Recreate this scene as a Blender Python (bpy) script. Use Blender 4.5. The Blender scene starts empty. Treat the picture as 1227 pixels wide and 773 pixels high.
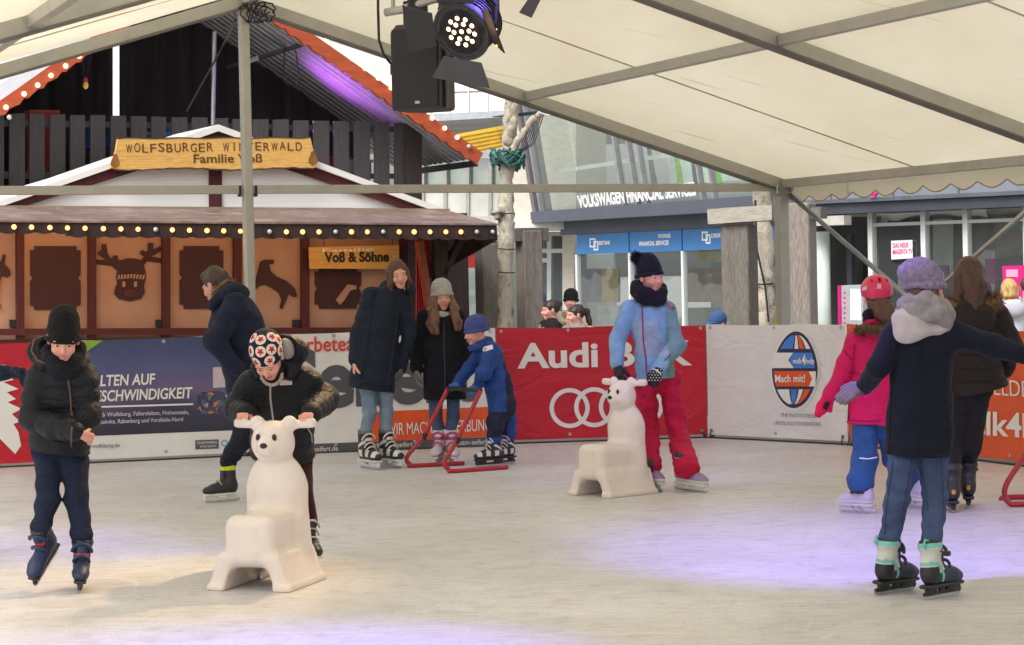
import bpy, math, random
import numpy as np
from mathutils import Vector, Matrix
random.seed(7); RS = np.random.RandomState(11)
S = bpy.context.scene
COL = S.collection

# ------------------------------------------------------------------ camera, light, exposure
FPX, CX, CY = 2600.0, 613.5, 386.5            # focal length and centre in photo pixels
CAM = np.array([0.0, 0.0, 1.58])
PITCH, ROLL = math.atan(54.5 / FPX), math.radians(1.18)
FWD = np.array([0, math.cos(PITCH), -math.sin(PITCH)])
_up = np.array([0, math.sin(PITCH), math.cos(PITCH)]); _rt = np.array([1.0, 0, 0])
RT = _rt * math.cos(ROLL) - _up * math.sin(ROLL)
UP = _up * math.cos(ROLL) + _rt * math.sin(ROLL)
cam = bpy.data.cameras.new('camera'); cam.sensor_width = 36; cam.lens = 36 * FPX / 1227
cam.clip_end = 3000; cam.clip_start = 0.1
camo = bpy.data.objects.new('camera', cam); COL.objects.link(camo)
camo.matrix_world = Matrix(((RT[0], UP[0], -FWD[0], CAM[0]), (RT[1], UP[1], -FWD[1], CAM[1]),
                            (RT[2], UP[2], -FWD[2], CAM[2]), (0, 0, 0, 1)))
S.camera = camo
SUN_EL, SUN_AZ = math.radians(48), math.radians(215)
w = bpy.data.worlds.new('World'); S.world = w; w.use_nodes = True
nt = w.node_tree; bg = nt.nodes['Background']
sky = nt.nodes.new('ShaderNodeTexSky'); sky.sky_type = 'NISHITA'; sky.sun_disc = False
sky.sun_elevation = SUN_EL; sky.sun_rotation = SUN_AZ; sky.dust_density = 4.0; sky.air_density = 1.0; sky.ozone_density = 1.0
hsv = nt.nodes.new('ShaderNodeHueSaturation'); hsv.inputs['Saturation'].default_value = 0.22
nt.links.new(sky.outputs[0], hsv.inputs['Color']); nt.links.new(hsv.outputs[0], bg.inputs['Color'])
bg.inputs['Strength'].default_value = 0.15
sun = bpy.data.lights.new('sun', 'SUN'); sun.energy = 1.3; sun.angle = math.radians(25); sun.color = (1, 0.96, 0.9)
suno = bpy.data.objects.new('sun', sun); COL.objects.link(suno)
sd = Vector((math.sin(SUN_AZ) * math.cos(SUN_EL), math.cos(SUN_AZ) * math.cos(SUN_EL), math.sin(SUN_EL)))
suno.rotation_euler = sd.to_track_quat('Z', 'Y').to_euler(); suno.location = (0, 0, 30)
S.view_settings.view_transform = 'Standard'; S.view_settings.look = 'None'
S.view_settings.exposure = 0.55; S.view_settings.gamma = 1; S.view_settings.use_curve_mapping = False
S.cycles.use_denoising = True
S.cycles.max_bounces = 8; S.cycles.transparent_max_bounces = 12; S.cycles.sample_clamp_indirect = 6
S.cycles.caustics_reflective = False; S.cycles.caustics_refractive = False

# ------------------------------------------------------------------ pixel geometry
def ray(px, py):
    return FWD + RT * ((px - CX) / FPX) + UP * ((CY - py) / FPX)
def at(px, py, Y):
    d = ray(px, py); return CAM + d * (Y / d[1])
def ground(px, py, z=0.0):
    d = ray(px, py); return CAM + d * ((z - CAM[2]) / d[2])
def V3(*a): return np.array(a, float)
def nrm(v): v = np.asarray(v, float); return v / (np.linalg.norm(v) + 1e-12)
class Plane:
    """a standing plane: origin, horizontal direction u, up direction v, normal n towards the camera"""
    def __init__(s, p0, u, lean=0.0):
        s.p = np.asarray(p0, float); s.u = nrm(u); n = np.cross(s.u, [0, 0, 1.0])
        if np.dot(n, CAM - s.p) < 0: n = -n
        s.n0 = nrm(n); s.v = nrm(np.array([0, 0, 1.0]) + s.n0 * lean)
        m = np.cross(s.u, s.v); s.n = m if np.dot(m, s.n0) > 0 else -m
    def px(s, x, y):
        d = ray(x, y); t = np.dot(s.p - CAM, s.n) / np.dot(d, s.n); q = CAM + d * t - s.p
        return np.dot(q, s.u), np.dot(q, s.v)
    def W(s, a, b, d=0.0): return s.p + s.u * a + s.v * b + s.n * d
    def wpx(s, x, y, d=0.0): a, b = s.px(x, y); return s.W(a, b, d)
    def off(s, d): q = Plane(s.p + s.n0 * d, s.u); return q

# ------------------------------------------------------------------ objects
def tag(o, label=None, cat=None, group=None, kind=None):
    if label: o['label'] = label
    if cat: o['category'] = cat
    if group: o['group'] = group
    if kind: o['kind'] = kind
    return o
ORG = {}
def thing(name, label, cat, loc=(0, 0, 0), group=None, rotz=0.0):
    o = bpy.data.objects.new(name, None); COL.objects.link(o); o.empty_display_size = 0.2
    o.location = [float(c) for c in loc]; o.rotation_euler = (0, 0, rotz)
    ORG[o.name] = np.array(loc, float)
    return tag(o, label, cat, group)
def mk(name, V, F, mat, parent=None, smooth=False, idx=None, local=False, origin=None):
    """link one mesh object; V in world metres (or the parent's own frame when local)"""
    V = np.asarray(V, float).reshape(-1, 3)
    if parent is not None: org = ORG[parent.name]
    else: org = np.array(origin, float) if origin is not None else (V.min(0) + V.max(0)) / 2 * [1, 1, 0] + [0, 0, V[:, 2].min()]
    if local: org_sub = np.zeros(3)
    else: org_sub = org
    me = bpy.data.meshes.new(name)
    me.from_pydata((V - org_sub).tolist(), [], [list(map(int, f)) for f in F] if not isinstance(F, np.ndarray) else F.tolist())
    mats = mat if isinstance(mat, (list, tuple)) else [mat]
    for m in mats: me.materials.append(m)
    if idx is not None: me.polygons.foreach_set('material_index', np.asarray(idx, np.int32))
    if smooth: me.polygons.foreach_set('use_smooth', np.ones(len(me.polygons), bool))
    me.update()
    o = bpy.data.objects.new(name, me); COL.objects.link(o)
    if parent is not None: o.parent = parent; ORG[o.name] = org
    else: o.location = org_sub; ORG[o.name] = org
    return o
def copy_tree(o, parent=None):
    c = o.copy(); COL.objects.link(c)
    if parent is not None: c.parent = parent
    for ch in list(o.children): copy_tree(ch, c)
    return c

class MB:
    """collects simple shapes into one mesh"""
    def __init__(s): s.v = []; s.f = []; s.m = []
    def add(s, V, F, m=0):
        b = len(s.v); s.v += [tuple(map(float, p)) for p in V]; s.f += [tuple(int(i) + b for i in f) for f in F]; s.m += [m] * len(F); return s
    def box(s, c, half, ax=None, m=0, bev=0.0):
        c = np.asarray(c, float); A = np.eye(3) if ax is None else np.array(ax)
        if bev <= 0:
            P = [c + A.T @ (np.array([i, j, k]) * half) for i in (-1, 1) for j in (-1, 1) for k in (-1, 1)]
            return s.add(P, [(0, 1, 3, 2), (4, 6, 7, 5), (0, 4, 5, 1), (2, 3, 7, 6), (0, 2, 6, 4), (1, 5, 7, 3)], m)
        h = np.asarray(half, float); bev = min(bev, h.min() * 0.9); P = []; I = {}
        for i in (-1, 1):
            for j in (-1, 1):
                for k in (-1, 1):
                    for a in range(3):
                        q = np.array([i, j, k]) * (h - bev); q[a] = [i, j, k][a] * h[a]
                        I[(i, j, k, a)] = len(P); P.append(c + A.T @ q)
        F = []
        for a in range(3):
            b, d = [x for x in range(3) if x != a]
            for sg in (-1, 1):
                q = []
                for (x, y) in ((-1, -1), (1, -1), (1, 1), (-1, 1)):
                    t = [0, 0, 0]; t[a] = sg; t[b] = x; t[d] = y; q.append(I[(*t, a)])
                F.append(tuple(q))
        for a in range(3):                                  # edge chamfers along axis a
            b, d = [x for x in range(3) if x != a]
            for x in (-1, 1):
                for y in (-1, 1):
                    t0 = [0, 0, 0]; t0[a] = -1; t0[b] = x; t0[d] = y; t1 = list(t0); t1[a] = 1
                    F.append((I[(*t0, b)], I[(*t1, b)], I[(*t1, d)], I[(*t0, d)]))
        for i in (-1, 1):
            for j in (-1, 1):
                for k in (-1, 1): F.append((I[(i, j, k, 0)], I[(i, j, k, 1)], I[(i, j, k, 2)]))
        return s.add(P, F, m)
    def beam(s, a, b, wd, ht, up=(0, 0, 1), m=0, bev=0.004):
        a = np.asarray(a, float); b = np.asarray(b, float); d = nrm(b - a); x = nrm(np.cross(d, up)); z = np.cross(x, d)
        return s.box((a + b) / 2, (np.linalg.norm(b - a) / 2, wd / 2, ht / 2), [d, x, z], m, bev)
    def tube(s, pts, r, n=10, m=0, cap=True, closed=False):
        P = [np.asarray(p, float) for p in pts]; N = len(P); rr = r if hasattr(r, '__len__') else [r] * N
        rings = []; x = None
        for i in range(N):
            d = nrm(P[min(i + 1, N - 1)] - P[max(i - 1, 0)])
            if x is None: x = nrm(np.cross(d, [0.13, 0.2, 1.0] if abs(d[2]) < .9 else [1.0, 0.1, 0]))
            x = nrm(x - d * np.dot(x, d)); y = np.cross(d, x)
            rings.append([P[i] + rr[i] * (x * math.cos(t) + y * math.sin(t)) for t in np.linspace(0, 2 * math.pi, n, endpoint=False)])
        V = [p for q in rings for p in q]; F = []
        for i in range(N - 1):
            for j in range(n): F.append((i * n + j, i * n + (j + 1) % n, (i + 1) * n + (j + 1) % n, (i + 1) * n + j))
        if cap: F.append(tuple(range(n - 1, -1, -1))); F.append(tuple((N - 1) * n + j for j in range(n)))
        return s.add(V, F, m)
    def prism(s, P2, plane, d0, d1, m=0):
        """polygon (plane coords) extruded between offsets d0 < d1 along the normal"""
        n = len(P2); A = [plane.W(a, b, d1) for a, b in P2]; B = [plane.W(a, b, d0) for a, b in P2]
        F = [tuple(range(n)), tuple(range(2 * n - 1, n - 1, -1))] + [(i, n + i, n + (i + 1) % n, (i + 1) % n) for i in range(n)]
        return s.add(A + B, F, m)
    def ball(s, c, r, n=8, m=0, R=None):
        r = np.array(r if hasattr(r, '__len__') else [r] * 3); V = []; F = []
        for i in range(n + 1):
            for j in range(2 * n):
                th, ph = math.pi * i / n, math.pi * j / n
                q = r * [math.sin(th) * math.cos(ph), math.sin(th) * math.sin(ph), math.cos(th)]
                V.append(np.asarray(c) + (q if R is None else R @ q))
        for i in range(n):
            for j in range(2 * n): F.append((i * 2 * n + j, i * 2 * n + (j + 1) % (2 * n), (i + 1) * 2 * n + (j + 1) % (2 * n), (i + 1) * 2 * n + j))
        return s.add(V, F, m)
    def build(s, name, mat, parent=None, smooth=False, **k):
        if name == 'window_pane': s.f = s.f[:1]; s.m = s.m[:1]                  # a pane is one sheet of glass
        return mk(name, s.v, s.f, mat, parent, smooth, idx=s.m if isinstance(mat, (list, tuple)) else None, **k)

# ------------------------------------------------------------------ materials
def lin(c):
    return [(x / 12.92 if x <= 0.04045 else ((x + 0.055) / 1.055) ** 2.4) for x in [v / 255 for v in c]]
MC = {}
def M(name, rgb, rough=0.6, var=0.12, scale=6.0, bump=0.0, bscale=120.0, metal=0.0, stretch=(1, 1, 1), emit=0.0, sheen=0.0, spec=0.5,
      dirt=None, dscale=2.0, damt=0.5, detail=4.0, coat=0.0, crease=0.0, cscale=16.0):
    """procedural material: base colour (sRGB 0-255) broken up by noise, with bump and optional patches of a second colour"""
    if name in MC: return MC[name]
    m = bpy.data.materials.new(name); m.use_nodes = True; n = m.node_tree.nodes; L = m.node_tree.links
    b = n['Principled BSDF']; c = lin(rgb)
    tc = n.new('ShaderNodeTexCoord'); mp = n.new('ShaderNodeMapping'); mp.inputs['Scale'].default_value = stretch
    L.new(tc.outputs['Object'], mp.inputs['Vector'])
    nz = n.new('ShaderNodeTexNoise'); nz.inputs['Scale'].default_value = scale; nz.inputs['Detail'].default_value = detail
    L.new(mp.outputs[0], nz.inputs['Vector'])
    mr = n.new('ShaderNodeMapRange'); mr.inputs['From Min'].default_value = 0.3; mr.inputs['From Max'].default_value = 0.7
    L.new(nz.outputs['Fac'], mr.inputs['Value'])
    mx = n.new('ShaderNodeMix'); mx.data_type = 'RGBA'
    mx.inputs['A'].default_value = [x * (1 - var) for x in c] + [1]; mx.inputs['B'].default_value = [min(1, x * (1 + var)) for x in c] + [1]
    L.new(mr.outputs[0], mx.inputs['Factor']); out = mx.outputs['Result']
    if dirt is not None:
        n2 = n.new('ShaderNodeTexNoise'); n2.inputs['Scale'].default_value = dscale; n2.inputs['Detail'].default_value = 6; n2.inputs['Roughness'].default_value = 0.65
        L.new(mp.outputs[0], n2.inputs['Vector'])
        r2 = n.new('ShaderNodeMapRange'); r2.inputs['From Min'].default_value = 0.5; r2.inputs['From Max'].default_value = 0.72; r2.inputs['To Max'].default_value = damt
        L.new(n2.outputs['Fac'], r2.inputs['Value'])
        m2 = n.new('ShaderNodeMix'); m2.data_type = 'RGBA'; m2.inputs['B'].default_value = lin(dirt) + [1]
        L.new(out, m2.inputs['A']); L.new(r2.outputs[0], m2.inputs['Factor']); out = m2.outputs['Result']
    L.new(out, b.inputs['Base Color'])
    b.inputs['Roughness'].default_value = rough; b.inputs['Metallic'].default_value = metal
    b.inputs['Specular IOR Level'].default_value = spec; b.inputs['Sheen Weight'].default_value = sheen; b.inputs['Coat Weight'].default_value = coat
    if bump > 0:
        nb = n.new('ShaderNodeTexNoise'); nb.inputs['Scale'].default_value = bscale; nb.inputs['Detail'].default_value = 5
        L.new(mp.outputs[0], nb.inputs['Vector']); bp = n.new('ShaderNodeBump'); bp.inputs['Strength'].default_value = bump; bp.inputs['Distance'].default_value = 0.01
        L.new(nb.outputs['Fac'], bp.inputs['Height']); L.new(bp.outputs[0], b.inputs['Normal'])
    if crease > 0:
        nc = n.new('ShaderNodeTexNoise'); nc.inputs['Scale'].default_value = cscale; nc.inputs['Detail'].default_value = 3; nc.inputs['Distortion'].default_value = 1.6
        mc = n.new('ShaderNodeMapping'); mc.inputs['Scale'].default_value = (.75, .75, 1.25); L.new(tc.outputs['Object'], mc.inputs[0]); L.new(mc.outputs[0], nc.inputs['Vector'])
        ab = n.new('ShaderNodeMath'); ab.operation = 'SUBTRACT'; ab.inputs[1].default_value = .5; L.new(nc.outputs['Fac'], ab.inputs[0]); a2 = n.new('ShaderNodeMath'); a2.operation = 'ABSOLUTE'; L.new(ab.outputs[0], a2.inputs[0])
        b2 = n.new('ShaderNodeBump'); b2.inputs['Strength'].default_value = crease; b2.inputs['Distance'].default_value = 0.06; L.new(a2.outputs[0], b2.inputs['Height'])
        if bump > 0: L.new(bp.outputs[0], b2.inputs['Normal'])
        L.new(b2.outputs[0], b.inputs['Normal'])
    if emit > 0:
        b.inputs['Emission Color'].default_value = c + [1]; b.inputs['Emission Strength'].default_value = emit
    MC[name] = m; return m
def wood(name, rgb, along=(1, 1, 0.06), var=0.35, rough=0.75, dirt=None, damt=0.5, bump=0.4):
    return M(name, rgb, rough, var, 28, bump, 40, stretch=along, dirt=dirt, dscale=6, damt=damt)
def cloth(name, rgb, rough=0.85, var=0.14, bump=0.25, bscale=260, sheen=0.03, scale=9, crease=0.42): return M(name, rgb, rough, var, scale, bump, bscale, sheen=sheen, spec=0.25, crease=crease)
def glass(name, rgb, tint=0.6, gloss=0.3, rough=0.02):
    if name in MC: return MC[name]
    m = bpy.data.materials.new(name); m.use_nodes = True; n = m.node_tree.nodes; L = m.node_tree.links
    for x in list(n): n.remove(x)
    o = n.new('ShaderNodeOutputMaterial'); t = n.new('ShaderNodeBsdfTransparent'); g = n.new('ShaderNodeBsdfGlossy'); mx = n.new('ShaderNodeMixShader')
    d = n.new('ShaderNodeBsdfDiffuse'); m2 = n.new('ShaderNodeMixShader')
    t.inputs[0].default_value = lin(rgb) + [1]; g.inputs['Roughness'].default_value = rough; g.inputs[0].default_value = (0.9, 0.95, 0.93, 1)
    tc = n.new('ShaderNodeTexCoord'); nz = n.new('ShaderNodeTexNoise'); nz.inputs['Scale'].default_value = 0.7; bp = n.new('ShaderNodeBump'); bp.inputs['Strength'].default_value = 0.05; bp.inputs['Distance'].default_value = 0.3
    L.new(tc.outputs['Object'], nz.inputs['Vector']); L.new(nz.outputs['Fac'], bp.inputs['Height']); L.new(bp.outputs[0], g.inputs['Normal'])
    d.inputs[0].default_value = lin(rgb) + [1]
    mx.inputs[0].default_value = gloss; L.new(t.outputs[0], mx.inputs[1]); L.new(g.outputs[0], mx.inputs[2])
    m2.inputs[0].default_value = 1 - tint; L.new(mx.outputs[0], m2.inputs[1]); L.new(d.outputs[0], m2.inputs[2])
    L.new(m2.outputs[0], o.inputs[0]); MC[name] = m; return m

# ------------------------------------------------------------------ writing
_CAPH = {}
def text_raw(s, bold=0.0, shear=0.0, extr=0.0):
    cu = bpy.data.curves.new('t', 'FONT'); cu.body = s; cu.size = 1; cu.offset = bold; cu.shear = shear; cu.extrude = extr; cu.resolution_u = 4
    ob = bpy.data.objects.new('t', cu); COL.objects.link(ob)
    dg = bpy.context.evaluated_depsgraph_get(); me = bpy.data.meshes.new_from_object(ob.evaluated_get(dg))
    V = np.array([v.co[:] for v in me.vertices]); F = [tuple(p.vertices) for p in me.polygons]
    bpy.data.meshes.remove(me); bpy.data.objects.remove(ob); bpy.data.curves.remove(cu)
    return V, F
def caph():
    if 'h' not in _CAPH:
        V, F = text_raw('H'); _CAPH['h'] = V[:, 1].max()
    return _CAPH['h']
def text_px(mb, plane, s, x0, yb0, x1, yb1, cap, bold=0.0, shear=0.0, d=0.003, disp=None, m=0, th=0.002):
    """lettering on a plane: baseline from pixel (x0,yb0) to (x1,yb1), capital height `cap` pixels"""
    V, F = text_raw(s, bold, shear, 0.5); xa, xb = V[:, 0].min(), V[:, 0].max()
    A = np.array(plane.px(x0, yb0)); B = np.array(plane.px(x1, yb1)); C = np.array(plane.px(x0, yb0 - cap))
    hgt = np.linalg.norm(C - A); ch = caph() + bold
    P = []
    for v in V:
        q = A + (B - A) * ((v[0] - xa) / (xb - xa)) + np.array([0, 1.0]) * (v[1] / ch * hgt)
        e = disp(q[0], q[1]) if disp else 0.0
        P.append(plane.W(q[0], q[1], d + e + (v[2] + 0.5) * th))
    mb.add(P, F, m); return mb
# ------------------------------------------------------------------ smooth solids: signed distances meshed on a grid
def _cone(a, b, ra, rb, flat=None, quilt=None):
    a = np.asarray(a, float); b = np.asarray(b, float); R = max(ra, rb) + (quilt[1] if quilt else 0)
    ab = b - a; L2 = np.dot(ab, ab) + 1e-12; L = math.sqrt(L2)
    def fn(X, Y, Z):
        x, y, z = X - a[0], Y - a[1], Z - a[2]
        t = np.clip((x * ab[0] + y * ab[1] + z * ab[2]) / L2, 0, 1)
        dx, dy, dz = x - t * ab[0], y - t * ab[1], z - t * ab[2]
        r = ra + (rb - ra) * t
        if flat is not None:
            n, s = flat; q = (dx * n[0] + dy * n[1] + dz * n[2]) * (1 / s - 1)
            dx, dy, dz = dx + q * n[0], dy + q * n[1], dz + q * n[2]
        d = np.sqrt(dx * dx + dy * dy + dz * dz) - r
        if flat is not None: d = d * (0.5 + 0.5 * flat[1])
        if quilt: d = d - quilt[1] * (np.abs(np.sin(math.pi * (t * L + (quilt[2] if len(quilt) > 2 else 0)) / quilt[0])) - 0.6)
        return d
    return (np.minimum(a, b) - R, np.maximum(a, b) + R, fn)
def _ell(c, r, R=None):
    c = np.asarray(c, float); r = np.asarray(r, float); R = np.eye(3) if R is None else np.asarray(R)
    ext = np.sqrt(((R * r) ** 2).sum(1))
    def fn(X, Y, Z):
        x, y, z = X - c[0], Y - c[1], Z - c[2]
        u = [R[0, i] * x + R[1, i] * y + R[2, i] * z for i in range(3)]
        k0 = np.sqrt(sum((u[i] / r[i]) ** 2 for i in range(3))) + 1e-9; k1 = np.sqrt(sum((u[i] / r[i] ** 2) ** 2 for i in range(3))) + 1e-9
        return k0 * (k0 - 1) / k1
    return (c - ext, c + ext, fn)
def _box(c, h, R=None, rd=0.01):
    c = np.asarray(c, float); h = np.asarray(h, float); R = np.eye(3) if R is None else np.asarray(R)
    ext = np.abs(R) @ h
    def fn(X, Y, Z):
        x, y, z = X - c[0], Y - c[1], Z - c[2]
        q = [np.abs(R[0, i] * x + R[1, i] * y + R[2, i] * z) - (h[i] - rd) for i in range(3)]
        return np.sqrt(sum(np.maximum(k, 0) ** 2 for k in q)) + np.minimum(np.maximum(np.maximum(q[0], q[1]), q[2]), 0) - rd
    return (c - ext, c + ext, fn)
class Sol:
    def __init__(s, h=0.01, k=0.03): s.h = h; s.k = k; s.ops = []; s.noise = None
    def cone(s, a, b, ra, rb=None, flat=None, quilt=None, k=None): s.ops.append(('+', _cone(a, b, ra, ra if rb is None else rb, flat, quilt), k)); return s
    def ell(s, c, r, R=None, k=None): s.ops.append(('+', _ell(c, r, R), k)); return s
    def box(s, c, h, R=None, rd=0.01, k=None): s.ops.append(('+', _box(c, h, R, rd), k)); return s
    def cut(s, prim, k=0.004): s.ops.append(('-', prim, k)); return s
    def plane(s, p, n): s.ops.append(('p', (np.asarray(p, float), nrm(n)), 0)); return s      # removes the side n points to
    def folds(s, amp, f=28.0, aniso=(1, 1, 1.4), seed=0): s.noise = (amp, f, aniso, seed); return s
    def mesh(s):
        lo = np.min([o[1][0] for o in s.ops if o[0] == '+'], 0) - 3 * s.h; hi = np.max([o[1][1] for o in s.ops if o[0] == '+'], 0) + 3 * s.h
        n = np.ceil((hi - lo) / s.h).astype(int) + 1
        ax = [lo[i] + s.h * np.arange(n[i]) for i in range(3)]; V = np.full(n, 1.0, np.float32)
        for op, pr, k in s.ops:
            if op == 'p':
                p, q = pr; D = (ax[0] - p[0])[:, None, None] * q[0] + (ax[1] - p[1])[None, :, None] * q[1] + (ax[2] - p[2])[None, None, :] * q[2]
                V = np.maximum(V, D.astype(np.float32)); continue
            k = s.k if k is None else k; mg = k + 4 * s.h
            i0 = np.clip(np.floor((pr[0] - mg - lo) / s.h).astype(int), 0, n); i1 = np.clip(np.ceil((pr[1] + mg - lo) / s.h).astype(int) + 1, 0, n)
            if np.any(i1 <= i0): continue
            sl = tuple(slice(i0[i], i1[i]) for i in range(3))
            D = pr[2](ax[0][sl[0]][:, None, None], ax[1][sl[1]][None, :, None], ax[2][sl[2]][None, None, :])
            A = V[sl]
            if op == '+': hh = np.maximum(k - np.abs(A - D), 0); V[sl] = np.minimum(A, D) - hh * hh / (4 * k)
            else: D = -D; hh = np.maximum(k - np.abs(A - D), 0); V[sl] = np.maximum(A, D) + hh * hh / (4 * k)
        if s.noise:
            amp, f, an, seed = s.noise; rs = np.random.RandomState(seed + 5); N = 0
            X, Y, Z = ax[0][:, None, None], ax[1][None, :, None], ax[2][None, None, :]
            for i in range(7):
                q = nrm(rs.randn(3)) * f * rs.uniform(0.5, 1.7) * np.array(an); ph = rs.uniform(0, 6.28, 2); w2 = nrm(rs.randn(3)) * f * 0.5
                N = N + np.sin(X * q[0] + Y * q[1] + Z * q[2] + ph[0] + 1.5 * np.sin(X * w2[0] + Y * w2[1] + Z * w2[2] + ph[1])) / 2.6
            V = V + amp * N
        return nets(V, lo, s.h)
CORN = np.array([(i, j, k) for i in (0, 1) for j in (0, 1) for k in (0, 1)])
EDG = [(a, b) for a in range(8) for b in range(a + 1, 8) if np.abs(CORN[a] - CORN[b]).sum() == 1]
def nets(V, lo, h):
    I = V < 0; c = np.zeros(np.array(V.shape) - 1, np.int8)
    for i, j, k in CORN: c += I[i:i + c.shape[0], j:j + c.shape[1], k:k + c.shape[2]]
    act = (c > 0) & (c < 8); ii = np.argwhere(act); idx = np.full(c.shape, -1, np.int64); idx[act] = np.arange(len(ii))
    cv = np.stack([V[ii[:, 0] + o[0], ii[:, 1] + o[1], ii[:, 2] + o[2]] for o in CORN], 1)
    P = np.zeros((len(ii), 3)); W = np.zeros(len(ii))
    for a, b in EDG:
        va, vb = cv[:, a], cv[:, b]; m = (va < 0) != (vb < 0); t = np.where(m, va / np.where(m, va - vb, 1), 0)
        P += m[:, None] * (CORN[a] + (CORN[b] - CORN[a]) * t[:, None]); W += m
    P = (P / W[:, None] + ii) * h + lo
    F = []
    for a in range(3):
        b, d = (a + 1) % 3, (a + 2) % 3
        s0 = [slice(None)] * 3; s1 = [slice(None)] * 3; s0[a] = slice(0, -1); s1[a] = slice(1, None)
        A, B = I[tuple(s0)], I[tuple(s1)]; e = np.argwhere(A != B)
        e = e[(e[:, b] > 0) & (e[:, d] > 0) & (e[:, b] < V.shape[b] - 1) & (e[:, d] < V.shape[d] - 1)]
        q = []
        for (x, y) in ((-1, -1), (0, -1), (0, 0), (-1, 0)):
            f = e.copy(); f[:, b] += x; f[:, d] += y; q.append(idx[f[:, 0], f[:, 1], f[:, 2]])
        q = np.stack(q, 1); neg = A[e[:, 0], e[:, 1], e[:, 2]]; q[~neg] = q[~neg][:, ::-1]; F.append(q)
    return P, np.concatenate(F)
def solid(name, sol, mat, parent, matfn=None, local=False, xf=None):
    """mesh a Sol and link it; matfn(face centres) -> material index; xf = (R, t) moves template coordinates into the world"""
    P, F = sol.mesh(); ix = None
    if matfn is not None: ix = matfn(P[F].mean(1))
    if xf is not None: P = P @ np.asarray(xf[0]).T + xf[1]
    return mk(name, P, F, mat, parent, True, ix, local)
def Rz(a): a = math.radians(a); c, s = math.cos(a), math.sin(a); return np.array([[c, -s, 0], [s, c, 0], [0, 0, 1.0]])
def Rx(a): a = math.radians(a); c, s = math.cos(a), math.sin(a); return np.array([[1.0, 0, 0], [0, c, -s], [0, s, c]])
def Ry(a): a = math.radians(a); c, s = math.cos(a), math.sin(a); return np.array([[c, 0, s], [0, 1.0, 0], [-s, 0, c]])
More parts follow.
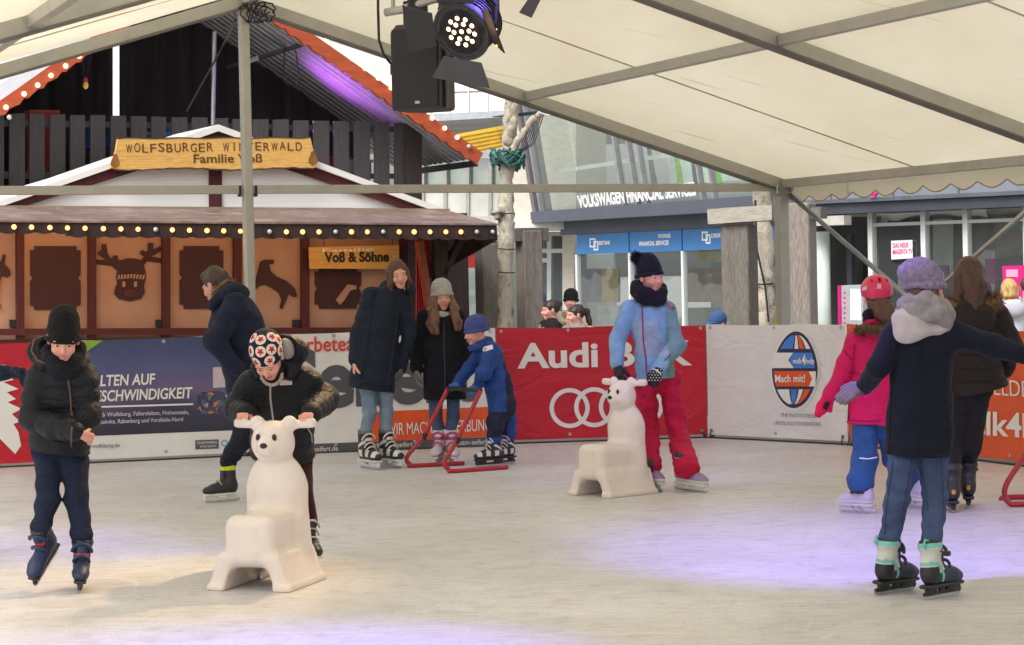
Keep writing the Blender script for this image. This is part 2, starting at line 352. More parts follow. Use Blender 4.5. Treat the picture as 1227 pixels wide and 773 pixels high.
# ------------------------------------------------------------------ ice, plaza
def ice_mat():
    m = bpy.data.materials.new('ice'); m.use_nodes = True; n = m.node_tree.nodes; L = m.node_tree.links; b = n['Principled BSDF']
    tc = n.new('ShaderNodeTexCoord')
    def noise(scale, det, st=(1, 1, 1), rot=0, lo=.35, hi=.65):
        mp = n.new('ShaderNodeMapping'); mp.inputs['Scale'].default_value = st; mp.inputs['Rotation'].default_value = (0, 0, rot)
        L.new(tc.outputs['Object'], mp.inputs[0]); z = n.new('ShaderNodeTexNoise'); z.inputs['Scale'].default_value = scale; z.inputs['Detail'].default_value = det; z.inputs['Roughness'].default_value = .62
        L.new(mp.outputs[0], z.inputs['Vector']); r = n.new('ShaderNodeMapRange'); r.inputs['From Min'].default_value = lo; r.inputs['From Max'].default_value = hi
        L.new(z.outputs['Fac'], r.inputs[0]); return r.outputs[0]
    def mix(a, bcol, f, amt):
        mm = n.new('ShaderNodeMath'); mm.operation = 'MULTIPLY'; L.new(f, mm.inputs[0]); mm.inputs[1].default_value = amt
        x = n.new('ShaderNodeMix'); x.data_type = 'RGBA'; x.inputs['B'].default_value = bcol + [1]; L.new(a, x.inputs['A']); L.new(mm.outputs[0], x.inputs['Factor']); return x.outputs['Result']
    rgb = n.new('ShaderNodeRGB'); rgb.outputs[0].default_value = lin((226, 228, 235)) + [1]; c = rgb.outputs[0]
    c = mix(c, lin((192, 188, 186)), noise(0.55, 7, lo=.4, hi=.62), .62)
    c = mix(c, lin((218, 217, 220)), noise(1.7, 8, lo=.45, hi=.7), .55)
    c = mix(c, lin((168, 164, 161)), noise(7, 8, lo=.5, hi=.78), .6); c = mix(c, lin((150, 144, 138)), noise(38, 6, lo=.54, hi=.78), .6); c = mix(c, lin((240, 240, 243)), noise(24, 8, lo=.58, hi=.74), .5)
    sc = []
    for k, (rot, st) in enumerate([(0.3, (1, 42, 1)), (1.25, (1, 34, 1)), (2.3, (1.3, 50, 1)), (0.9, (.6, 30, 1)), (2.85, (1, 38, 1)), (1.8, (.8, 46, 1))]):
        s = noise(1.9 + .3 * k, 3, st, rot, .585, .66); sc.append(s); c = mix(c, lin((136, 131, 127)) if k % 2 else lin((236, 236, 238)), s, .42)
    for k, (sc_, wd, col, amt) in enumerate([(.55, .006, (236, 236, 238), .4), (.9, .009, (150, 147, 146), .15), (1.6, .014, (234, 234, 236), .35), (.4, .004, (150, 147, 146), .12), (2.6, .02, (222, 222, 226), .25)]):
        mp = n.new('ShaderNodeMapping'); mp.inputs['Location'].default_value = (3.7 * k, 1.9 * k, 0); mp.inputs['Rotation'].default_value = (0, 0, .7 * k); L.new(tc.outputs['Object'], mp.inputs[0])
        dz = n.new('ShaderNodeTexNoise'); dz.inputs['Scale'].default_value = .5; dz.inputs['Detail'].default_value = 1; L.new(mp.outputs[0], dz.inputs['Vector'])
        va = n.new('ShaderNodeVectorMath'); va.operation = 'MULTIPLY_ADD'; va.inputs[1].default_value = (2.2, 2.2, 0); L.new(dz.outputs['Color'], va.inputs[0]); L.new(mp.outputs[0], va.inputs[2])
        vo = n.new('ShaderNodeTexVoronoi'); vo.feature = 'DISTANCE_TO_EDGE'; vo.inputs['Scale'].default_value = sc_; L.new(va.outputs[0], vo.inputs['Vector'])
        r = n.new('ShaderNodeMapRange'); r.inputs['From Min'].default_value = wd; r.inputs['From Max'].default_value = wd * .2; L.new(vo.outputs['Distance'], r.inputs[0])
        mm = n.new('ShaderNodeMath'); mm.operation = 'MULTIPLY'; L.new(r.outputs[0], mm.inputs[0]); L.new(noise(1.1 + k * .4, 3, lo=.42, hi=.6), mm.inputs[1]); sc.append(mm.outputs[0]); c = mix(c, lin(col), mm.outputs[0], amt)
    vo = n.new('ShaderNodeTexVoronoi'); vo.inputs['Scale'].default_value = 9; L.new(tc.outputs['Object'], vo.inputs['Vector'])
    r = n.new('ShaderNodeMapRange'); r.inputs['From Min'].default_value = .04; r.inputs['From Max'].default_value = .0; L.new(vo.outputs['Distance'], r.inputs[0])
    nn = noise(3.1, 2, lo=.52, hi=.6); mm = n.new('ShaderNodeMath'); mm.operation = 'MULTIPLY'; L.new(r.outputs[0], mm.inputs[0]); L.new(nn, mm.inputs[1])
    c = mix(c, lin((110, 98, 84)), mm.outputs[0], .8)
    L.new(c, b.inputs['Base Color']); b.inputs['Roughness'].default_value = .38; b.inputs['Specular IOR Level'].default_value = .45
    bp = n.new('ShaderNodeBump'); bp.inputs['Strength'].default_value = .35; bp.inputs['Distance'].default_value = .006
    ad = n.new('ShaderNodeMath'); L.new(sc[0], ad.inputs[0]); L.new(noise(60, 4), ad.inputs[1]); L.new(ad.outputs[0], bp.inputs['Height']); L.new(bp.outputs[0], b.inputs['Normal'])
    return m
G = lambda x, y: ground(x, y)[:2]
edge = [G(-420, 579), G(0, 560), G(300, 546.5), G(597, 534.5), G(848, 525), G(1016, 533.5), G(1147, 548), G(1260, 562), G(1500, 600)]
def ext(p, q, L): d = nrm(np.array(q) - p); return np.array(q) + d * L
mb = MB(); back = [np.array(p) + [0, .12] for p in edge]
V = [(p[0], p[1], 0) for p in back] + [(11, -3, 0), (-9.5, -3, 0)]
mb.add(V + [(x, y, -.03) for x, y, z in V], [tuple(range(len(V) - 1, -1, -1)), tuple(range(len(V), 2 * len(V)))] + [(i, (i + 1) % len(V), len(V) + (i + 1) % len(V), len(V) + i) for i in range(len(V))])
tag(mb.build('ice_rink', ice_mat(), origin=(0, 10, -.03)), kind='structure')
mb = MB(); mb.add([(-900, -60, -.034), (900, -60, -.034), (900, 1500, -.034), (-900, 1500, -.034)], [(0, 1, 2, 3)])
tag(mb.build('plaza_ground', M('paving', (150, 146, 140), .85, .2, 1.5, .3, 30, dirt=(110, 106, 100), dscale=.6), origin=(0, 0, -.034)), kind='structure')

# ------------------------------------------------------------------ marquee tent over the rink
TA = math.radians(22); TC = V3(-2.41, 20.0, 0); TU = V3(math.cos(TA), math.sin(TA), 0); TV = V3(math.sin(TA), -math.cos(TA), 0)
HW, EAV, RID = 5.58, 2.47, 4.17
def T(s, t, z): return TC + TU * s + TV * t + V3(0, 0, z)
def roofz(s): return RID - (RID - EAV) * abs(s) / HW
def canvas_mat():
    m = bpy.data.materials.new('tent_canvas'); m.use_nodes = True; n = m.node_tree.nodes; L = m.node_tree.links
    for x in list(n): n.remove(x)
    o = n.new('ShaderNodeOutputMaterial'); d = n.new('ShaderNodeBsdfDiffuse'); t = n.new('ShaderNodeBsdfTranslucent'); mx = n.new('ShaderNodeMixShader')
    tc = n.new('ShaderNodeTexCoord'); z = n.new('ShaderNodeTexNoise'); z.inputs['Scale'].default_value = .9; z.inputs['Detail'].default_value = 7
    mp = n.new('ShaderNodeMapping'); mp.inputs['Rotation'].default_value = (0, 0, -TA); mp.inputs['Scale'].default_value = (1, .35, 1)
    L.new(tc.outputs['Object'], mp.inputs[0]); L.new(mp.outputs[0], z.inputs['Vector'])
    r = n.new('ShaderNodeValToRGB'); r.color_ramp.elements[0].position = .3; r.color_ramp.elements[0].color = lin((230, 219, 190)) + [1]
    r.color_ramp.elements[1].position = .62; r.color_ramp.elements[1].color = lin((244, 236, 210)) + [1]; L.new(z.outputs['Fac'], r.inputs[0])
    z2 = n.new('ShaderNodeTexNoise'); z2.inputs['Scale'].default_value = 1.3; z2.inputs['Detail'].default_value = 3
    m2 = n.new('ShaderNodeMapping'); m2.inputs['Rotation'].default_value = (0, 0, -TA); m2.inputs['Scale'].default_value = (.5, 5, 1); L.new(tc.outputs['Object'], m2.inputs[0]); L.new(m2.outputs[0], z2.inputs['Vector'])
    r2 = n.new('ShaderNodeMapRange'); r2.inputs['From Min'].default_value = .66; r2.inputs['From Max'].default_value = .74; r2.inputs['To Max'].default_value = .55; L.new(z2.outputs['Fac'], r2.inputs[0])
    x = n.new('ShaderNodeMix'); x.data_type = 'RGBA'; x.inputs['B'].default_value = lin((170, 145, 110)) + [1]; L.new(r.outputs[0], x.inputs['A']); L.new(r2.outputs[0], x.inputs['Factor'])
    L.new(x.outputs['Result'], d.inputs[0]); L.new(x.outputs['Result'], t.inputs[0]); mx.inputs[0].default_value = .5
    L.new(d.outputs[0], mx.inputs[1]); L.new(t.outputs[0], mx.inputs[2]); L.new(mx.outputs[0], o.inputs[0]); return m
ALU = M('tent_aluminium', (184, 182, 174), .42, .12, 3, .12, 60, metal=.35, stretch=(1, 1, 1), dirt=(140, 130, 112), dscale=3, damt=.45)
ALUD = M('tent_aluminium_dark', (120, 116, 110), .5, .15, 4, metal=.4)
STEEL = M('galvanised_steel', (170, 172, 172), .38, .15, 8, metal=.8)
BLACK = M('black_plastic', (34, 34, 38), .5, .15, 8, .08, 200)
CANV = canvas_mat()
tent = thing('marquee_tent', 'large cream marquee tent with aluminium frame spanning the ice rink', 'tent', T(0, 10, 0))
NT = 24
for sg in (-1, 1):
    mb = MB(); ns, ntt = 8, 60
    V = []
    for i in range(ns + 1):
        for j in range(ntt + 1):
            s, t = sg * (HW + .12) * i / ns, -0.1 + (NT + .1) * j / ntt
            sag = -.035 * abs(math.sin(math.pi * t / 5)) * abs(math.sin(math.pi * i / ns * 2)) - .004 * math.sin(7 * t + 3 * s)
            V.append(T(s, t, roofz(s) + .075 + sag))
    mb.add(V, [(i * (ntt + 1) + j, i * (ntt + 1) + j + 1, (i + 1) * (ntt + 1) + j + 1, (i + 1) * (ntt + 1) + j) for i in range(ns) for j in range(ntt)])
    mb.build('roof_canvas', CANV, tent, smooth=True)
    for t0 in range(0, 5):
        tt = t0 * 5 + 2.5
        mb = MB(); mb.beam(T(sg * .05, tt, roofz(0) + .03), T(sg * HW, tt, roofz(HW) + .03), .014, .01, bev=0); mb.build('roof_seam', M('seam', (190, 178, 150), .8), tent)
for k in range(0, 5):
    for sg in (-1, 1):
        mb = MB(); mb.beam(T(0, k * 5, roofz(0) - .005), T(sg * HW, k * 5, roofz(HW) - .005), .10, .11)
        mb.beam(T(0, k * 5, roofz(0) - .07), T(sg * HW, k * 5, roofz(HW) - .07), .125, .022, m=1)
        mb.build('rafter', [ALU, ALUD], tent)
        mb = MB(); mb.beam(T(sg * HW, k * 5, -.03), T(sg * HW, k * 5, EAV - .05), .13, .10, up=TU); mb.build('eave_post', ALU, tent)
        if k in (0, 1):
            mb = MB(); mb.box(T(sg * HW, k * 5, EAV - .06), (.09, .08, .05), [TU, TV, [0, 0, 1]], bev=.01)
            for q in (-1, 1): mb.tube([T(sg * HW + q * .06, k * 5 + .09, EAV - .06), T(sg * HW + q * .06, k * 5 + .13, EAV - .05)], .022)
            mb.build('post_fitting', STEEL, tent)
    if k < 4:
        for s in (-HW, -HW / 2, 0, HW / 2, HW):
            mb = MB(); zz = roofz(s)
            mb.beam(T(s, k * 5 + .06, zz + .0), T(s, k * 5 + 4.94, zz + .0), .07, .085)
            mb.build('eave_beam' if abs(s) == HW else 'purlin', ALU, tent)
        for t in (0.05, 4.95):
            pass
for a, b in ((-HW, -.06), (.06, HW)):
    mb = MB(); mb.beam(T(a, 0, EAV - .035), T(b, 0, EAV - .035), .055, .08); mb.build('tie_beam', ALU, tent)
mb = MB(); mb.beam(T(0, 0, -.03), T(0, 0, RID - .06), .10, .09, up=TU, bev=.015); mb.build('gable_post', ALU, tent)
mb = MB(); mb.box(T(-.075, -.0, EAV - .05), (.012, .03, .05), [TU, TV, [0, 0, 1]]); mb.box(T(.075, -.0, EAV - .05), (.012, .03, .05), [TU, TV, [0, 0, 1]]); mb.build('clamp', BLACK, tent)
mb = MB()                                                            # tangle of cable at the top of the gable post
for i in range(5):
    c = T(.02 * i, .12, RID - .12); mb.tube([c + V3(.06 * math.cos(a) + .02 * RS.randn() + .03 * i, .02 * math.sin(3 * a), .09 * math.sin(a) + .01 * RS.randn()) for a in np.linspace(0, 6.3, 18)], .008, 5)
mb.build('cable_coil', BLACK, tent)
for a, b in ((T(HW, .1, EAV - .12), T(HW, 4.9, .05)), (T(HW, 4.9, EAV - .12), T(HW, .1, .05))):
    mb = MB(); o = TU * (.05 if a[2] > 1 and a is not None and b[0] > a[0] else -.05); mb.tube([a + o, b + o], .024, 12); mb.build('diagonal_brace', STEEL, tent, smooth=True)
# scalloped valance under the right eave
mb = MB(); N = 400; tt = np.linspace(-.05, 15, N); V = []
for t in tt:
    sc = .065 * abs(math.sin(math.pi * t / .42)) ; wob = .012 * math.sin(2.1 * t) + .006 * math.sin(9 * t)
    for f in (0, .33, .66, 1): V.append(T(HW + .06 + .02 * f + wob * f, t, EAV + .03 - f * (.165 + sc)))
F = [(i * 4 + j, i * 4 + j + 1, (i + 1) * 4 + j + 1, (i + 1) * 4 + j) for i in range(N - 1) for j in range(3)]
mb.add(V, F); val = mb.build('valance', CANV, tent, smooth=True)
mb = MB(); mb.tube([V[i * 4 + 3] for i in range(N)], .006, 5); mb.build('valance_binding', M('binding', (178, 150, 105), .8), val, smooth=True)

# ------------------------------------------------------------------ printed banners round the rink
WHITEP = M('banner_white', (232, 231, 234), .45, .04, 2, dirt=(200, 198, 202), dscale=1.2, damt=.35, crease=.45, cscale=2.2)
GROM = M('grommet', (190, 190, 190), .4, metal=.7)
def ripple(seed, k=1.0): return lambda a, b: k * (.006 * math.sin(2.3 * a + seed) + .004 * math.sin(5.1 * a + 1.7 * b + seed) + .003 * math.sin(9 * b + 3 * a))
class Banner:
    def __init__(s, label, x0, x1, yt0, yt1, yb0, yb1, mat, seed, bot=.035, rk=1.0):
        a, b = ground(x0, yb0), ground(x1, yb1); s.pl = Plane(a, b - a)
        _, h0 = s.pl.px(x0, yt0); s.len = np.linalg.norm(b - a); _, h1 = s.pl.px(x1, yt1); s.rp = ripple(seed, rk)
        s.t = thing('advertising_banner', label, 'banner', a, 'printed banners hung round the rink')
        nx, ny = max(8, int(s.len / .12)), 9; V = []
        for i in range(nx + 1):
            for j in range(ny + 1):
                q = i / nx * s.len; hh = h0 + (h1 - h0) * i / nx; z = bot + (hh - bot) * j / ny - (.012 * abs(math.sin(q * 2.6)) if j == ny else 0)
                V.append(s.pl.W(q, z, s.rp(q, z)))
        F = [(i * (ny + 1) + j, (i + 1) * (ny + 1) + j, (i + 1) * (ny + 1) + j + 1, i * (ny + 1) + j + 1) for i in range(nx) for j in range(ny)]
        s.sheet = mk('sheet', V, F, mat, s.t, True); s.h0, s.h1 = h0, h1
        for i in range(int(s.len / .62) + 1):
            q = .05 + i * (s.len - .1) / max(1, int(s.len / .62))
            for z in (h0 + (h1 - h0) * q / s.len - .035, bot + .04): MB().tube([s.pl.W(q, z, s.rp(q, z) + .001), s.pl.W(q, z, s.rp(q, z) + .006)], .016, 10).build('grommet', GROM, s.sheet)
        for i in range(int(s.len / 1.25) + 1):
            q = .05 + i * (s.len - .1) / max(1, int(s.len / 1.25)); MB().tube([s.pl.W(q, .09, .014), s.pl.W(q + .004, .03, .03), s.pl.W(q + .02, .004, .05)], .006, 5).build('cable_tie', BLACK, s.t)
    def patch(s, pts, mat, d=.004, name='print'):
        """flat printed area given by its pixel outline, following the ripples"""
        Q = [s.pl.px(*p) for p in pts]; xs = [q[0] for q in Q]; mb = MB()
        n = len(Q); V = [s.pl.W(a, b, d + s.rp(a, b)) for a, b in Q]; mb.add(V, [tuple(range(n))]); return mb.build(name, mat, s.t)
    def strip(s, x0, x1, ya0, ya1, yb0, yb1, mat, d=.003, name='print', n=24):
        V = []
        for i in range(n + 1):
            f = i / n; x = x0 + (x1 - x0) * f
            for j in range(5):
                y = (ya0 + (ya1 - ya0) * f) * (1 - j / 4) + (yb0 + (yb1 - yb0) * f) * j / 4; a, b = s.pl.px(x, y); V.append(s.pl.W(a, b, d + s.rp(a, b)))
        return mk(name, V, [(i * 5 + j, i * 5 + j + 1, (i + 1) * 5 + j + 1, (i + 1) * 5 + j) for i in range(n) for j in range(4)], mat, s.t, True)
    def text(s, rows, mat, d=.007, name='lettering', shear=0.0):
        for (tx, x0, y0, x1, y1, cap, bold) in rows: text_px(MB(), s.pl, tx, x0, y0, x1, y1, cap, bold, shear, d, s.rp).build(name, mat, s.t)
    def ring(s, cx, cy, r, wd, mat, d, name='ring'):
        V = []; n = 48
        for i in range(n):
            for rr in (r, r - wd): a, b = s.pl.px(cx + rr * math.cos(2 * math.pi * i / n), cy - rr * math.sin(2 * math.pi * i / n)); V.append(s.pl.W(a, b, d + s.rp(a, b)))
        return mk(name, V, [(2 * i, 2 * i + 1, (2 * i + 3) % (2 * n), (2 * i + 2) % (2 * n)) for i in range(n)], mat, s.t)
REDB = M('banner_red', (196, 22, 48), .45, .06, 2, crease=.5, cscale=2.2)
PAPER = M('print_white', (236, 236, 236), .5, .03); INKG = M('print_grey', (84, 86, 94), .5, .05); INKO = M('print_orange', (226, 88, 36), .5, .05); INKR = M('print_red', (214, 66, 48), .5, .05)
b1 = Banner('red banner with a ragged white splash at the left end of the rink', -330, 96, 425, 408, 577, 556, REDB, .4)
sp = [(-40, 436), (6, 437), (14, 441), (5, 446), (16, 455), (4, 458), (22, 466), (8, 470), (19, 478), (9, 482), (26, 490), (14, 496), (24, 505), (16, 508), (22, 518), (25, 534), (18, 544), (12, 538), (6, 532), (-2, 524), (-40, 520)]
Q = [b1.pl.px(*p) for p in sp]; mk('print', [b1.pl.W(a, b, .012 + b1.rp(a, b) * 0) for a, b in Q], [tuple(range(len(Q)))], PAPER, b1.t)
def night_mat():
    m = bpy.data.materials.new('print_evening_sky'); m.use_nodes = True; n = m.node_tree.nodes; L = m.node_tree.links; b = n['Principled BSDF']; b.inputs['Roughness'].default_value = .5
    tc = n.new('ShaderNodeTexCoord'); sx = n.new('ShaderNodeSeparateXYZ'); L.new(tc.outputs['Object'], sx.inputs[0])
    z = n.new('ShaderNodeTexNoise'); z.inputs['Scale'].default_value = 1.6; z.inputs['Detail'].default_value = 6; L.new(tc.outputs['Object'], z.inputs['Vector'])
    ad = n.new('ShaderNodeMath'); ad.operation = 'MULTIPLY_ADD'; L.new(z.outputs['Fac'], ad.inputs[0]); ad.inputs[1].default_value = .35; L.new(sx.outputs['Z'], ad.inputs[2])
    r = n.new('ShaderNodeValToRGB'); e = r.color_ramp.elements; e[0].position = .30; e[0].color = lin((44, 48, 62)) + [1]; e[1].position = 1.0; e[1].color = lin((62, 72, 112)) + [1]
    for p, c in ((.46, (58, 56, 84)), (.62, (112, 94, 136)), (.76, (88, 90, 136)), (.9, (70, 78, 124))): k = e.new(p); k.color = lin(c) + [1]
    mr = n.new('ShaderNodeMapRange'); mr.inputs['From Max'].default_value = 1.25; L.new(ad.outputs[0], mr.inputs[0]); L.new(mr.outputs[0], r.inputs[0]); L.new(r.outputs[0], b.inputs['Base Color']); return m
b2 = Banner('violet evening-sky banner reading HALTEN AUF GESCHWINDIGKEIT behind the boy in black', 97, 299, 408, 400.5, 556, 546.5, WHITEP, 1.3)
b2.strip(97, 299, 408.8, 401.4, 523, 515, night_mat(), name='picture')
b2.patch([(97, 409), (123, 408), (104, 421), (97, 421)], M('print_green', (130, 176, 50), .5), .012, 'corner_flash')
b2.patch([(255, 440), (272, 439.5), (272, 464), (255, 465)], M('print_tower', (206, 190, 204), .5), .011, 'tower_picture')
def city_mat():
    m = M('print_city', (60, 62, 92), .5); n = m.node_tree.nodes; L = m.node_tree.links; b = n['Principled BSDF']; tc = n.new('ShaderNodeTexCoord'); v = n.new('ShaderNodeTexVoronoi'); v.inputs['Scale'].default_value = 26; v.distance = 'CHEBYCHEV'; L.new(tc.outputs['Object'], v.inputs['Vector'])
    r = n.new('ShaderNodeValToRGB'); r.color_ramp.interpolation = 'CONSTANT'; e = r.color_ramp.elements; e[0].color = lin((52, 56, 84)) + [1]; e[1].position = .9; e[1].color = lin((206, 120, 60)) + [1]
    for p, c in ((.35, (84, 92, 130)), (.55, (66, 72, 100)), (.7, (96, 120, 110)), (.78, (170, 160, 190)), (.84, (70, 62, 110))): k = e.new(p); k.color = lin(c) + [1]
    sp_ = n.new('ShaderNodeSeparateColor'); L.new(v.outputs['Color'], sp_.inputs[0]); L.new(sp_.outputs[0], r.inputs[0]); L.new(r.outputs[0], b.inputs['Base Color']); return m
b2.strip(236, 286, 470, 468, 496, 494, city_mat(), .008, 'city_picture')
b2.text([('HALTEN AUF', 99, 463.2, 186, 460.2, 13, .02), ('GESCHWINDIGKEIT', 104, 481.5, 230.5, 476.5, 13, .02)], PAPER, .014, shear=.14)
b2.strip(104, 231, 487, 483.2, 489, 485.2, PAPER, .013, 'rule')
b2.text([('Ihre Lore 2019: Ab Wolfsburg, Fallersleben, Hohenstein,', 74, 500.5, 226, 496, 5, .01), ('Ehmen, Nordsteimke, Rabenberg und Vorsfelde-Nord', 84, 509, 219, 504.5, 5, .01)], M('print_pale', (200, 200, 215), .5), .014)
b2.text([('www.stadtwerke-wolfsburg.de', 62, 538.5, 143, 535.3, 4.6, 0)], INKG, .012)
b2.strip(234, 262, 527.5, 526.5, 538.5, 537.5, INKG, .006, 'logo_box')
b2.text([('STADTWERKE', 236, 532.2, 260, 531.3, 3, 0), ('WOLFSBURG', 239, 536.3, 259, 535.5, 2.4, 0)], PAPER, .012)
b2.ring(269, 531, 4, 1.2, M('print_blue', (70, 150, 200), .5), .012, 'logo_ring')
b3 = Banner('white banner with big grey letters and an orange stripe behind the woman', 300, 596, 400.5, 392.5, 546.5, 534.6, WHITEP, 2.2)
b3.text([('Werbeteam', 333, 422.5, 440, 419.5, 18, .012)], INKR)
b3.text([('Seifert', 340, 488, 574, 477, 70, .035)], INKG)
b3.strip(440, 596, 494, 487, 529.5, 522.5, INKO, .006)
b3.text([('WIR MACHEN WERBUNG.', 463, 521.5, 590, 515.5, 14, .0)], PAPER, .012)
b3.strip(300, 596, 535, 523.2, 546, 534.2, INKG, .005)
b3.text([('werbeteam-seifert.de', 338, 542.5, 405, 540, 6, 0), ('werbeteam-seifert.de', 440, 537, 503, 534.8, 6, 0), ('werbeteam-seifert.de', 528, 534, 592, 531.6, 6, 0)], PAPER, .011)
b4 = Banner('red banner with white car-maker lettering and four linked rings', 597, 847.5, 392.5, 388.5, 532.5, 524.8, REDB, 3.1)
b4.text([('Audi BKK', 620, 440.5, 829, 436.5, 29, .03)], PAPER)
for i in range(4): b4.ring(682.5 + 29.4 * i, 489 - 1.0 * i, 24, 5.2, PAPER, .006 + .0016 * i)
b5 = Banner('white banner with an egg-shaped blue and orange globe emblem', 848.5, 1016, 388.5, 388, 525, 533.5, WHITEP, 4.4, rk=.4)
NAVYI = M('print_navy', (40, 48, 84), .5); BLUEI = M('print_bright_blue', (64, 128, 214), .5)
def egg(k, n=40):
    P = []
    for i in range(n):
        a = 2 * math.pi * i / n; y = math.sin(a); r = 1 + .10 * y * -1
        P.append((953.5 + 27.5 * k * math.cos(a) * (1 - .16 * max(0, y) - .06 * max(0, -y) * 1) + (1.5 * y), 443 - 46 * k * y))
    return P
b5.patch(egg(1.08), PAPER, .008, 'emblem_ground'); b5.patch(egg(1.0), NAVYI, .013, 'emblem_outline')
def eggclip(x0, x1, y0, y1, dx0=0, dx1=0, n=8):
    """a cell of the globe, its sides clipped to the egg"""
    def half(y):
        f = (443 - y) / 46 / .92; f = max(-.999, min(.999, f)); a = math.asin(f); y_ = math.sin(a); c = 27.5 * .9 * math.cos(a) * (1 - .16 * max(0, y_) - .06 * max(0, -y_)); return 953.5 + 1.5 * y_ - c, 953.5 + 1.5 * y_ + c
    L_, R_ = [], []
    for i in range(n + 1):
        y = y0 + (y1 - y0) * i / n; l, r = half(y); xm = (l + r) / 2; f = i / n
        a = l + (r - l) * x0; b = l + (r - l) * x1; L_.append((a + dx0 * abs(0), y)); R_.append((b, y))
    return L_ + R_[::-1]
for (x0, x1, y0, y1, m) in ((0, .42, 402, 418, BLUEI), (.47, .6, 402, 418, PAPER), (.64, .80, 402, 418, INKO), (.85, 1, 402, 418, PAPER),
                            (0, 1, 422.5, 441, BLUEI), (0, 1, 444.5, 463, INKO),
                            (0, .36, 466.5, 484, PAPER), (.41, .60, 466.5, 484, BLUEI), (.65, .78, 466.5, 484, PAPER), (.82, 1, 466.5, 484, INKO)):
    b5.patch(eggclip(x0, x1, y0, y1), m, .018, 'emblem_cell')
b5.patch([(928, 422.5), (952, 422.5), (946, 431.5), (953, 441), (926.5, 441)], PAPER, .022, 'emblem_cell'); b5.patch([(971, 445), (979.5, 445), (979, 463), (971, 463), (975, 454)], PAPER, .022, 'emblem_cell')
b5.text([('walk', 952, 435.5, 963, 435.5, 6.5, .01), ('4', 963, 437, 967.5, 437, 12, .03), ('help', 968, 435.5, 978, 435.5, 6.5, .01), ('Mach mit!', 931, 457.5, 967, 457.5, 8.5, .02)], PAPER, .026)
b5.text([('THE INSTITUTION', 936, 499.5, 978, 500.8, 4.6, 0), ('UNITED KIDS FOUNDATIONS', 929, 508.8, 984, 510.5, 4.4, 0)], M('print_light_grey', (150, 150, 158), .5), .010)
b6 = Banner('orange banner with white walk4help lettering at the right of the rink', 1016.5, 1330, 388, 400, 533.6, 572, M('banner_orange', (224, 92, 48), .45, .06, 2, crease=.5, cscale=2.2), 5.2)
b6.text([('JETZT MELDEN', 1120, 469, 1249, 477, 18, -.005), ('walk4help', 1140, 518, 1290, 528, 27, .02)], PAPER)
rail = thing('rink_barrier', 'low steel barrier behind the banners', 'barrier', (0, 20, 0))
for i, bn in enumerate((b1, b2, b3, b4, b5, b6)):
    mb = MB()
    for z in (.10, .98): mb.tube([bn.pl.W(0, z, -.06), bn.pl.W(bn.len, z, -.06)], .019, 8)
    mb.build('barrier_rail', STEEL, rail, smooth=True)
    for k in range(int(bn.len / 1.2) + 1):
        q = k * bn.len / max(1, int(bn.len / 1.2)); mb = MB(); mb.tube([bn.pl.W(q, 0, -.07), bn.pl.W(q, 1.0, -.07)], .019, 8); mb.build('barrier_post', STEEL, rail, smooth=True)
    mb = MB(); mb.beam(bn.pl.W(0, .006, -.02), bn.pl.W(bn.len, .006, -.02), .05, .012, bev=0); mb.build('foot_rail', M('dark_rubber', (52, 52, 54), .7), rail)
# ------------------------------------------------------------------ timber market hut behind the far banner
KA = math.radians(26); KU = V3(math.cos(KA), math.sin(KA), 0); K = Plane(at(258, 340, 25.0) * [1, 1, 0], KU)
KF = K.off(1.25)                                                     # front edge of the awning
DRED = wood('dark_red_stain', (80, 32, 32), var=.2); DBRN = wood('dark_brown_board', (48, 34, 32), var=.25)
CREAM = M('cream_plywood', (182, 140, 116), .7, .08, 3, .1, 60); PLAQ = wood('plaque_brown', (66, 34, 34), var=.12)
WHITEB = M('white_boarding', (238, 238, 236), .6, .05, 3, .15, 8, stretch=(.2, .2, 14)); GOLD = wood('varnished_pine', (220, 172, 92), along=(.3, .3, 5), var=.18, dirt=(150, 100, 40), damt=.4)
BULB = M('lit_bulb', (255, 170, 96), emit=2.2); BULBOFF = M('unlit_bulb', (190, 186, 180), .15, spec=.8); OUTL = M('carved_letter', (96, 58, 26), .8)
hut = thing('market_hut', 'wooden market hut with lit awning and reindeer panels', 'market hut', K.W(0, 0, -.0))
mb = MB(); x0, x1 = -60, 486
mb.prism([K.px(x0, 262), K.px(x0, 408), K.px(x1, 402), K.px(x1, 262)], K, -.08, 0); mb.build('wall', CREAM, hut)
mb = MB(); mb.prism([K.px(x0, 408), K.px(x1, 402), (K.px(x1, 402)[0], 0), (K.px(x0, 408)[0], 0)], K, -.08, .05); mb.build('counter_front', DRED, hut)
for xc in (-60, 23, 109, 197.5, 283, 364, 482):
    mb = MB(); mb.prism([K.px(xc - 4.5, 264), K.px(xc - 4.5, 406), K.px(xc + 4.5, 406), K.px(xc + 4.5, 264)], K, .003, .07); mb.build('wall_post', DRED, hut)
mb = MB(); mb.prism([K.px(x0, 394), K.px(x0, 402), K.px(x1, 400), K.px(x1, 392)], K, .072, .10); mb.build('sill_rail', DRED, hut)
for xb in (15, 190, 354):
    mb = MB(); mb.prism([K.px(xb - 4, 383), K.px(xb - 4, 392), K.px(xb + 4, 392), K.px(xb + 4, 383)], K, .004, .05); mb.build('socket_box', BLACK, hut)
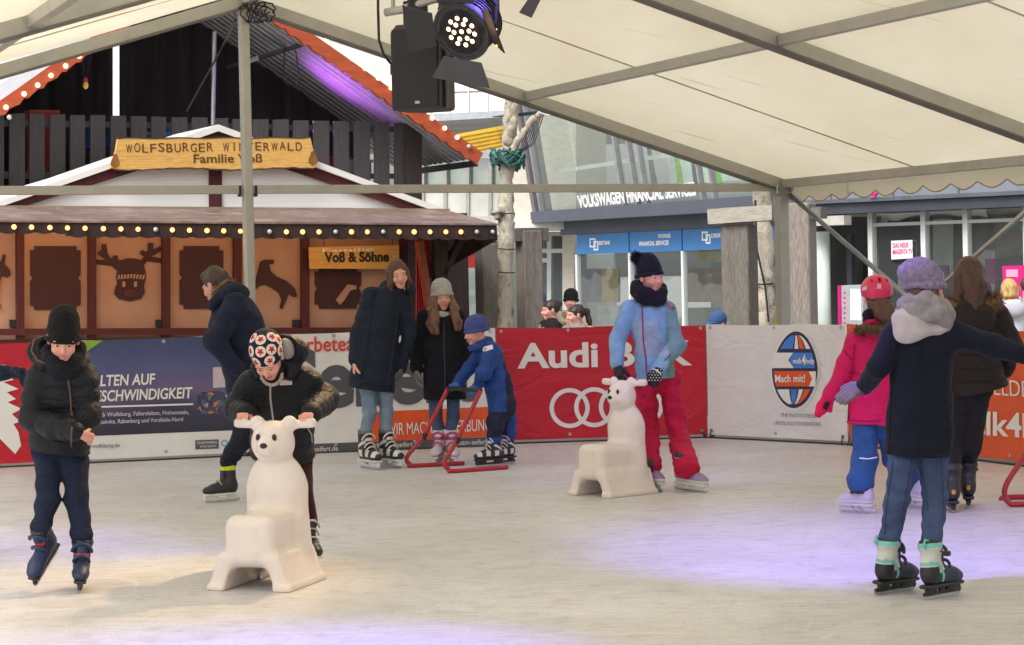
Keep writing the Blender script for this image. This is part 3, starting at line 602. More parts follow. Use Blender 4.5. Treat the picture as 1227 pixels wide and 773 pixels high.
def plaque(x0, x1, y0, y1):
    w_, h_ = 5, 5; ym = (y0 + y1) / 2
    P = [(x0 + w_, y0), (x1 - w_, y0), (x1 - w_, y0 + h_), (x1, y0 + h_), (x1, ym - 4), (x1 - 3, ym), (x1, ym + 4), (x1, y1 - h_), (x1 - w_, y1 - h_), (x1 - w_, y1), (x0 + w_, y1), (x0 + w_, y1 - h_), (x0, y1 - h_), (x0, ym + 4), (x0 + 3, ym), (x0, ym - 4), (x0, y0 + h_), (x0 + w_, y0 + h_)]
    m = MB(); m.prism([K.px(*p) for p in P], K, .003, .022); m.build('plaque', PLAQ, hut)
plaque(36, 96, 295, 371); plaque(215, 267, 295, 370); plaque(377, 432, 321, 370)
def cutout(name, pts, mat, d0=.003, d1=.02, par=None):
    m = MB(); m.prism([K.px(*p) for p in pts], K, d0, d1); return m.build(name, mat, par or hut)
Z5 = lambda P: [(x / 3.513, 200 + y / 3.513) for x, y in P]
rd = cutout('reindeer_cutout', Z5([(498, 395), (535, 385), (570, 386), (600, 396), (610, 440), (612, 470), (604, 500), (608, 530), (590, 556), (545, 566), (500, 556), (480, 535), (486, 505), (494, 490), (488, 465), (495, 430)]), PLAQ)
def branch(P, r):
    m = MB(); 
    for seg in P:
        for a, b in zip(seg[:-1], seg[1:]):
            A, B = np.array(K.px(*Z5([a])[0])), np.array(K.px(*Z5([b])[0])); d = nrm(np.append(B - A, 0))[:2]; q = np.array([-d[1], d[0]]) * r
            m.prism([tuple(A + q - d * r * .4), tuple(A - q - d * r * .4), tuple(B - q * .8 + d * r * .4), tuple(B + q * .8 + d * r * .4)], K, .0035 + .0004 * RS.rand(), .019 + .002 * RS.rand())
    m.build('antler', PLAQ, rd)
branch([[(500, 428), (470, 405), (440, 372), (436, 330)], [(470, 405), (408, 400)], [(448, 380), (420, 362)], [(486, 412), (484, 378)]], .033)
branch([[(600, 400), (615, 385), (632, 355), (632, 325)], [(615, 385), (672, 395)], [(628, 368), (672, 346)], [(622, 375), (596, 360)]], .033)
mz = MB(); 
for k in range(9):
    a, b = 495 + k * 13, 455 + 12 * math.sin(k / 8 * 1.0); 
    mz.prism([K.px(*p) for p in Z5([(a, 452 + abs(k - 4)), (a + 8, 450 + abs(k - 4)), (a + 5, 468 + abs(k - 4)), (a - 3, 470 + abs(k - 4))])], K, .021, .026)
for ex in (518, 567): mz.prism([K.px(*p) for p in Z5([(ex - 6, 484), (ex + 6, 482), (ex + 7, 504), (ex - 5, 506)])], K, .023, .027)
mz.build('painted_trim', CREAM, rd)
cutout('nose', Z5([(515, 520), (545, 514), (572, 520), (566, 545), (545, 550), (520, 544)]), M('muzzle_brown', (84, 36, 36), .7), .023, .03, rd)
Z6 = lambda P: [(300 + x / 3.5125, 200 + y / 3.5125) for x, y in P]
cutout('leaping_deer_cutout', Z6([(40, 400), (60, 390), (98, 392), (96, 408), (78, 412), (84, 440), (110, 462), (150, 480), (185, 512), (195, 545), (180, 548), (160, 535), (150, 560), (132, 600), (122, 592), (130, 560), (118, 530), (90, 510), (60, 495), (40, 500), (-10, 540), (-25, 530), (20, 480)]), PLAQ)
cutout('deer_cutout', Z5([(-60, 430), (-20, 400), (5, 395), (12, 368), (24, 372), (18, 410), (38, 430), (44, 455), (30, 466), (8, 458), (0, 480), (-10, 560), (2, 590), (-14, 600), (-40, 520), (-80, 540), (-80, 450)]), PLAQ)
cutout('toboggan_ornament', Z6([(355, 560), (385, 520), (405, 495), (440, 500), (440, 515), (415, 520), (390, 560), (372, 580)]), CREAM, .024, .05)
# name board under the awning
nb = thing('name_board', 'varnished pine board with dark lettering hanging over the right-hand plaque', 'sign', K.wpx(424, 322, .2))
KN = K.off(.2)
m = MB(); m.prism([KN.px(*p) for p in Z6([(247, 338), (626, 330), (626, 430), (250, 428)])], KN, -.02, 0); m.build('board', GOLD, nb)
m = MB(); text_px(m, KN, 'Voß & Söhne', 388.5, 314, 466, 313, 12, .04, 0, .004); m.build('lettering', M('black_paint', (36, 30, 28), .6), nb)
m = MB(); text_px(m, KN, 'Familie', 386, 302.5, 448, 300.5, 4.5, .02, 0, .004); m.build('small_lettering', M('sign_white', (240, 230, 215), .6), nb)
m = MB()
for x in (388, 470): m.tube([KN.wpx(x, 294), KN.wpx(x + 1, 276)], .006, 5)
m.build('hanging_chain', BLACK, nb)
# awning: fascia with bulbs, tiled skirt roof
Wf = lambda x, y, d=0: KF.wpx(x, y, d)
ln = lambda x: 264.5 + (x / 595) * 4                                # top edge of the fascia (pixels)
m = MB(); P = [KF.px(x, ln(x)) for x in (-70, 595)]; low = []
xs = np.linspace(595, -70, 200)
for x in xs: low.append(KF.px(x, ln(x) + 17.5 + 2.2 * abs(math.sin(x * math.pi / 21)) - (4 if x < 80 else 0)))
m.prism(P + low, KF, -.03, 0); fas = m.build('fascia', DBRN, hut)
lit = [16, 37, 59, 80, 101, 123, 144, 164.5, None, 205.5, 226, 247, 267, 287, -322, 342, 361.5, 381, -401, 420, 439, -458, 477, 495, 514, 533, 551, -570, -589]
for x in lit + [-185.6]:
    if x is None: continue
    off = x < 0; x = abs(x); y = 271.8 + 6.2 * min(1, x / 330); m = MB(); m.ball(Wf(x, y, .03), .025 + .003 * RS.rand(), 6); bb = m.build('bulb', BULBOFF if off else BULB, fas, smooth=True)
    m = MB(); m.tube([Wf(x, y, 0), Wf(x, y, .02)], .022, 8); m.build('bulb_socket', BLACK, bb)
TILE = M('awning_shingles', (122, 100, 92), .42, .28, 9, .5, 14, stretch=(1, 1, 1), dirt=(190, 176, 168), dscale=3, damt=.5)
m = MB(); top = [(-70, 250), (-70, 250)]
A = [Wf(-70, ln(-70) - .5, .02), Wf(596, ln(596) - .5, .02), K.wpx(533, 252, .05), K.wpx(-70, 247, .05)]
m.add(A + [a - V3(0, 0, .02) for a in A], [(0, 1, 2, 3), (7, 6, 5, 4), (0, 4, 5, 1), (1, 5, 6, 2)])
Er = K.wpx(533, 252, -2.2); m.add([A[1], Er + KU * .75 - V3(0, 0, .62), Er, A[2]], [(0, 1, 2, 3)])
m.build('awning_roof', TILE, hut)
m = MB(); a, b = Wf(595, ln(595) + 9, -.015), Er + KU * .75 - V3(0, 0, .72); m.beam(a, b, .03, .2); m.build('fascia', DBRN, hut)
m = MB(); m.prism([K.px(*p) for p in [(-70, 246), (535, 250.5), (535, 254), (-70, 250)]], K, .02, .10); m.build('ridge_capping', M('weathered_capping', (150, 132, 110), .7), hut)
# white gable above the awning
KG = K.off(-.05)
m = MB(); m.prism([KG.px(*p) for p in [(-60, 249), (536, 253), (258, 155)]], KG, -.1, 0); m.build('gable_wall', WHITEB, hut)
m = MB(); m.prism([KG.px(*p) for p in [(250, 160), (265, 160), (265, 252), (250, 252)]], KG, .003, .03); m.build('gable_post', DRED, hut)
for (a, b, sg) in (((258, 150), (-62, 262), -1), ((258, 150), (534, 253), 1)):
    ax, ay = a; bx, by = b; m = MB()
    m.prism([KG.px(ax, ay), KG.px(bx, by), KG.px(bx - sg * 3, by + 6), KG.px(ax, ay + 8)][::sg], KG, -1.6, .12); m.build('verge_board', M('white_paint', (232, 230, 226), .5, .05, 4), hut)
    m = MB(); m.prism([KG.px(ax, ay + 8.5), KG.px(bx - sg * 2, by + 4), KG.px(bx - sg * 44, by), KG.px(ax, ay + 25)][::sg], KG, .032, .07); m.build('rake_board', DRED, hut)
sgn = thing('carved_sign', 'long live-edge pine sign reading WOLFSBURGER WINTERWALD on the gable', 'sign', K.wpx(256, 202, .1))
KS = K.off(.14)
up = [(133, 201), (134, 194), (139, 180), (141, 167)]; top_ = [(x, 166.5 - .8 * (x - 141) / 240 + .6 * math.sin(x * .11)) for x in np.linspace(150, 365, 24)]
rt = [(372, 165), (374, 174), (377, 186), (381, 198)]; lo_ = [(x, 202 + 1.2 * math.sin(x * .05) + .5 * math.sin(x * .3) - .002 * (x - 133)) for x in np.linspace(376, 138, 30)]
m = MB(); m.prism([KS.px(*p) for p in up + top_ + rt + lo_], KS, -.05, 0); bd = m.build('board', GOLD, sgn)
m = MB(); m.prism([KS.px(*p) for p in [(141, 166.5)] + top_ + [(372, 165), (372, 163.8)] + [(x, y - 1.4) for x, y in top_[::-1]] + [(141, 165)]], KS, -.055, .004); m.prism([KS.px(*p) for p in lo_ + [(x, y + 1.6) for x, y in lo_[::-1]]], KS, -.055, .004); m.build('bark_edge', M('bark', (84, 62, 54), .9, .3, 12, .6, 30), bd)
m = MB(); s_ = 'WOLFSBURGER WINTERWALD'; xx = np.linspace(150, 363, len(s_) + 1)
for i, c in enumerate(s_):
    if c != ' ': e_ = 3.0 if c == 'I' else 0; yb_ = 183.2 - i * .13 - (.9 if i % 3 == 1 else 0); text_px(m, KS, c, xx[i] + 1 + e_, yb_, xx[i + 1] - 1.4 - e_, yb_, 10.6 - i * .04, .0, 0, .003)
text_px(m, KS, 'Familie Voß', 232, 195.2, 314, 194.4, 10.2, .012, 0, .003); m.build('lettering', OUTL, bd)
for q in ((138, 193), (375, 190)): MB().prism([KS.px(q[0] + 5 * math.cos(t) * (1 + .3 * math.sin(3 * t)), q[1] + 9 * math.sin(t)) for t in np.linspace(6.28, 0, 12, endpoint=False)], KS, .001, .003).build('knot_stain', M('burnt_wood', (140, 92, 40), .8, .3, 10), bd)
# right-hand end of the hut: red curtain, post, braces
m = MB(); V = []
for i in range(41):
    for y in (284, 404): a, b = K.px(484 + i * .42, y); V.append(K.W(a, b, .35 + .03 * math.sin(i * 1.1)))
m.add(V, [(2 * i, 2 * i + 1, 2 * i + 3, 2 * i + 2) for i in range(40)]); m.build('red_curtain', M('red_glitter', (170, 30, 40), .5, .5, 60), hut, smooth=True)
PD = K.off(.6)
for pts, mt in (([(520, 286), (520, 420), (534, 420), (534, 286)], DBRN), ([(499, 290), (511, 368), (517, 366), (505, 288)], M('orange_brown_wood', (128, 66, 44), .7, .2, 10)), ([(556, 286), (533, 331), (528, 327), (550, 284)], DBRN)):
    m = MB(); m.prism([PD.px(*p) for p in pts], PD, -.06, .06); m.build('corner_post' if pts[0][0] == 520 else 'brace', mt, hut)
for x in (60, 160, 255, 350, 440):                                   # warm light of the awning bulbs
    l = bpy.data.lights.new('bulb_glow', 'POINT'); l.energy = 5 if x > 80 else 11; l.color = (1, .55, .22); l.shadow_soft_size = .15
    o = bpy.data.objects.new('bulb_glow', l); COL.objects.link(o); o.location = KF.wpx(x, 282, -.25)

# ------------------------------------------------------------------ balcony pavilion above and behind the hut
BF = Plane(at(244, 100, 26.6) * [1, 1, 0], KU)                       # plane of the bargeboards
BN = BF.off(-.7); BW = BF.off(-2.3)
ORG_ = M('orange_paint', (172, 76, 42), .55, .18, 8, .2, 30, stretch=(.4, .4, 3))
CORR = M('corrugated_iron', (176, 174, 178), .45, .12, 5, metal=.15); GREYP = wood('weathered_dark_plank', (74, 70, 70), along=(6, 6, .12), var=.3)
pav = thing('balcony_pavilion', 'dark balcony with plank railing under an orange-edged gable roof', 'pavilion', BF.W(0, 0))
apex = (244, -50)
def edge_px(x): return apex[1] + .70 * abs(x - apex[0]) 
for sg, xe in ((1, 578), (-1, -90)):
    N = 60; X = np.linspace(apex[0], xe, N)
    up_ = [(x, edge_px(x)) for x in X]; lo_ = [(x - sg * 5, edge_px(x) + 15.5 + 2.0 * math.sin(abs(x - apex[0]) * .42)) for x in X[::-1]]; lo_[0] = (xe - sg * 8, edge_px(xe) + 14); lo_[-1] = (apex[0], apex[1] + 19)
    m = MB(); m.prism([BF.px(*p) for p in up_ + lo_], BF, -.03, .03); fb = m.build('bargeboard', ORG_, pav)
    bl = [(358, 25), (375, 36), (390, 47.5), (406, 59), (421, 70.6), (436, 82.6), (451.6, 94), (467, 106), (482, 117), (497, 128.5), (516, 142), (531, 154), (546, 165), (-560, 176)] if sg > 0 else [(-10, 141), (6, 129), (27.7, 113), (44, 102.5), (60, 91), (77.5, 79.6), (94, 68)]
    for x, y in bl: 
        m = MB(); m.ball(BF.wpx(abs(x), y, .05), .031, 6); m.build('bulb', BULBOFF if x < 0 else M('pale_bulb', (255, 214, 160), emit=1.4), fb, smooth=True)
    # corrugated roof sheet running back from the bargeboard
    A = np.array(BF.px(apex[0], apex[1] + 6)); B = np.array(BF.px(xe - sg * 4, edge_px(xe) + 6)); V = []; nd = 90
    for i in range(nd + 1):
        d = -2.7 * i / nd
        z = .07 if i % 6 == 0 else 0
        for f in (0, .25, .5, .75, 1): q = A + (B - A) * f; V.append(BF.W(q[0], q[1] + z, d - .03))
    m = MB(); m.add(V, [(i * 5 + j, i * 5 + j + 1, (i + 1) * 5 + j + 1, (i + 1) * 5 + j) for i in range(nd) for j in range(4)]); m.build('corrugated_roof', CORR, pav)
    m = MB(); e0 = BF.W(B[0], B[1] - .06, -.1); e1 = BF.W(B[0], B[1] - .06, -2.6); m.beam(e0, e1, .06, .08); m.build('eave_gutter', BLACK, pav)
# tie rod under the roof and dark back cloths with a slit of daylight
CLOTHB = M('black_stage_cloth', (58, 52, 54), .95, .25, 2, .3, 12, stretch=(3, 3, .4))
for (a, b) in ((-90, 136), (143, 440)):
    V = []; n = 60
    for i in range(n + 1):
        x = a + (b - a) * i / n; 
        for y in (edge_px(x) + 12 if True else 0, 240): q = BW.px(x, y if y < 235 else 240); V.append(BW.W(q[0], q[1], .05 * math.sin(i * .9) + .03 * math.sin(i * 2.3)))
    mk('back_cloth', V, [(2 * i, 2 * i + 1, 2 * i + 3, 2 * i + 2) for i in range(n)], CLOTHB, pav, True)
m = MB(); m.beam(BF.wpx(318, 68, -.9), BF.wpx(380, 46, -.9), .06, .06); m.tube([BN.wpx(255, 150), BN.wpx(257, 38)], .03, 10); m.build('scaffold_pole', STEEL, pav)
m = MB(); m.beam(BF.wpx(310, 70, -1.2), BF.wpx(384, 47, -.4), .05, .05); m.build('roof_strut', BLACK, pav)
for i in range(23):
    x0 = -62 + i * 24.3; yt = 135.5 + 11.5 * max(0, x0) / 500; wv = 17.5 + RS.rand() * 1.5
    if x0 > 485: break
    m = MB(); m.prism([BN.px(x0, yt + RS.rand()), BN.px(x0, 262), BN.px(x0 + wv, 262), BN.px(x0 + wv, yt + RS.rand())], BN, -.02, .02); m.build('railing_plank', GREYP, pav)
m = MB(); m.prism([BN.px(-70, 142), BN.px(-70, 150), BN.px(500, 158), BN.px(500, 152)], BN, -.09, -.03); m.prism([BN.px(-70, 205), BN.px(-70, 214), BN.px(500, 214), BN.px(500, 208)], BN, -.09, -.03); m.build('railing_bar', GREYP, pav)
m = MB(); m.prism([BN.px(483, 146), BN.px(483, 290), BN.px(502, 290), BN.px(502, 146)], BN, -.1, .1); m.build('corner_post', wood('dark_post', (58, 48, 46), along=(6, 6, .2)), pav)
m = MB(); m.box(BN.W(BN.px(220, 230)[0], 1.2, -1.1), (4.0, .9, 1.25), [KU, K.n0, [0, 0, 1]]); m.build('base_wall', DBRN, pav)
m = MB(); m.tube([T(-.05, -.1, 4.0), BN.wpx(262, 60, .1), BN.wpx(222, 134, .06)], .014, 6); m.build('power_cable', BLACK, pav)
# crates and boxes seen through the railing gaps
for k, (x, y0, y1, c, nm) in enumerate([(60, 130, 205, (176, 58, 44), 'red'), (118, 156, 178, (52, 70, 150), 'blue'), (141, 158, 175, (60, 80, 170), 'dark blue'), (196, 157, 168, (70, 150, 200), 'sky blue'), (224, 150, 164, (90, 130, 200), 'pale blue'), (413, 186, 208, (190, 60, 60), 'crimson'), (440, 190, 210, (205, 200, 198), 'white')]):
    c3 = BN.wpx(x + 2, (y0 + y1) / 2, -.45); hh = abs(BN.px(x, y0)[1] - BN.px(x, y1)[1]) / 2; m = MB(); m.box(c3, (.17, .14, hh), [KU, K.n0, [0, 0, 1]], bev=.015)
    m.box(c3 + V3(0, 0, hh - .015), (.185, .155, .02), [KU, K.n0, [0, 0, 1]])
    tag(m.build('storage_box', M('box%d' % k, c, .6)), nm + ' storage box behind the balcony planks', 'box', 'boxes on the balcony')
    zb = c3[2] - hh
    m = MB(); m.box(V3(c3[0], c3[1], zb - .03), (.25, .2, .03), [KU, K.n0, [0, 0, 1]])
    if False: m.build('shelf', DBRN, pav)
for nm, lab, x, y, p in (('pendant_ornament', 'red and yellow pendant on a string under the left bargeboard', 118, 60, [(114, 65), (118, 95), (124, 62)]), ('cable_loop', 'thin looped cable hanging under the purple-lit roof', 368, 60, [(361, 50), (360, 80), (366, 96), (375, 98), (378, 80), (374, 54)])):
    m = MB(); m.tube([BF.wpx(a, b, -.6) for a, b in p], .009, 5)
    if nm[0] == 'p': m.ball(BF.wpx(118.5, 97, -.6), (.035, .035, .05), 6, 1); m.ball(BF.wpx(118.5, 91, -.6), (.03, .03, .04), 6, 2)
    tag(m.build(nm, [BLACK, M('pend_yellow', (220, 190, 90), .5), M('pend_red', (190, 50, 60), .5)]), lab, 'ornament' if nm[0] == 'p' else 'cable')
l = bpy.data.lights.new('purple_stage_light', 'SPOT'); l.energy = 60; l.color = (.6, .14, 1); l.spot_size = math.radians(110); l.spot_blend = .8; l.shadow_soft_size = .08
o = bpy.data.objects.new('purple_stage_light', l); COL.objects.link(o); o.location = BF.wpx(390, 150, -.9); tgt = BF.wpx(440, 95, -.6)
o.rotation_euler = (Vector(o.location) - Vector(tgt)).to_track_quat('Z', 'Y').to_euler()
# ------------------------------------------------------------------ buildings round the square
GLS = glass('window_glass', (226, 236, 230), .94, .24); GLD = glass('shop_glass', (224, 234, 234), .95, .22)
FRM = M('light_frame', (196, 198, 196), .45, .08, 4, metal=.3); DGR = M('slate_cladding', (92, 96, 108), .5, .08, 3, metal=.2); BLUEP = M('blue_panel', (62, 124, 184), .45, .06, 2)
RENDER = M('pale_brick', (208, 200, 188), .85, .1, 6, .5, 18, stretch=(1, 1, 3.5)); CONC = M('concrete', (186, 180, 172), .85, .12, 2, .3, 20, dirt=(150, 145, 138), dscale=1.2)
INT = M('interior_wall', (116, 134, 148), .9, .25, .8); INTD = M('interior_dark', (96, 98, 100), .9, .4, 1.1)
def quadp(pl, x0, y0, x1, y1): return [pl.px(x0, y0), pl.px(x0, y1), pl.px(x1, y1), pl.px(x1, y0)]
def slabp(pl, P, d0, d1, name, mat, par): m = MB(); m.prism(P, pl, d0, d1); return m.build(name, mat, par)
# -- office building with the slanted glass front
a, b = at(692, 330, 44.0) * [1, 1, 0], at(868, 327, 40.0) * [1, 1, 0]
VP = Plane(a, b - a); VU = VP.u
off = thing('office_building', 'glass office block with blue panels and slanted upper windows', 'building', VP.W(2.5, 0))
r0, r1 = -.25, VP.px(1000, 300)[0]
zt = VP.px(692, 281)[1]; zb = VP.px(692, 305)[1]
def vr(n, m, s0, s1, z0, z1, d0, d1): mm = MB(); mm.prism([(s0, z0), (s0, z1), (s1, z1), (s1, z0)][::-1], VP, d0, d1); return mm.build(n, m, off)
bs = [0, VP.px(755, 300)[0], VP.px(818.5, 300)[0], r1]
vr('floor_slab', CONC, r0, r1, -.03, .08, -6, .05)
for i in range(3):
    bp = vr('blue_panel', BLUEP, bs[i] + .02, bs[i + 1] - .02, zb, zt, -.05, .02)
    pn = vr('window_pane', GLD, bs[i] + .02, bs[i + 1] - .02, .1, zb - .02, -.03, -.02)
for s in bs[:3]: vr('mullion', M('white_frame', (220, 222, 220), .4, .04), s - .035, s + .035, .08, zb - .003, -.06, .03)
vr('interior_wall', INT, r0, r1, .08, zt, -3.8, -3.6); vr('interior_ceiling', M('int_ceiling', (190, 192, 186), .8), r0, r1, zt + .0, zt + .1, -5.9, -.1)
vr('head_beam', DGR, r0 - .25, r1, zt + .003, zt + .26, -.6, .06)
zb0 = VP.px(692, 262)[1]; zb1 = VP.px(692, 252)[1]
m = MB(); m.prism([(r0 - .6, zt + .262), (r0 - .6, zb1), (r1, zb1 + .03), (r1, zt + .262)][::-1], VP, -.3, .55); m.build('fascia_band', DGR, off)
for (x, y0, y1, wd, c) in ((708, 322, 362, 26, (96, 100, 120)), (728, 322, 362, 26, (150, 124, 60)), (845, 322, 362, 50, (130, 90, 60)), (770, 330, 350, 24, (100, 140, 90)), (735, 366, 384, 40, (150, 150, 140)), (850, 300, 314, 30, (190, 180, 60))):
    pl = VP.off(-1.2); P = quadp(pl, x - wd / 2, y0, x + wd / 2, y1); slabp(pl, P, -.05, 0, 'poster', M('poster%d%d' % (x, y0), c, .6, .4, 3), off)
for k in range(4):
    mm = MB(); mm.box(VP.W(1.0 + k * 1.2, .45, -2.5 - .4 * (k % 2)), (.35, .3, .42), [VP.u, VP.n0, [0, 0, 1]], bev=.02); mm.build('desk', M('desk%d' % (k % 2), (170, 165, 155) if k % 2 else (80, 82, 90), .5), off)
for tx, a0, b0, a1, b1, cp in (('VOLKSWAGEN', 790, 285.0, 805, 284.6, 4.6), ('FINANCIAL SERVICES', 767.5, 294.8, 803, 293.2, 5.2), ('DIREKTBANK', 717.5, 293.6, 733, 292.8, 4.6), ('DIREKTBANK', 854, 284.9, 880, 283.6, 5)):
    text_px(MB(), VP, tx, a0, b0, a1, b1, cp, .03, 0, .03).build('panel_lettering', PAPER, off)
m = MB()
for (x, y, k) in ((711.5, 291, 1.0), (846, 283, 1.15)):
    for (dx, dy, ww, hh) in ((0, 0, 6, 9), (4, 3.5, 4.4, 9.5)):
        o_ = [(x - ww / 2 + dx, y - hh / 2 + dy), (x - ww / 2 + dx, y + hh / 2 + dy), (x + ww / 2 + dx, y + hh / 2 + dy), (x + ww / 2 + dx, y - hh / 2 + dy)]
        for i in range(4):
            p, q = o_[i], o_[(i + 1) % 4]; A, B = np.array(VP.px(*p)), np.array(VP.px(*q)); d = nrm(np.append(B - A, 0))[:2]; t = np.array([-d[1], d[0]]) * .016
            m.prism([tuple(A - d * .016 + t), tuple(A - d * .016 - t), tuple(B + d * .016 - t), tuple(B + d * .016 + t)], VP, .022, .03 + .002 * i)
m.build('phone_pictogram', PAPER, off)
# upper glass leaning outwards
UL = Plane(VP.W(r0 - .55, zb1 + .003, .3), VU, lean=.17)
def ub(n, m, P, d0, d1): mm = MB(); mm.prism(P, UL, d0, d1); return mm.build(n, m, off)
L_ = r1 - r0 + .6
for i in range(6):
    s0, s1 = i * L_ / 6, (i + 1) * L_ / 6
    ub('window_pane', GLS, [(s0 + .02, 0), (s1 - .02, 0), (s1 - .02, 4.4), (s0 + .02, 4.4)], -.03, -.02)
for q in (0.0, .335, .385, .42, .62, .66, .82, 1.0): ub('mullion', M('mullion_grey', (150, 148, 152), .5), [(q * L_ - .03, 0), (q * L_ + .03, 0), (q * L_ + .03, 4.4), (q * L_ - .03, 4.4)], -.06, .05)
ub('slanted_post', M('slanted_post', (120, 112, 116), .5), [(-.18, -.3), (-.06, -.3), (-.06, 4.4), (-.18, 4.4)], -.3, .12)
ub('interior_wall', M('int_green', (196, 210, 202), .9, .35, .7), [(.1, 0), (L_, 0), (L_, 4.4), (.1, 4.4)], -3.4, -3.3)
ub('handrail', PAPER, [(.2, .72), (.2, .80), (L_, 1.05), (L_, .97)][::-1], -.5, -.45)
for q, c in ((.30, (150, 200, 60)), (.44, (130, 210, 50)), (.2, (70, 90, 90)), (.36, (60, 70, 90)), (.6, (80, 110, 90)), (.7, (70, 80, 100))):
    ub('hanging_banner', M('hb%d' % int(q * 100), c, .7, .2), [(q * L_, .1), (q * L_ + .18, .1), (q * L_ + .12, 1.1), (q * L_ + .06, 1.1)], -1.6, -1.56)
m = MB(); text_px(m, UL, 'VOLKSWAGEN FINANCIAL SERVICES', 697, 248.0, 838, 232.5, 14, .045, 0, .07); m.build('sign_lettering', PAPER, off)
# -- pale brick block with glazed doors, to the left of the office
BP = Plane(at(640, 330, 45.5) * [1, 1, 0], V3(.985, -.17, 0))
bk = thing('brick_building', 'pale brick block with blank upper wall and grey framed doors', 'building', BP.W(0, 0))
slabp(BP, quadp(BP, 608, 60, 690, 264), -5, 0, 'wall', RENDER, bk)
slabp(BP, quadp(BP, 606, 264.5, 686, 276), -.5, 1.1, 'canopy_slab', M('white_soffit', (218, 218, 214), .7), bk)
slabp(BP, quadp(BP, 676, 277, 689, 405), -.4, .1, 'pier', RENDER, bk)
slabp(BP, [(BP.px(600, 300)[0], 0), (BP.px(676, 300)[0], 0), BP.px(676, 276.5), BP.px(600, 276.5)], -3.4, -3.2, 'interior_wall', INTD, bk)
for (x, y0, y1, w_) in ((638, 278, 420, 4), (656, 278, 420, 5), (674, 278, 420, 4), (645, 298, 420, 2)): slabp(BP, quadp(BP, x - w_ / 2, y0, x + w_ / 2, y1), -.3, -.2, 'door_frame', FRM, bk)
for (x0, x1, y) in ((636, 674, 300.5), (636, 674, 280), (636, 654, 312)): slabp(BP, quadp(BP, x0, y - 2.5, x1, y + 2.5), -.29, -.19, 'door_rail', FRM, bk)
slabp(BP, quadp(BP, 636, 278, 676, 420), -.36, -.35, 'window_pane', GLD, bk)
# -- far office front with rows of windows
FP = Plane(at(550, 330, 56.0) * [1, 1, 0], V3(.95, -.31, 0))
fo = thing('far_office_block', 'white office block with bands of windows seen past the pavilion', 'building', FP.W(0, 0))
slabp(FP, quadp(FP, 470, 190, 700, 262), -.5, -.25, 'interior_wall', M('far_int', (170, 178, 174), .9, .3, 1), fo)
slabp(FP, quadp(FP, 470, 222, 700, 260), -.2, 0, 'spandrel', M('far_spandrel', (186, 186, 180), .7, .1, 2), fo)
slabp(FP, quadp(FP, 470, 172, 700, 190), -.2, .02, 'roof_band', M('far_band', (160, 166, 172), .6), fo)
slabp(FP, quadp(FP, 470, 260.3, 700, 282), -.1, 1.5, 'canopy', M('far_canopy', (222, 220, 214), .7), fo)
for x in range(478, 700, 27): 
    slabp(FP, quadp(FP, x, 190.2, x + 4, 262), -.15, .06, 'mullion', M('far_mullion', (150, 148, 144), .6), fo)
    slabp(FP, quadp(FP, x + 4.2, 190.2, x + 26.8, 222), -.12, -.1, 'window_pane', GLS, fo)
slabp(FP, [(FP.px(470, 300)[0], 0), (FP.px(700, 300)[0], 0), FP.px(700, 283), FP.px(470, 283)], -3, -2.8, 'shop_wall', M('far_shop', (170, 176, 172), .9, .3, .8), fo)
rs = slabp(FP, quadp(FP, 470, 291, 606, 321), .2, .4, 'red_sign', M('sign_red', (206, 34, 44), .5, .05), fo)
m = MB(); text_px(m, FP, 'Santander', 535, 313.5, 561.5, 311.5, 11.5, .02, 0, .405); m.build('sign_lettering', PAPER, fo)
for x in (500, 545, 574, 590): slabp(FP, quadp(FP, x, 321.5, x + 4, 420), -.05, .1, 'shop_mullion', FRM, fo)
slabp(FP, quadp(FP, 500, 322, 606, 420), -.02, 0, 'window_pane', GLD, fo)
for (x, y0, y1, c) in ((566, 338, 372, (150, 200, 80)), (556, 322, 420, (225, 225, 222)), (580, 330, 420, (90, 110, 120))): slabp(FP, quadp(FP, x, y0, x + 9, y1), -1.2, -1.1, 'poster', M('fposter%d' % x, c, .7, .2), fo)
m = MB(); m.box(FP.W(0, 9, -9), (16, 6, 3.2), [FP.u, FP.n0, [0, 0, 1]]); m.build('upper_storeys', M('far_white', (206, 208, 206), .7, .15, .6), fo)
# glazed canopy and yellow awning high in the gap
gc = thing('glass_canopy', 'pale glazed roof on thin grey ribs above the far offices', 'canopy', at(580, 330, 50) * [1, 1, 0])
GC = Plane(at(580, 330, 50) * [1, 1, 0], V3(.97, -.22, 0), lean=-.25)
FROST = M('frosted_glass', (226, 232, 232), .25, .06, 1.2)
for i in range(8):
    x0 = 470 + i * 23; slabp(GC, quadp(GC, x0 + .8, 70, x0 + 22.6, 140 + i * -1.2), -.03, 0, 'glass_panel', FROST, gc)
    slabp(GC, quadp(GC, x0 - 1, 70, x0 + .6, 142 + i * -1.2), -.06, .05, 'rib', FRM, gc)
slabp(GC, [GC.px(470, 141), GC.px(470, 150), GC.px(655, 139), GC.px(655, 131)], -.2, .1, 'gutter', M('gutter_grey', (150, 154, 160), .5), gc)
slabp(GC, [GC.px(470, 112), GC.px(470, 114), GC.px(655, 106), GC.px(655, 104)], .003, .06, 'glazing_bar', FRM, gc)
yo = thing('yellow_awning', 'yellow banded awning hanging below the glazed canopy', 'awning', at(580, 330, 48) * [1, 1, 0])
YP = Plane(at(580, 330, 48) * [1, 1, 0], V3(.97, -.22, 0), lean=.2)
slabp(YP, [YP.px(538, 163), YP.px(540, 188), YP.px(607, 176), YP.px(608, 150)], -.06, 0, 'cloth', M('yellow_cloth', (224, 186, 62), .7, .1), yo)
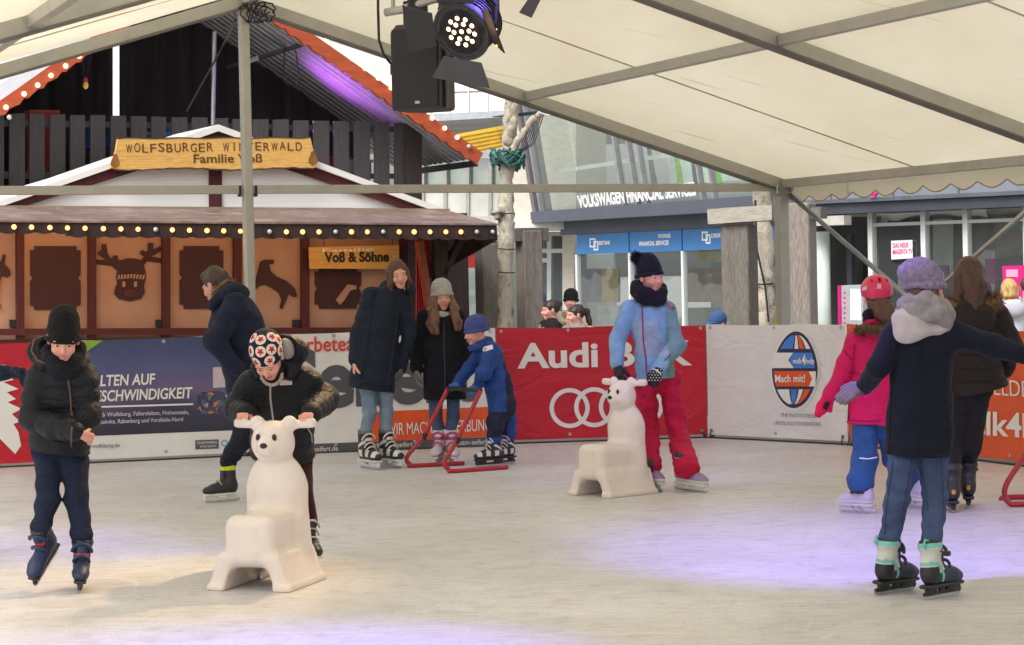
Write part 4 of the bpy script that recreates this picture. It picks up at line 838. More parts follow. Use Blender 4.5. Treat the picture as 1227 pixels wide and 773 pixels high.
for i in range(5): slabp(YP, [YP.px(539, 166 + i * 5), YP.px(539, 167 + i * 5), YP.px(607, 155 + i * 4.6), YP.px(607, 154 + i * 4.6)], .002, .02, 'stripe', M('ystripe', (170, 130, 40), .7), yo)
# -- shop on the right
a, b = at(988, 325, 33.0) * [1, 1, 0], at(1227, 320, 30.7) * [1, 1, 0]
SP = Plane(a, b - a); shop = thing('phone_shop', 'shop front with dark fascia and white posts on the right', 'shop', SP.W(2, 0))
sr0, sr1 = SP.px(955, 300)[0], SP.px(1420, 300)[0]; z0, z1 = SP.px(988, 258)[1], SP.px(988, 243)[1]
def sp(n, m, s0, s1, z0_, z1_, d0, d1): mm = MB(); mm.prism([(s0, z0_), (s0, z1_), (s1, z1_), (s1, z0_)][::-1], SP, d0, d1); return mm.build(n, m, shop)
sp('fascia', M('shop_fascia', (70, 74, 84), .45, .1, 2, metal=.2), sr0, sr1, z0, z1 - .03, -.2, .35); sp('fascia_rail', M('shop_rail', (104, 108, 118), .4, metal=.3), sr0, sr1, z1 - .028, z1 + .03, -.2, .42)
sp('upper_cladding', M('upper_cladding', (128, 134, 144), .5, .08, 1.5), sr0, sr1, z1 + .032, z1 + 3.4, -.4, .1)
for k in range(6): sp('cladding_joint', DGR, sr0 + .7 + k * 1.1, sr0 + .73 + k * 1.1, z1 + .04, z1 + 3.3, .1, .105)
sp('interior_wall', M('shop_int', (150, 152, 150), .9, .5, .9), sr0, sr1, 0, z0, -3.8, -3.6); sp('interior_ceiling', M('shop_ceiling', (190, 190, 186), .9), sr0, sr1, z0, z0 + .1, -5, -.25)
sp('side_wall', INTD, sr0 - .1, sr0, 0, z0, -5, 0); sp('floor_slab', CONC, sr0, sr1, -.03, .05, -5, .1)
for x in (1043.5, 1107, 1157.5, 1230): s = SP.px(x, 300)[0]; sp('window_post', M('white_post', (216, 220, 218), .4, .04), s - .04, s + .04, .05, z0, -.1, .02)
sp('transom', FRM, SP.px(1045, 300)[0], sr1, z0 - .2, z0 - .15, -.09, 0)
for xa, xb in ((1046, 1105), (1109, 1155), (1160, 1228), (1232, 1400)): sp('window_pane', GLD, SP.px(xa, 300)[0], SP.px(xb, 300)[0], .06, z0 - .01, -.05, -.04)
s = SP.px(990, 300)[0]; m = MB(); m.tube([SP.W(s, 0, .1), SP.W(s, z0 - .25, .1)], .115, 20); m.build('round_column', M('mint_column', (206, 218, 212), .4, .04), shop, smooth=True)
sp('lamp_box', M('lamp_box', (186, 184, 176), .5), SP.px(988, 300)[0], SP.px(1037, 300)[0], z0 - .17, z0 - .03, .36, .55)
m = MB(); text_px(m, SP, '1 - 3', 991, 269.5, 1001, 269, 4, .02, 0, .553); m.build('number', INKG, shop)
sp('door_frame', M('dark_door', (60, 64, 70), .5), SP.px(1005, 300)[0], SP.px(1011, 300)[0], .05, z0 - .3, -.3, -.2); sp('inner_door', INTD, SP.px(1012, 300)[0], SP.px(1043, 300)[0], .05, z0 - .75, -2.2, -2.1)
MAG = M('magenta', (214, 22, 122), .5, .06); YEL = M('yellow_paint', (226, 196, 40), .6)
for (x0, x1, y0, y1, c, d) in ((1020, 1042, 283, 304, (176, 168, 60), -2.6), (1018, 1043, 318, 345, (60, 60, 64), -1.8), (1118, 1140, 262, 330, (206, 208, 204), -1.4), (1062, 1100, 264, 290, (100, 104, 110), -3), (1076, 1104, 318, 345, (196, 196, 192), -1.2), (1106, 1136, 318, 338, (140, 80, 110), -.9), (1170, 1190, 300, 360, (210, 210, 206), -1), (1180, 1192, 310, 340, (170, 60, 130), -.8), (1200, 1226, 268, 275, (70, 180, 140), -.6), (1020, 1035, 320, 380, (200, 190, 60), -3.5), (1062, 1082, 340, 390, (90, 92, 100), -2)):
    pl = SP.off(d); slabp(pl, quadp(pl, x0, y0, x1, y1), -.05, 0, 'display_panel', M('disp%d%d' % (x0, y0), c, .6, .25, 2), shop)
pp = SP.off(.02); slabp(pp, [SP.px(1068.5, 288.5), SP.px(1069, 311), SP.px(1094.5, 309.5), SP.px(1094, 287.5)], -.01, 0, 'window_poster', PAPER, shop)
m = MB(); text_px(m, pp, 'DAS NEUE', 1070, 297.3, 1088.5, 296.3, 5.5, .02, 0, .003); text_px(m, pp, 'MAGENTA TV', 1070, 305, 1093.5, 304, 5.8, .02, 0, .003); m.build('poster_lettering', MAG, shop)
m = MB(); text_px(m, SP.off(-.88), 'MAGENTA', 1109, 333, 1133, 332, 6, .02, 0, .02); m.build('display_lettering', PAPER, shop)
m = MB(); pl = SP.off(.45); m.prism([pl.px(*p) for p in ((1042, 235), (1046, 230), (1052, 231), (1049, 236))], pl, -.02, .02); m.build('pink_sticker', MAG, shop)
# magenta stands in front of the shop
KP = Plane(at(1015, 325, 29) * [1, 1, 0], SP.u)
ks = thing('info_terminal', 'grey information stand with a magenta edge behind the girl with the helmet', 'stand', KP.wpx(1020, 380) * [1, 1, 0])
slabp(KP, [KP.px(1008, 342), (KP.px(1008, 342)[0], 0), (KP.px(1034, 342)[0], 0), KP.px(1034, 341)], -.12, 0, 'body', M('stand_grey', (176, 178, 184), .5), ks)
slabp(KP, [KP.px(1004, 342.3), (KP.px(1004, 342)[0], 0), (KP.px(1008, 342)[0] - .003, 0), KP.px(1007.6, 342)], -.12, .01, 'edge', MAG, ks)
m = MB()
for k in range(7): m.prism([KP.px(1011 + q[0], 350 + k * 6 + q[1]) for q in ((0, 0), (0, 2), (2.4, 2), (2.4, 0))], KP, .001, .004)
m.build('dots', MAG, ks)
slabp(KP, quadp(KP, 1019, 346, 1032, 384), .001, .006, 'sheet', PAPER, ks)
mg = thing('magenta_stall_box', 'magenta framed display box behind the blond visitor', 'display box', SP.wpx(1222, 330, .8) * [1, 1, 0])
MP = SP.off(.8); slabp(MP, [MP.px(1201, 319), (MP.px(1201, 319)[0], 0), (MP.px(1262, 319)[0], 0), MP.px(1262, 317)], -.4, 0, 'body', MAG, mg); slabp(MP, quadp(MP, 1206, 323, 1220, 332), .001, .008, 'window', M('pale_pink', (226, 160, 190), .5), mg)

# ------------------------------------------------------------------ weathered timber frames and birch poles
GW = wood('weathered_timber', (140, 132, 124), along=(5, 5, .35), var=.4, dirt=(90, 84, 78), damt=.6); GWD = wood('weathered_timber_dark', (116, 110, 104), along=(5, 5, .35), var=.4, dirt=(80, 74, 70), damt=.5)
GWL = wood('weathered_lintel', (172, 166, 154), along=(.5, .5, 5), var=.3, dirt=(120, 114, 100), damt=.6)
def post(pl, x0, x1, y0, d0, d1, name, mat, par):
    a, b = pl.px(x0, y0), pl.px(x1, y0); m = MB(); c = (pl.W(a[0], 0, (d0 + d1) / 2) + pl.W(b[0], 0, (d0 + d1) / 2)) / 2; h = max(a[1], b[1])
    m.box(c + V3(0, 0, h / 2 - .02), (abs(b[0] - a[0]) / 2, abs(d1 - d0) / 2, h / 2), [pl.u, pl.n0, [0, 0, 1]], bev=.015); return m.build(name, mat, par)
T1 = Plane(at(620, 330, 27) * [1, 1, 0], V3(.93, .36, 0))
tf = thing('timber_frame', 'weathered grey timber frame with split post beside the left birch pole', 'timber frame', T1.wpx(610, 380) * [1, 1, 0])
post(T1, 573, 596, 290, -.15, .15, 'post', GWD, tf); post(T1, 615, 637, 275, .05, .35, 'post', GW, tf)
m = MB(); m.box((T1.wpx(604, 282, .2) + T1.wpx(648, 282, .2)) / 2, (.23, .11, .085), [T1.u, T1.n0, [0, 0, 1]], bev=.01); m.build('cross_beam', GWD, tf)
m = MB(); m.box((T1.wpx(568, 287, 0) + T1.wpx(604, 287, 0)) / 2, (.22, .14, .04), [T1.u, T1.n0, [0, 0, 1]], bev=.01); m.build('cap_beam', GWL, tf)
T2 = Plane(at(905, 327, 25.5) * [1, 1, 0], V3(.90, -.43, 0))
t2 = thing('timber_frame', 'weathered timber gateway with pale lintel beside the right corner post of the tent', 'timber frame', T2.wpx(905, 380) * [1, 1, 0])
post(T2, 868, 901, 268, -.2, .15, 'post', GWD, t2); post(T2, 946, 975, 242, -.1, .2, 'post', GW, t2)
m = MB(); m.prism([T2.px(*p) for p in ((855, 251), (856, 269), (932, 264), (932, 246))], T2, -.12, .22); m.build('lintel', GWL, t2)
m = MB(); m.prism([T2.px(*p) for p in ((976, 249), (976, 262), (988, 262), (988, 248))], T2, -.1, .15); m.build('beam_end', GWD, t2)
def birch(label, name, pts, rad, limbs, Y, seed):
    m_ = MC.get('birch_bark')
    if not m_:
        m_ = M('birch_bark', (190, 182, 164), .8, .28, 9, .9, 14, stretch=(1, 1, .55), dirt=(70, 60, 50), dscale=9, damt=1.0, crease=.5)
    t = thing(name, label, 'tree', at(*pts[-1], Y) * [1, 1, 0]); P = [at(x, y, Y + .05 * math.sin(i)) for i, (x, y) in enumerate(pts)]; P.append(P[-1] * [1, 1, 0])
    def rough(P, R):
        Q, q = [], []
        for i in range(len(P) - 1):
            for k in range(7):
                f = k / 7; c = P[i] * (1 - f) + P[i + 1] * f; Q.append(c + RS.randn(3) * .008); q.append((R[i] * (1 - f) + R[i + 1] * f) * (1 + .12 * RS.randn() * (RS.rand() < .5)))
        return Q + [P[-1]], q + [R[-1]]
    m = MB(); Q, q = rough(P, rad + [rad[-1]]); m.tube(Q, q, 12); m.build('trunk', m_, t, smooth=True)
    for lp, lr in limbs:
        m = MB(); Q, q = rough([at(x, y, Y + dy) for x, y, dy in lp], lr); m.tube(Q, q, 9); m.build('limb', m_, t, smooth=True)
    return t
bt = birch('pale knobbly birch trunk with cut limbs and a green wire wrap', 'birch_tree', [(613, 100), (611, 150), (608, 200), (606, 240), (607, 280), (606, 330), (606, 385)], [.06, .075, .085, .095, .10, .095, .10], [([(610, 195, 0), (622, 165, -.1), (640, 143, -.2), (655, 130, -.25)], [.055, .045, .042, .04]), ([(613, 110, 0), (615, 60, .1), (612, 0, .2)], [.06, .05, .045]), ([(607, 245, 0), (598, 255, -.1), (597, 262, -.12)], [.08, .07, .04]), ([(609, 170, 0), (616, 150, -.12), (618, 120, -.16)], [.07, .05, .04])], 26.2, 1)
m = MB()
for i in range(60):
    c = at(608, 185 + 12 * RS.rand(), 26.2); a = RS.rand() * 6.3; r = .10 + .12 * RS.rand(); m.tube([c + V3(r * math.cos(a + k * .5), r * math.sin(a + k * .5), .05 * RS.randn()) for k in range(5)], .012, 4)
m.build('wire_wrap', M('teal_wire', (60, 104, 100), .6, .3), bt)
m = MB()
for i in range(9):
    MB().tube([at(x, 60 + i, 26.8), at(590 + i * 3, 140, 26.4), at(606 + i * .6, 184, 26.2)], .006, 4).build('hanging_wire', M('dark_wire', (60, 66, 68), .6), bt)
for i in range(7): MB().tube([at(652 - i * 3, 136 + i * 2, 26.0), at(640 - i * 2.5, 172, 26.1), at(612 + i, 192, 26.2)], .006, 4).build('hanging_wire', M('dark_wire', (60, 66, 68), .6), bt)
for y in (255, 298, 326): MB().tube([at(597, y, 26.05), at(607, y + 1, 26.0), at(617, y + .5, 26.05)], .008, 4).build('wire_band', M('dark_wire', (60, 66, 68), .6), bt)
m = MB(); 
for k in range(5): c = at(661, 134, 25.95); m.tube([c + V3(.16 * math.cos(a), .08 * math.sin(a + k), .05 * math.sin(a) + .01 * k) for a in np.linspace(0, 6.3, 16)], .009, 4)
m.build('cut_limb_wires', M('pale_wire', (196, 200, 196), .5), bt)
b2_ = birch('thick white birch trunk with a cable and dark knots between the timber posts', 'birch_tree', [(914, 150), (914, 240), (915, 300), (914, 350), (915, 386)], [.12, .13, .14, .14, .145], [], 27.5, 2)
m = MB(); m.tube([at(905, 240, 27.3), at(907, 300, 27.32), at(917, 345, 27.32), at(921, 386, 27.3)], .014, 5); 
for y in (228, 340): m.tube([at(902, y, 27.45), at(914, y + 1, 27.32), at(926, y, 27.45)], .01, 5)
m.build('cable', BLACK, b2_)
for nm, x, Y, lab in (('marker_post', 903, 27.6, 'short yellow post left of the thick birch trunk'), ('marker_post', 929, 27.8, 'short yellow post with a rounded cap right of the thick birch trunk')):
    t = thing(nm, lab, 'post', at(x, 380, Y) * [1, 1, 0]); h = at(x, 372 if x < 910 else 374, Y); m = MB(); m.tube([h * [1, 1, 0], h], .035 if x < 910 else .05, 10); m.build('shaft', YEL, t); m = MB(); m.ball(h, .05 if x < 910 else .075, 6); m.build('cap', YEL, t, smooth=True)
# ------------------------------------------------------------------ hanging lamp, loudspeaker, truss
SHELL = M('black_shell', (40, 40, 44), .42, .12, 6, .08, 150); NAVYS = M('speaker_black', (30, 30, 40), .6, .1, 10, .25, 500); GREYM = M('flap_grey', (74, 76, 80), .45, .1, 6, metal=.3)
YS = 14.0
truss = thing('lighting_pipe', 'grey lighting pipe with clamps crossing the top of the tent', 'pipe', at(505, 4, YS))
m = MB(); m.tube([at(462, 15, YS + .1), at(480, 12, YS + .05), at(560, -14, YS - .25), at(760, -80, YS - .9)], .027, 12); m.build('pipe', ALU, truss, smooth=True)
m = MB(); m.tube([at(470, -60, YS + .08), at(471, 12, YS + .08)], .014, 8); m.build('drop_rod', ALU, truss)
m = MB(); m.box(at(503, 4, YS), (.05, .05, .06), bev=.012); m.box(at(492, 6, YS), (.02, .045, .045), bev=.01); m.build('clamp', SHELL, truss)
sk = thing('loudspeaker', 'black hanging loudspeaker with a steel bracket bar beside the stage lamp', 'loudspeaker', at(515, 132, YS))
def lsp():
    A = Rz(-24); R_ = A.T  # rows = axes
    c = at(511, 82, YS + .05); k = YS / FPX
    w_, d_, h_ = 32 * k, 30 * k, 51 * k
    P = [(-w_, -d_), (w_, -d_), (w_ * 1.0, d_ * .35), (w_ * .5, d_), (-w_ * .5, d_), (-w_, d_ * .35)]
    m = MB(); n = len(P); V = []
    for z, s in ((-h_, .97), (-h_ + .02, 1), (h_ - .05, 1), (h_, .84)):
        for x, y in P: V.append(c + A @ np.array([x * s, y * s, z]))
    F = [tuple(range(n - 1, -1, -1)), tuple(3 * n + i for i in range(n))] + [(j * n + i, j * n + (i + 1) % n, (j + 1) * n + (i + 1) % n, (j + 1) * n + i) for j in range(3) for i in range(n)]
    m.add(V, F); cab = m.build('cabinet', SHELL, sk)
    m = MB(); m.box(c + A @ np.array([0, -d_ - .006, -.01]), (w_ * .94, .006, h_ * .92), R_, bev=.004); m.build('grille', NAVYS, sk)
    m = MB(); m.box(c + A @ np.array([w_ * .1, -d_ - .014, -h_ * .84]), (.016, .003, .008), R_); m.build('badge', GROM, sk)
    m = MB(); m.box(c + A @ np.array([w_ + .012, -d_ * .55, -.02]), (.008, .018, h_ * .9), R_, bev=.003); m.box(c + A @ np.array([w_ + .03, -d_ * .2, .02]), (.012, .014, h_ * .3), R_, bev=.003); m.build('bracket_bar', GREYM, sk)
    m = MB(); m.box(c + A @ np.array([-w_ * .8, 0, h_ + .07]), (.012, .02, .09), R_); m.box(c + A @ np.array([0, 0, h_ + .155]), (w_ * .84, .02, .012), R_); m.box(c + A @ np.array([w_ * .8, 0, h_ + .07]), (.012, .02, .09), R_); m.build('yoke', SHELL, sk)
lsp()
m = MB(); m.tube([at(453, -60, YS + .1), at(453, 10, YS + .1), at(454, 48, YS + .1), at(460, 66, YS + .1), at(470, 78, YS + .12), at(477, 83, YS + .15)], .009, 8); m.box(at(470, 84, YS + .12), (.012, .012, .03)); m.build('power_cable', BLACK, sk, smooth=True)
LEDM = M('warm_led', (255, 206, 160), emit=3.5); LEDY = M('amber_led', (255, 190, 90), emit=2.0)
def par_lamp(label, c, aim, flaps, lit, scale=1.0, name='stage_lamp', ang=0):
    t = thing(name, label, 'stage lamp', c); d = nrm(np.asarray(aim) - c); x = nrm(np.cross(d, [0, 0, 1])); y = np.cross(x, d)   # d looks out of the lamp
    if ang: ca, sa = math.cos(math.radians(ang)), math.sin(math.radians(ang)); x, y = x * ca + y * sa, y * ca - x * sa
    R = .150 * scale; L = .2 * scale; m = MB()
    m.tube([c - d * L * 1.2, c - d * L, c - d * .02, c, c, c - d * .012], [R * .55, R * .9, R * .98, R, R * .84, R * .82], 28, cap=True); m.build('housing', SHELL, t, smooth=False)
    for k in range(6):
        m = MB(); q = c - d * (L * .3 + .025 * k); m.tube([q, q - d * .008], R * 1.03, 28); m.build('cooling_fin', SHELL, t)
    lens = [(0, 0)] + [(.48 * math.cos(a), .48 * math.sin(a)) for a in np.linspace(0, 2 * math.pi, 6, endpoint=False)] + ([(.8 * math.cos(a), .8 * math.sin(a)) for a in np.linspace(.26, .26 + 2 * math.pi, 10, endpoint=False)] if lit else [])
    for i, (a, b) in enumerate(lens):
        q = c - d * .006 + (x * a + y * b) * R * .62; m = MB(); m.ball(q, .0135 * scale, 6); m.build('led', LEDM if lit else M('led_dark', (90, 90, 120), .2), t, smooth=True)
    m = MB(); m.tube([c + (x * math.cos(a) + y * math.sin(a)) * R * 1.02 - d * .005 for a in np.linspace(0, 2 * math.pi, 33)], .010 * scale, 6); m.build('barn_door_ring', SHELL, t)
    for (a, ln_, wd, tilt, wd2) in flaps:                            # angle round the rim, length, width, opening, outer width
        e = x * math.cos(a) + y * math.sin(a); s = np.cross(d, e); o = e * math.cos(tilt) + d * math.sin(tilt); nn = np.cross(s, o)
        p = c + e * R * 1.05; V = [p - s * wd, p + s * wd, p + s * wd2 + o * ln_, p - s * wd2 + o * ln_]; m = MB(); m.add([v + nn * .003 for v in V] + [v - nn * .003 for v in V], [(0, 1, 2, 3), (7, 6, 5, 4), (0, 4, 5, 1), (1, 5, 6, 2), (2, 6, 7, 3), (3, 7, 4, 0)]); m.build('barn_door', GREYM if a == flaps[0][0] else SHELL, t)
    m = MB()                                                         # yoke up to the pipe
    q = c - d * L * .4; m.tube([q + x * R * 1.05, q + x * R * 1.15 + V3(0, 0, .12), q + V3(0, 0, .30 * scale), q - x * R * 1.15 + V3(0, 0, .12), q - x * R * 1.05], .012, 6)
    m.build('yoke', SHELL, t); return t, d, R, x, y
pc = at(553, 38, YS - .55)
lamp, ld, lr_, lx, ly = par_lamp('black stage lamp with barn doors and glowing warm LEDs hanging over the rink', pc, pc + V3(-.55, -1.0, -.62), [(-math.pi / 2 + .25, .15, .13, .25, .2), (.15, .19, .11, .12, .16), (math.pi - .1, .17, .11, .75, .15), (math.pi / 2 + .1, .15, .12, .4, .17)], True, 1.2)
m = MB()
for k in range(4): q = pc + -lx * (lr_ * 1.05 + .06) - ly * (.09 - .03 * k) + ld * (.05 - .012 * k); m.ball(q, .008, 5)
m.build('status_light', LEDY, lamp, smooth=True)
m = MB(); m.box(pc - ld * .16 + V3(-.02, .05, .19), (.19, .12, .13), bev=.02); m.build('ballast_box', SHELL, lamp)
l2c = at(668, -16, 12.6)
lamp2, *_ = par_lamp('black stage lamp at the very top edge with a thin blue gleam', l2c, ground(960, 660), [(-math.pi / 2, .12, .1, .6, .13), (math.pi / 2, .12, .1, .6, .13)], False, .9)
def pool(name, c, aim, col, power, size, blend=.55, soft=.06):
    l = bpy.data.lights.new(name, 'SPOT'); l.color = col; l.energy = power; l.spot_size = math.radians(size); l.spot_blend = blend; l.shadow_soft_size = soft
    o = bpy.data.objects.new(name, l); COL.objects.link(o); o.location = [float(q) for q in c]; o.rotation_euler = (Vector(c) - Vector(aim)).to_track_quat('Z', 'Y').to_euler()
VIO = (.27, .19, 1.0)
pool('violet_stage_light', V3(1.3, 10.0, 3.6), ground(1030, 656), VIO, 540, 50, .75)
pool('violet_stage_light', V3(1.5, 9.5, 3.6), ground(330, 806), VIO, 620, 42, .9)
pool('violet_stage_light', V3(.2, 13.2, 3.7), ground(90, 640), VIO, 380, 44, 1.0)
pool('violet_stage_light', V3(1.2, 13.0, 3.6), ground(770, 552), VIO, 160, 44, 1)
pool('warm_stage_light', pc + ld * .25, ground(150, 705), (1, .66, .34), 300, 48, 1)
pool('warm_stage_light', V3(1.6, 8.5, 3.6), ground(560, 735), (1, .70, .40), 60, 44, 1)

# ------------------------------------------------------------------ skating aids
BEARW = M('milky_plastic', (232, 222, 215), .24, .05, 3, .05, 60, dirt=(200, 190, 182), dscale=2.5, damt=.5, spec=.45)
bn_ = BEARW.node_tree.nodes['Principled BSDF']; bn_.inputs['Subsurface Weight'].default_value = .25; bn_.inputs['Subsurface Radius'].default_value = (.03, .02, .015); bn_.inputs['Subsurface Scale'].default_value = 1.0
INK = M('bear_black', (26, 24, 26), .4)
def make_bear(label):
    t = thing('bear_skating_aid', label, 'skating aid', (0, 0, 0), 'white bear skating aids')
    s = Sol(.008, .03); fl = ((0, 1.0, 0), .62)
    s.cone((0, .10, .20), (0, .10, .51), .185, .160, fl); s.cone((0, .10, .51), (0, .09, .65), .150, .075, fl, k=.05)
    s.ell((0, .06, .735), (.118, .098, .118), k=.02); s.ell((0, -.035, .715), (.05, .035, .042), k=.03)
    for q in (-1, 1):
        s.ell((q * .092, .07, .835), (.042, .026, .042), k=.025); s.cone((q * .095, .09, .825), (q * .215, .09, .835), .021, .021, k=.02); s.box((q * .19, .09, .836), (.035, .02, .024), rd=.01, k=.01)
        # splayed runner: a slab leaning outwards
        for y0, y1 in ((-.30, .19),):
            s.box((q * .158, (y0 + y1) / 2, .085), (.042, (y1 - y0) / 2, .098), Ry(-q * 20), rd=.014, k=.03)
            s.box((q * .182, (y0 + y1) / 2, .016), (.048, (y1 - y0) / 2 + .01, .016), rd=.008, k=.02)
    s.box((0, -.10, .25), (.140, .205, .135), rd=.06, k=.05)
    s.cut(_cone((0, -.6, .015), (0, .6, .015), .080, .080), .03)
    s.plane((0, 0, 0), (0, 0, -1))
    body = solid('body', s, BEARW, t, local=True); ORG[body.name] = np.zeros(3)
    for q in (-1, 1):
        m = MB(); m.ball((q * .046, -.030, .768), (.0135, .008, .019), 8); m.build('eye', INK, t, smooth=True, local=True)
    m = MB(); m.ball((0, -.068, .727), (.021, .012, .015), 8); m.build('nose', INK, t, smooth=True, local=True)
    return t
bear = make_bear('white bear skating aid pushed by the boy in the star-patterned cap')
p = ground(318, 703); bear.location = p + V3(.02, .12, 0); bear.rotation_euler = (0, 0, math.radians(-17)); bear.scale = (1.0,) * 3
bearb = copy_tree(bear); p = ground(737, 594); bearb.location = p + V3(.03, .16, 0); bearb.rotation_euler = (0, 0, math.radians(-48)); bearb.scale = (.96,) * 3
bearb['label'] = 'white bear skating aid pushed by the girl in the light blue jacket'
REDT = M('red_enamel', (176, 26, 44), .32, .1, 5, coat=.3)
def smooth_path(P, n=9):
    P = [np.asarray(p, float) for p in P]; Q = []
    for i in range(len(P) - 1):
        p0, p1, p2, p3 = P[max(i - 1, 0)], P[i], P[i + 1], P[min(i + 2, len(P) - 1)]
        for k in range(n):
            t = k / n; Q.append(.5 * (2 * p1 + (p2 - p0) * t + (2 * p0 - 5 * p1 + 4 * p2 - p3) * t * t + (3 * p1 - p0 - 3 * p2 + p3) * t ** 3))
    return Q + [P[-1]]
pf = thing('push_frame', 'red tubular push frame with two runners held by the toddler in blue', 'skating aid', ground(550, 562))
r1 = ground(496, 560.5); r1e = ground(556, 557.5); r2 = ground(545, 567); r2e = ground(608, 562.5); Y1, Y2 = r1[1], r2[1]
for (h, md, c1, c2, e, Y) in (((537, 465), (509, 520), (488, 547), (491, 556), r1e, Y1), ((576, 468), (549, 525), (533, 553), (538, 563), r2e, Y2)):
    st = (r1 if Y == Y1 else r2) + V3(0, 0, .018); m = MB(); m.tube(smooth_path([at(h[0], h[1], Y + .06), at(md[0], md[1], Y + .03), at(c1[0], c1[1], Y), at(c2[0], c2[1], Y), st, e + V3(0, 0, .018)], 7), .0185, 10); rl = m.build('side_rail', REDT, pf, smooth=True)
    m = MB(); q0 = at(md[0] + 1, md[1] - 1, Y + .03); q1 = at(md[0] - 2, md[1] + 6, Y + .03); m.tube([q0, q1], .024, 10); m.build('grip_sleeve', BLACK, rl)
m = MB(); m.tube([at(537, 465, Y1 + .06), at(576, 468, Y2 + .06)], .0185, 10); m.build('handle_bar', BLACK, pf, smooth=True)
pg = thing('push_frame', 'red tubular push frame cut off by the right edge of the photo', 'skating aid', ground(1226, 608))
g0 = ground(1216, 607.5); Yg = g0[1]
for dy in (0, .42):
    m = MB(); Y = Yg + dy; m.tube(smooth_path([at(1250, 500, Y + .05) + V3(0, 0, 0), at(1228, 545, Y), at(1207, 578, Y), at(1204, 594, Y), at(1211, 604, Y), ground(1222, 608) * [1, 0, 0] + V3(0, Y, .018), at(1290, 606, Y) * [1, 1, 0] + V3(0, 0, .018)], 7), .0185, 10); m.build('side_rail', REDT, pg, smooth=True)
m = MB(); m.tube([at(1250, 500, Yg + .05), at(1250, 500, Yg + .47)], .0185, 10); m.build('handle_bar', BLACK, pg, smooth=True)
# ------------------------------------------------------------------ people: shared pieces
from mathutils.bvhtree import BVHTree
def skin_mats(tone=(222, 170, 148)):
    k = 'skin%d' % tone[0]; s = M(k, tone, .5, .08, 30, .05, 300, spec=.35); b = s.node_tree.nodes['Principled BSDF']
    b.inputs['Subsurface Weight'].default_value = .12; b.inputs['Subsurface Radius'].default_value = (.012, .005, .003); b.inputs['Subsurface Scale'].default_value = 1
    return [s, M('lips', (196, 120, 112), .45, .05), M('eye_white', (196, 182, 174), .25, .02), M('iris', (64, 50, 44), .25, .05), M('brow', (136, 100, 82), .8, .1)]
def head_template():
    s = Sol(.0036, .02)
    s.ell((0, .022, .035), (.074, .094, .083)); s.ell((0, -.026, -.028), (.057, .060, .074), k=.04); s.ell((0, -.060, -.090), (.022, .020, .019), k=.035)
    for q in (-1, 1):
        s.ell((q * .034, -.064, -.028), (.026, .022, .024), k=.02); s.ell((q * .030, -.076, .024), (.024, .011, .009), k=.02)
        s.ell((q * .078, .014, -.006), (.009, .02, .032), Ry(q * 8), k=.008)
    s.cone((0, -.080, .010), (0, -.102, -.024), .007, .0105, k=.014); s.ell((0, -.094, -.029), (.0145, .011, .008), k=.01)
    for q in (-1, 1): s.cut(_ell((q * .031, -.100, .004), (.017, .0145, .010)), .014)
    for q in (-1, 1): s.ell((q * .031, -.0755, .003), (.0125, .0125, .0125), k=.003)
    s.ell((0, -.090, -.058), (.022, .011, .0055), k=.006); s.ell((0, -.088, -.0675), (.019, .011, .0065), k=.006)
    s.cone((0, .03, -.06), (0, .035, -.19), .05, .055, k=.03)
    P, F = s.mesh(); c = P[F].mean(1); ix = np.zeros(len(F), int)
    ax = np.abs(c[:, 0]); ix[(c[:, 1] < -.084) & (ax < .023) & (c[:, 2] < -.0525) & (c[:, 2] > -.074)] = 1
    for q in (-1, 1):
        d = np.sqrt((c[:, 0] - q * .031) ** 2 + (c[:, 2] - .003) ** 2); ix[(d < .0115) & (np.abs(c[:, 2] - .002) < .0046) & (c[:, 1] < -.07)] = 2; ix[(d < .0058) & (c[:, 1] < -.07)] = 3
    ix[(c[:, 1] < -.06) & (c[:, 2] > .0215 - .08 * (ax - .03) ** 2) & (c[:, 2] < .0268) & (ax > .014) & (ax < .047)] = 4
    return P, F, ix
HEADT = head_template()
def hand_sol(w, f, n, side, curl=.5, sc=1.0, h=.0034, fat=0.0, spread=.0, thumb=1):
    """palm, four separate fingers of unequal length and a thumb; f along the fingers, n out of the palm, side towards the thumb"""
    w, f, n, side = [np.asarray(a, float) for a in (w, f, n, side)]; f = nrm(f); n = nrm(n - f * np.dot(n, f)); s0 = np.cross(f, n); s0 = s0 if np.dot(s0, side) > 0 else -s0
    s = Sol(h, .008); q = sc
    for o in (-.026, -.009, .009, .026): s.cone(w + s0 * o * q * .7, w + f * .082 * q + s0 * o * q, (.0135 + fat) * q, (.0125 + fat) * q, k=.012)
    for o, L in ((-.030, .78), (-.0105, .95), (.0105, 1.0), (.030, .92)):
        p = w + f * .084 * q + s0 * o * q; a = .12
        for seg, (l, r) in enumerate(((.042, .0095), (.027, .0086), (.021, .0078))):
            a += curl * (1.0 if seg else .8); d = f * math.cos(a) + n * math.sin(a) + s0 * (o * spread * 8); e = p + nrm(d) * l * L * q; s.cone(p, e, (r + fat) * q, (r * .93 + fat) * q, k=.003); p = e
    if thumb:
        p = w + f * .022 * q + s0 * .026 * q; d = nrm(f * .75 + s0 * .75 + n * .35); e = p + d * .038 * q; s.cone(p, e, (.0125 + fat) * q, (.0105 + fat) * q, k=.008)
        d = nrm(f * .85 + s0 * (.45 - .5 * curl) + n * (.3 + .6 * curl)); g = e + d * .03 * q; s.cone(e, g, (.0105 + fat) * q, (.0095 + fat) * q, k=.004); d = nrm(d + n * .5 * curl - s0 * .4 * curl); s.cone(g, g + d * .024 * q, (.0098 + fat) * q, (.0085 + fat) * q, k=.004)
    return s
def lerp(a, b, t): return np.asarray(a) * (1 - t) + np.asarray(b) * t

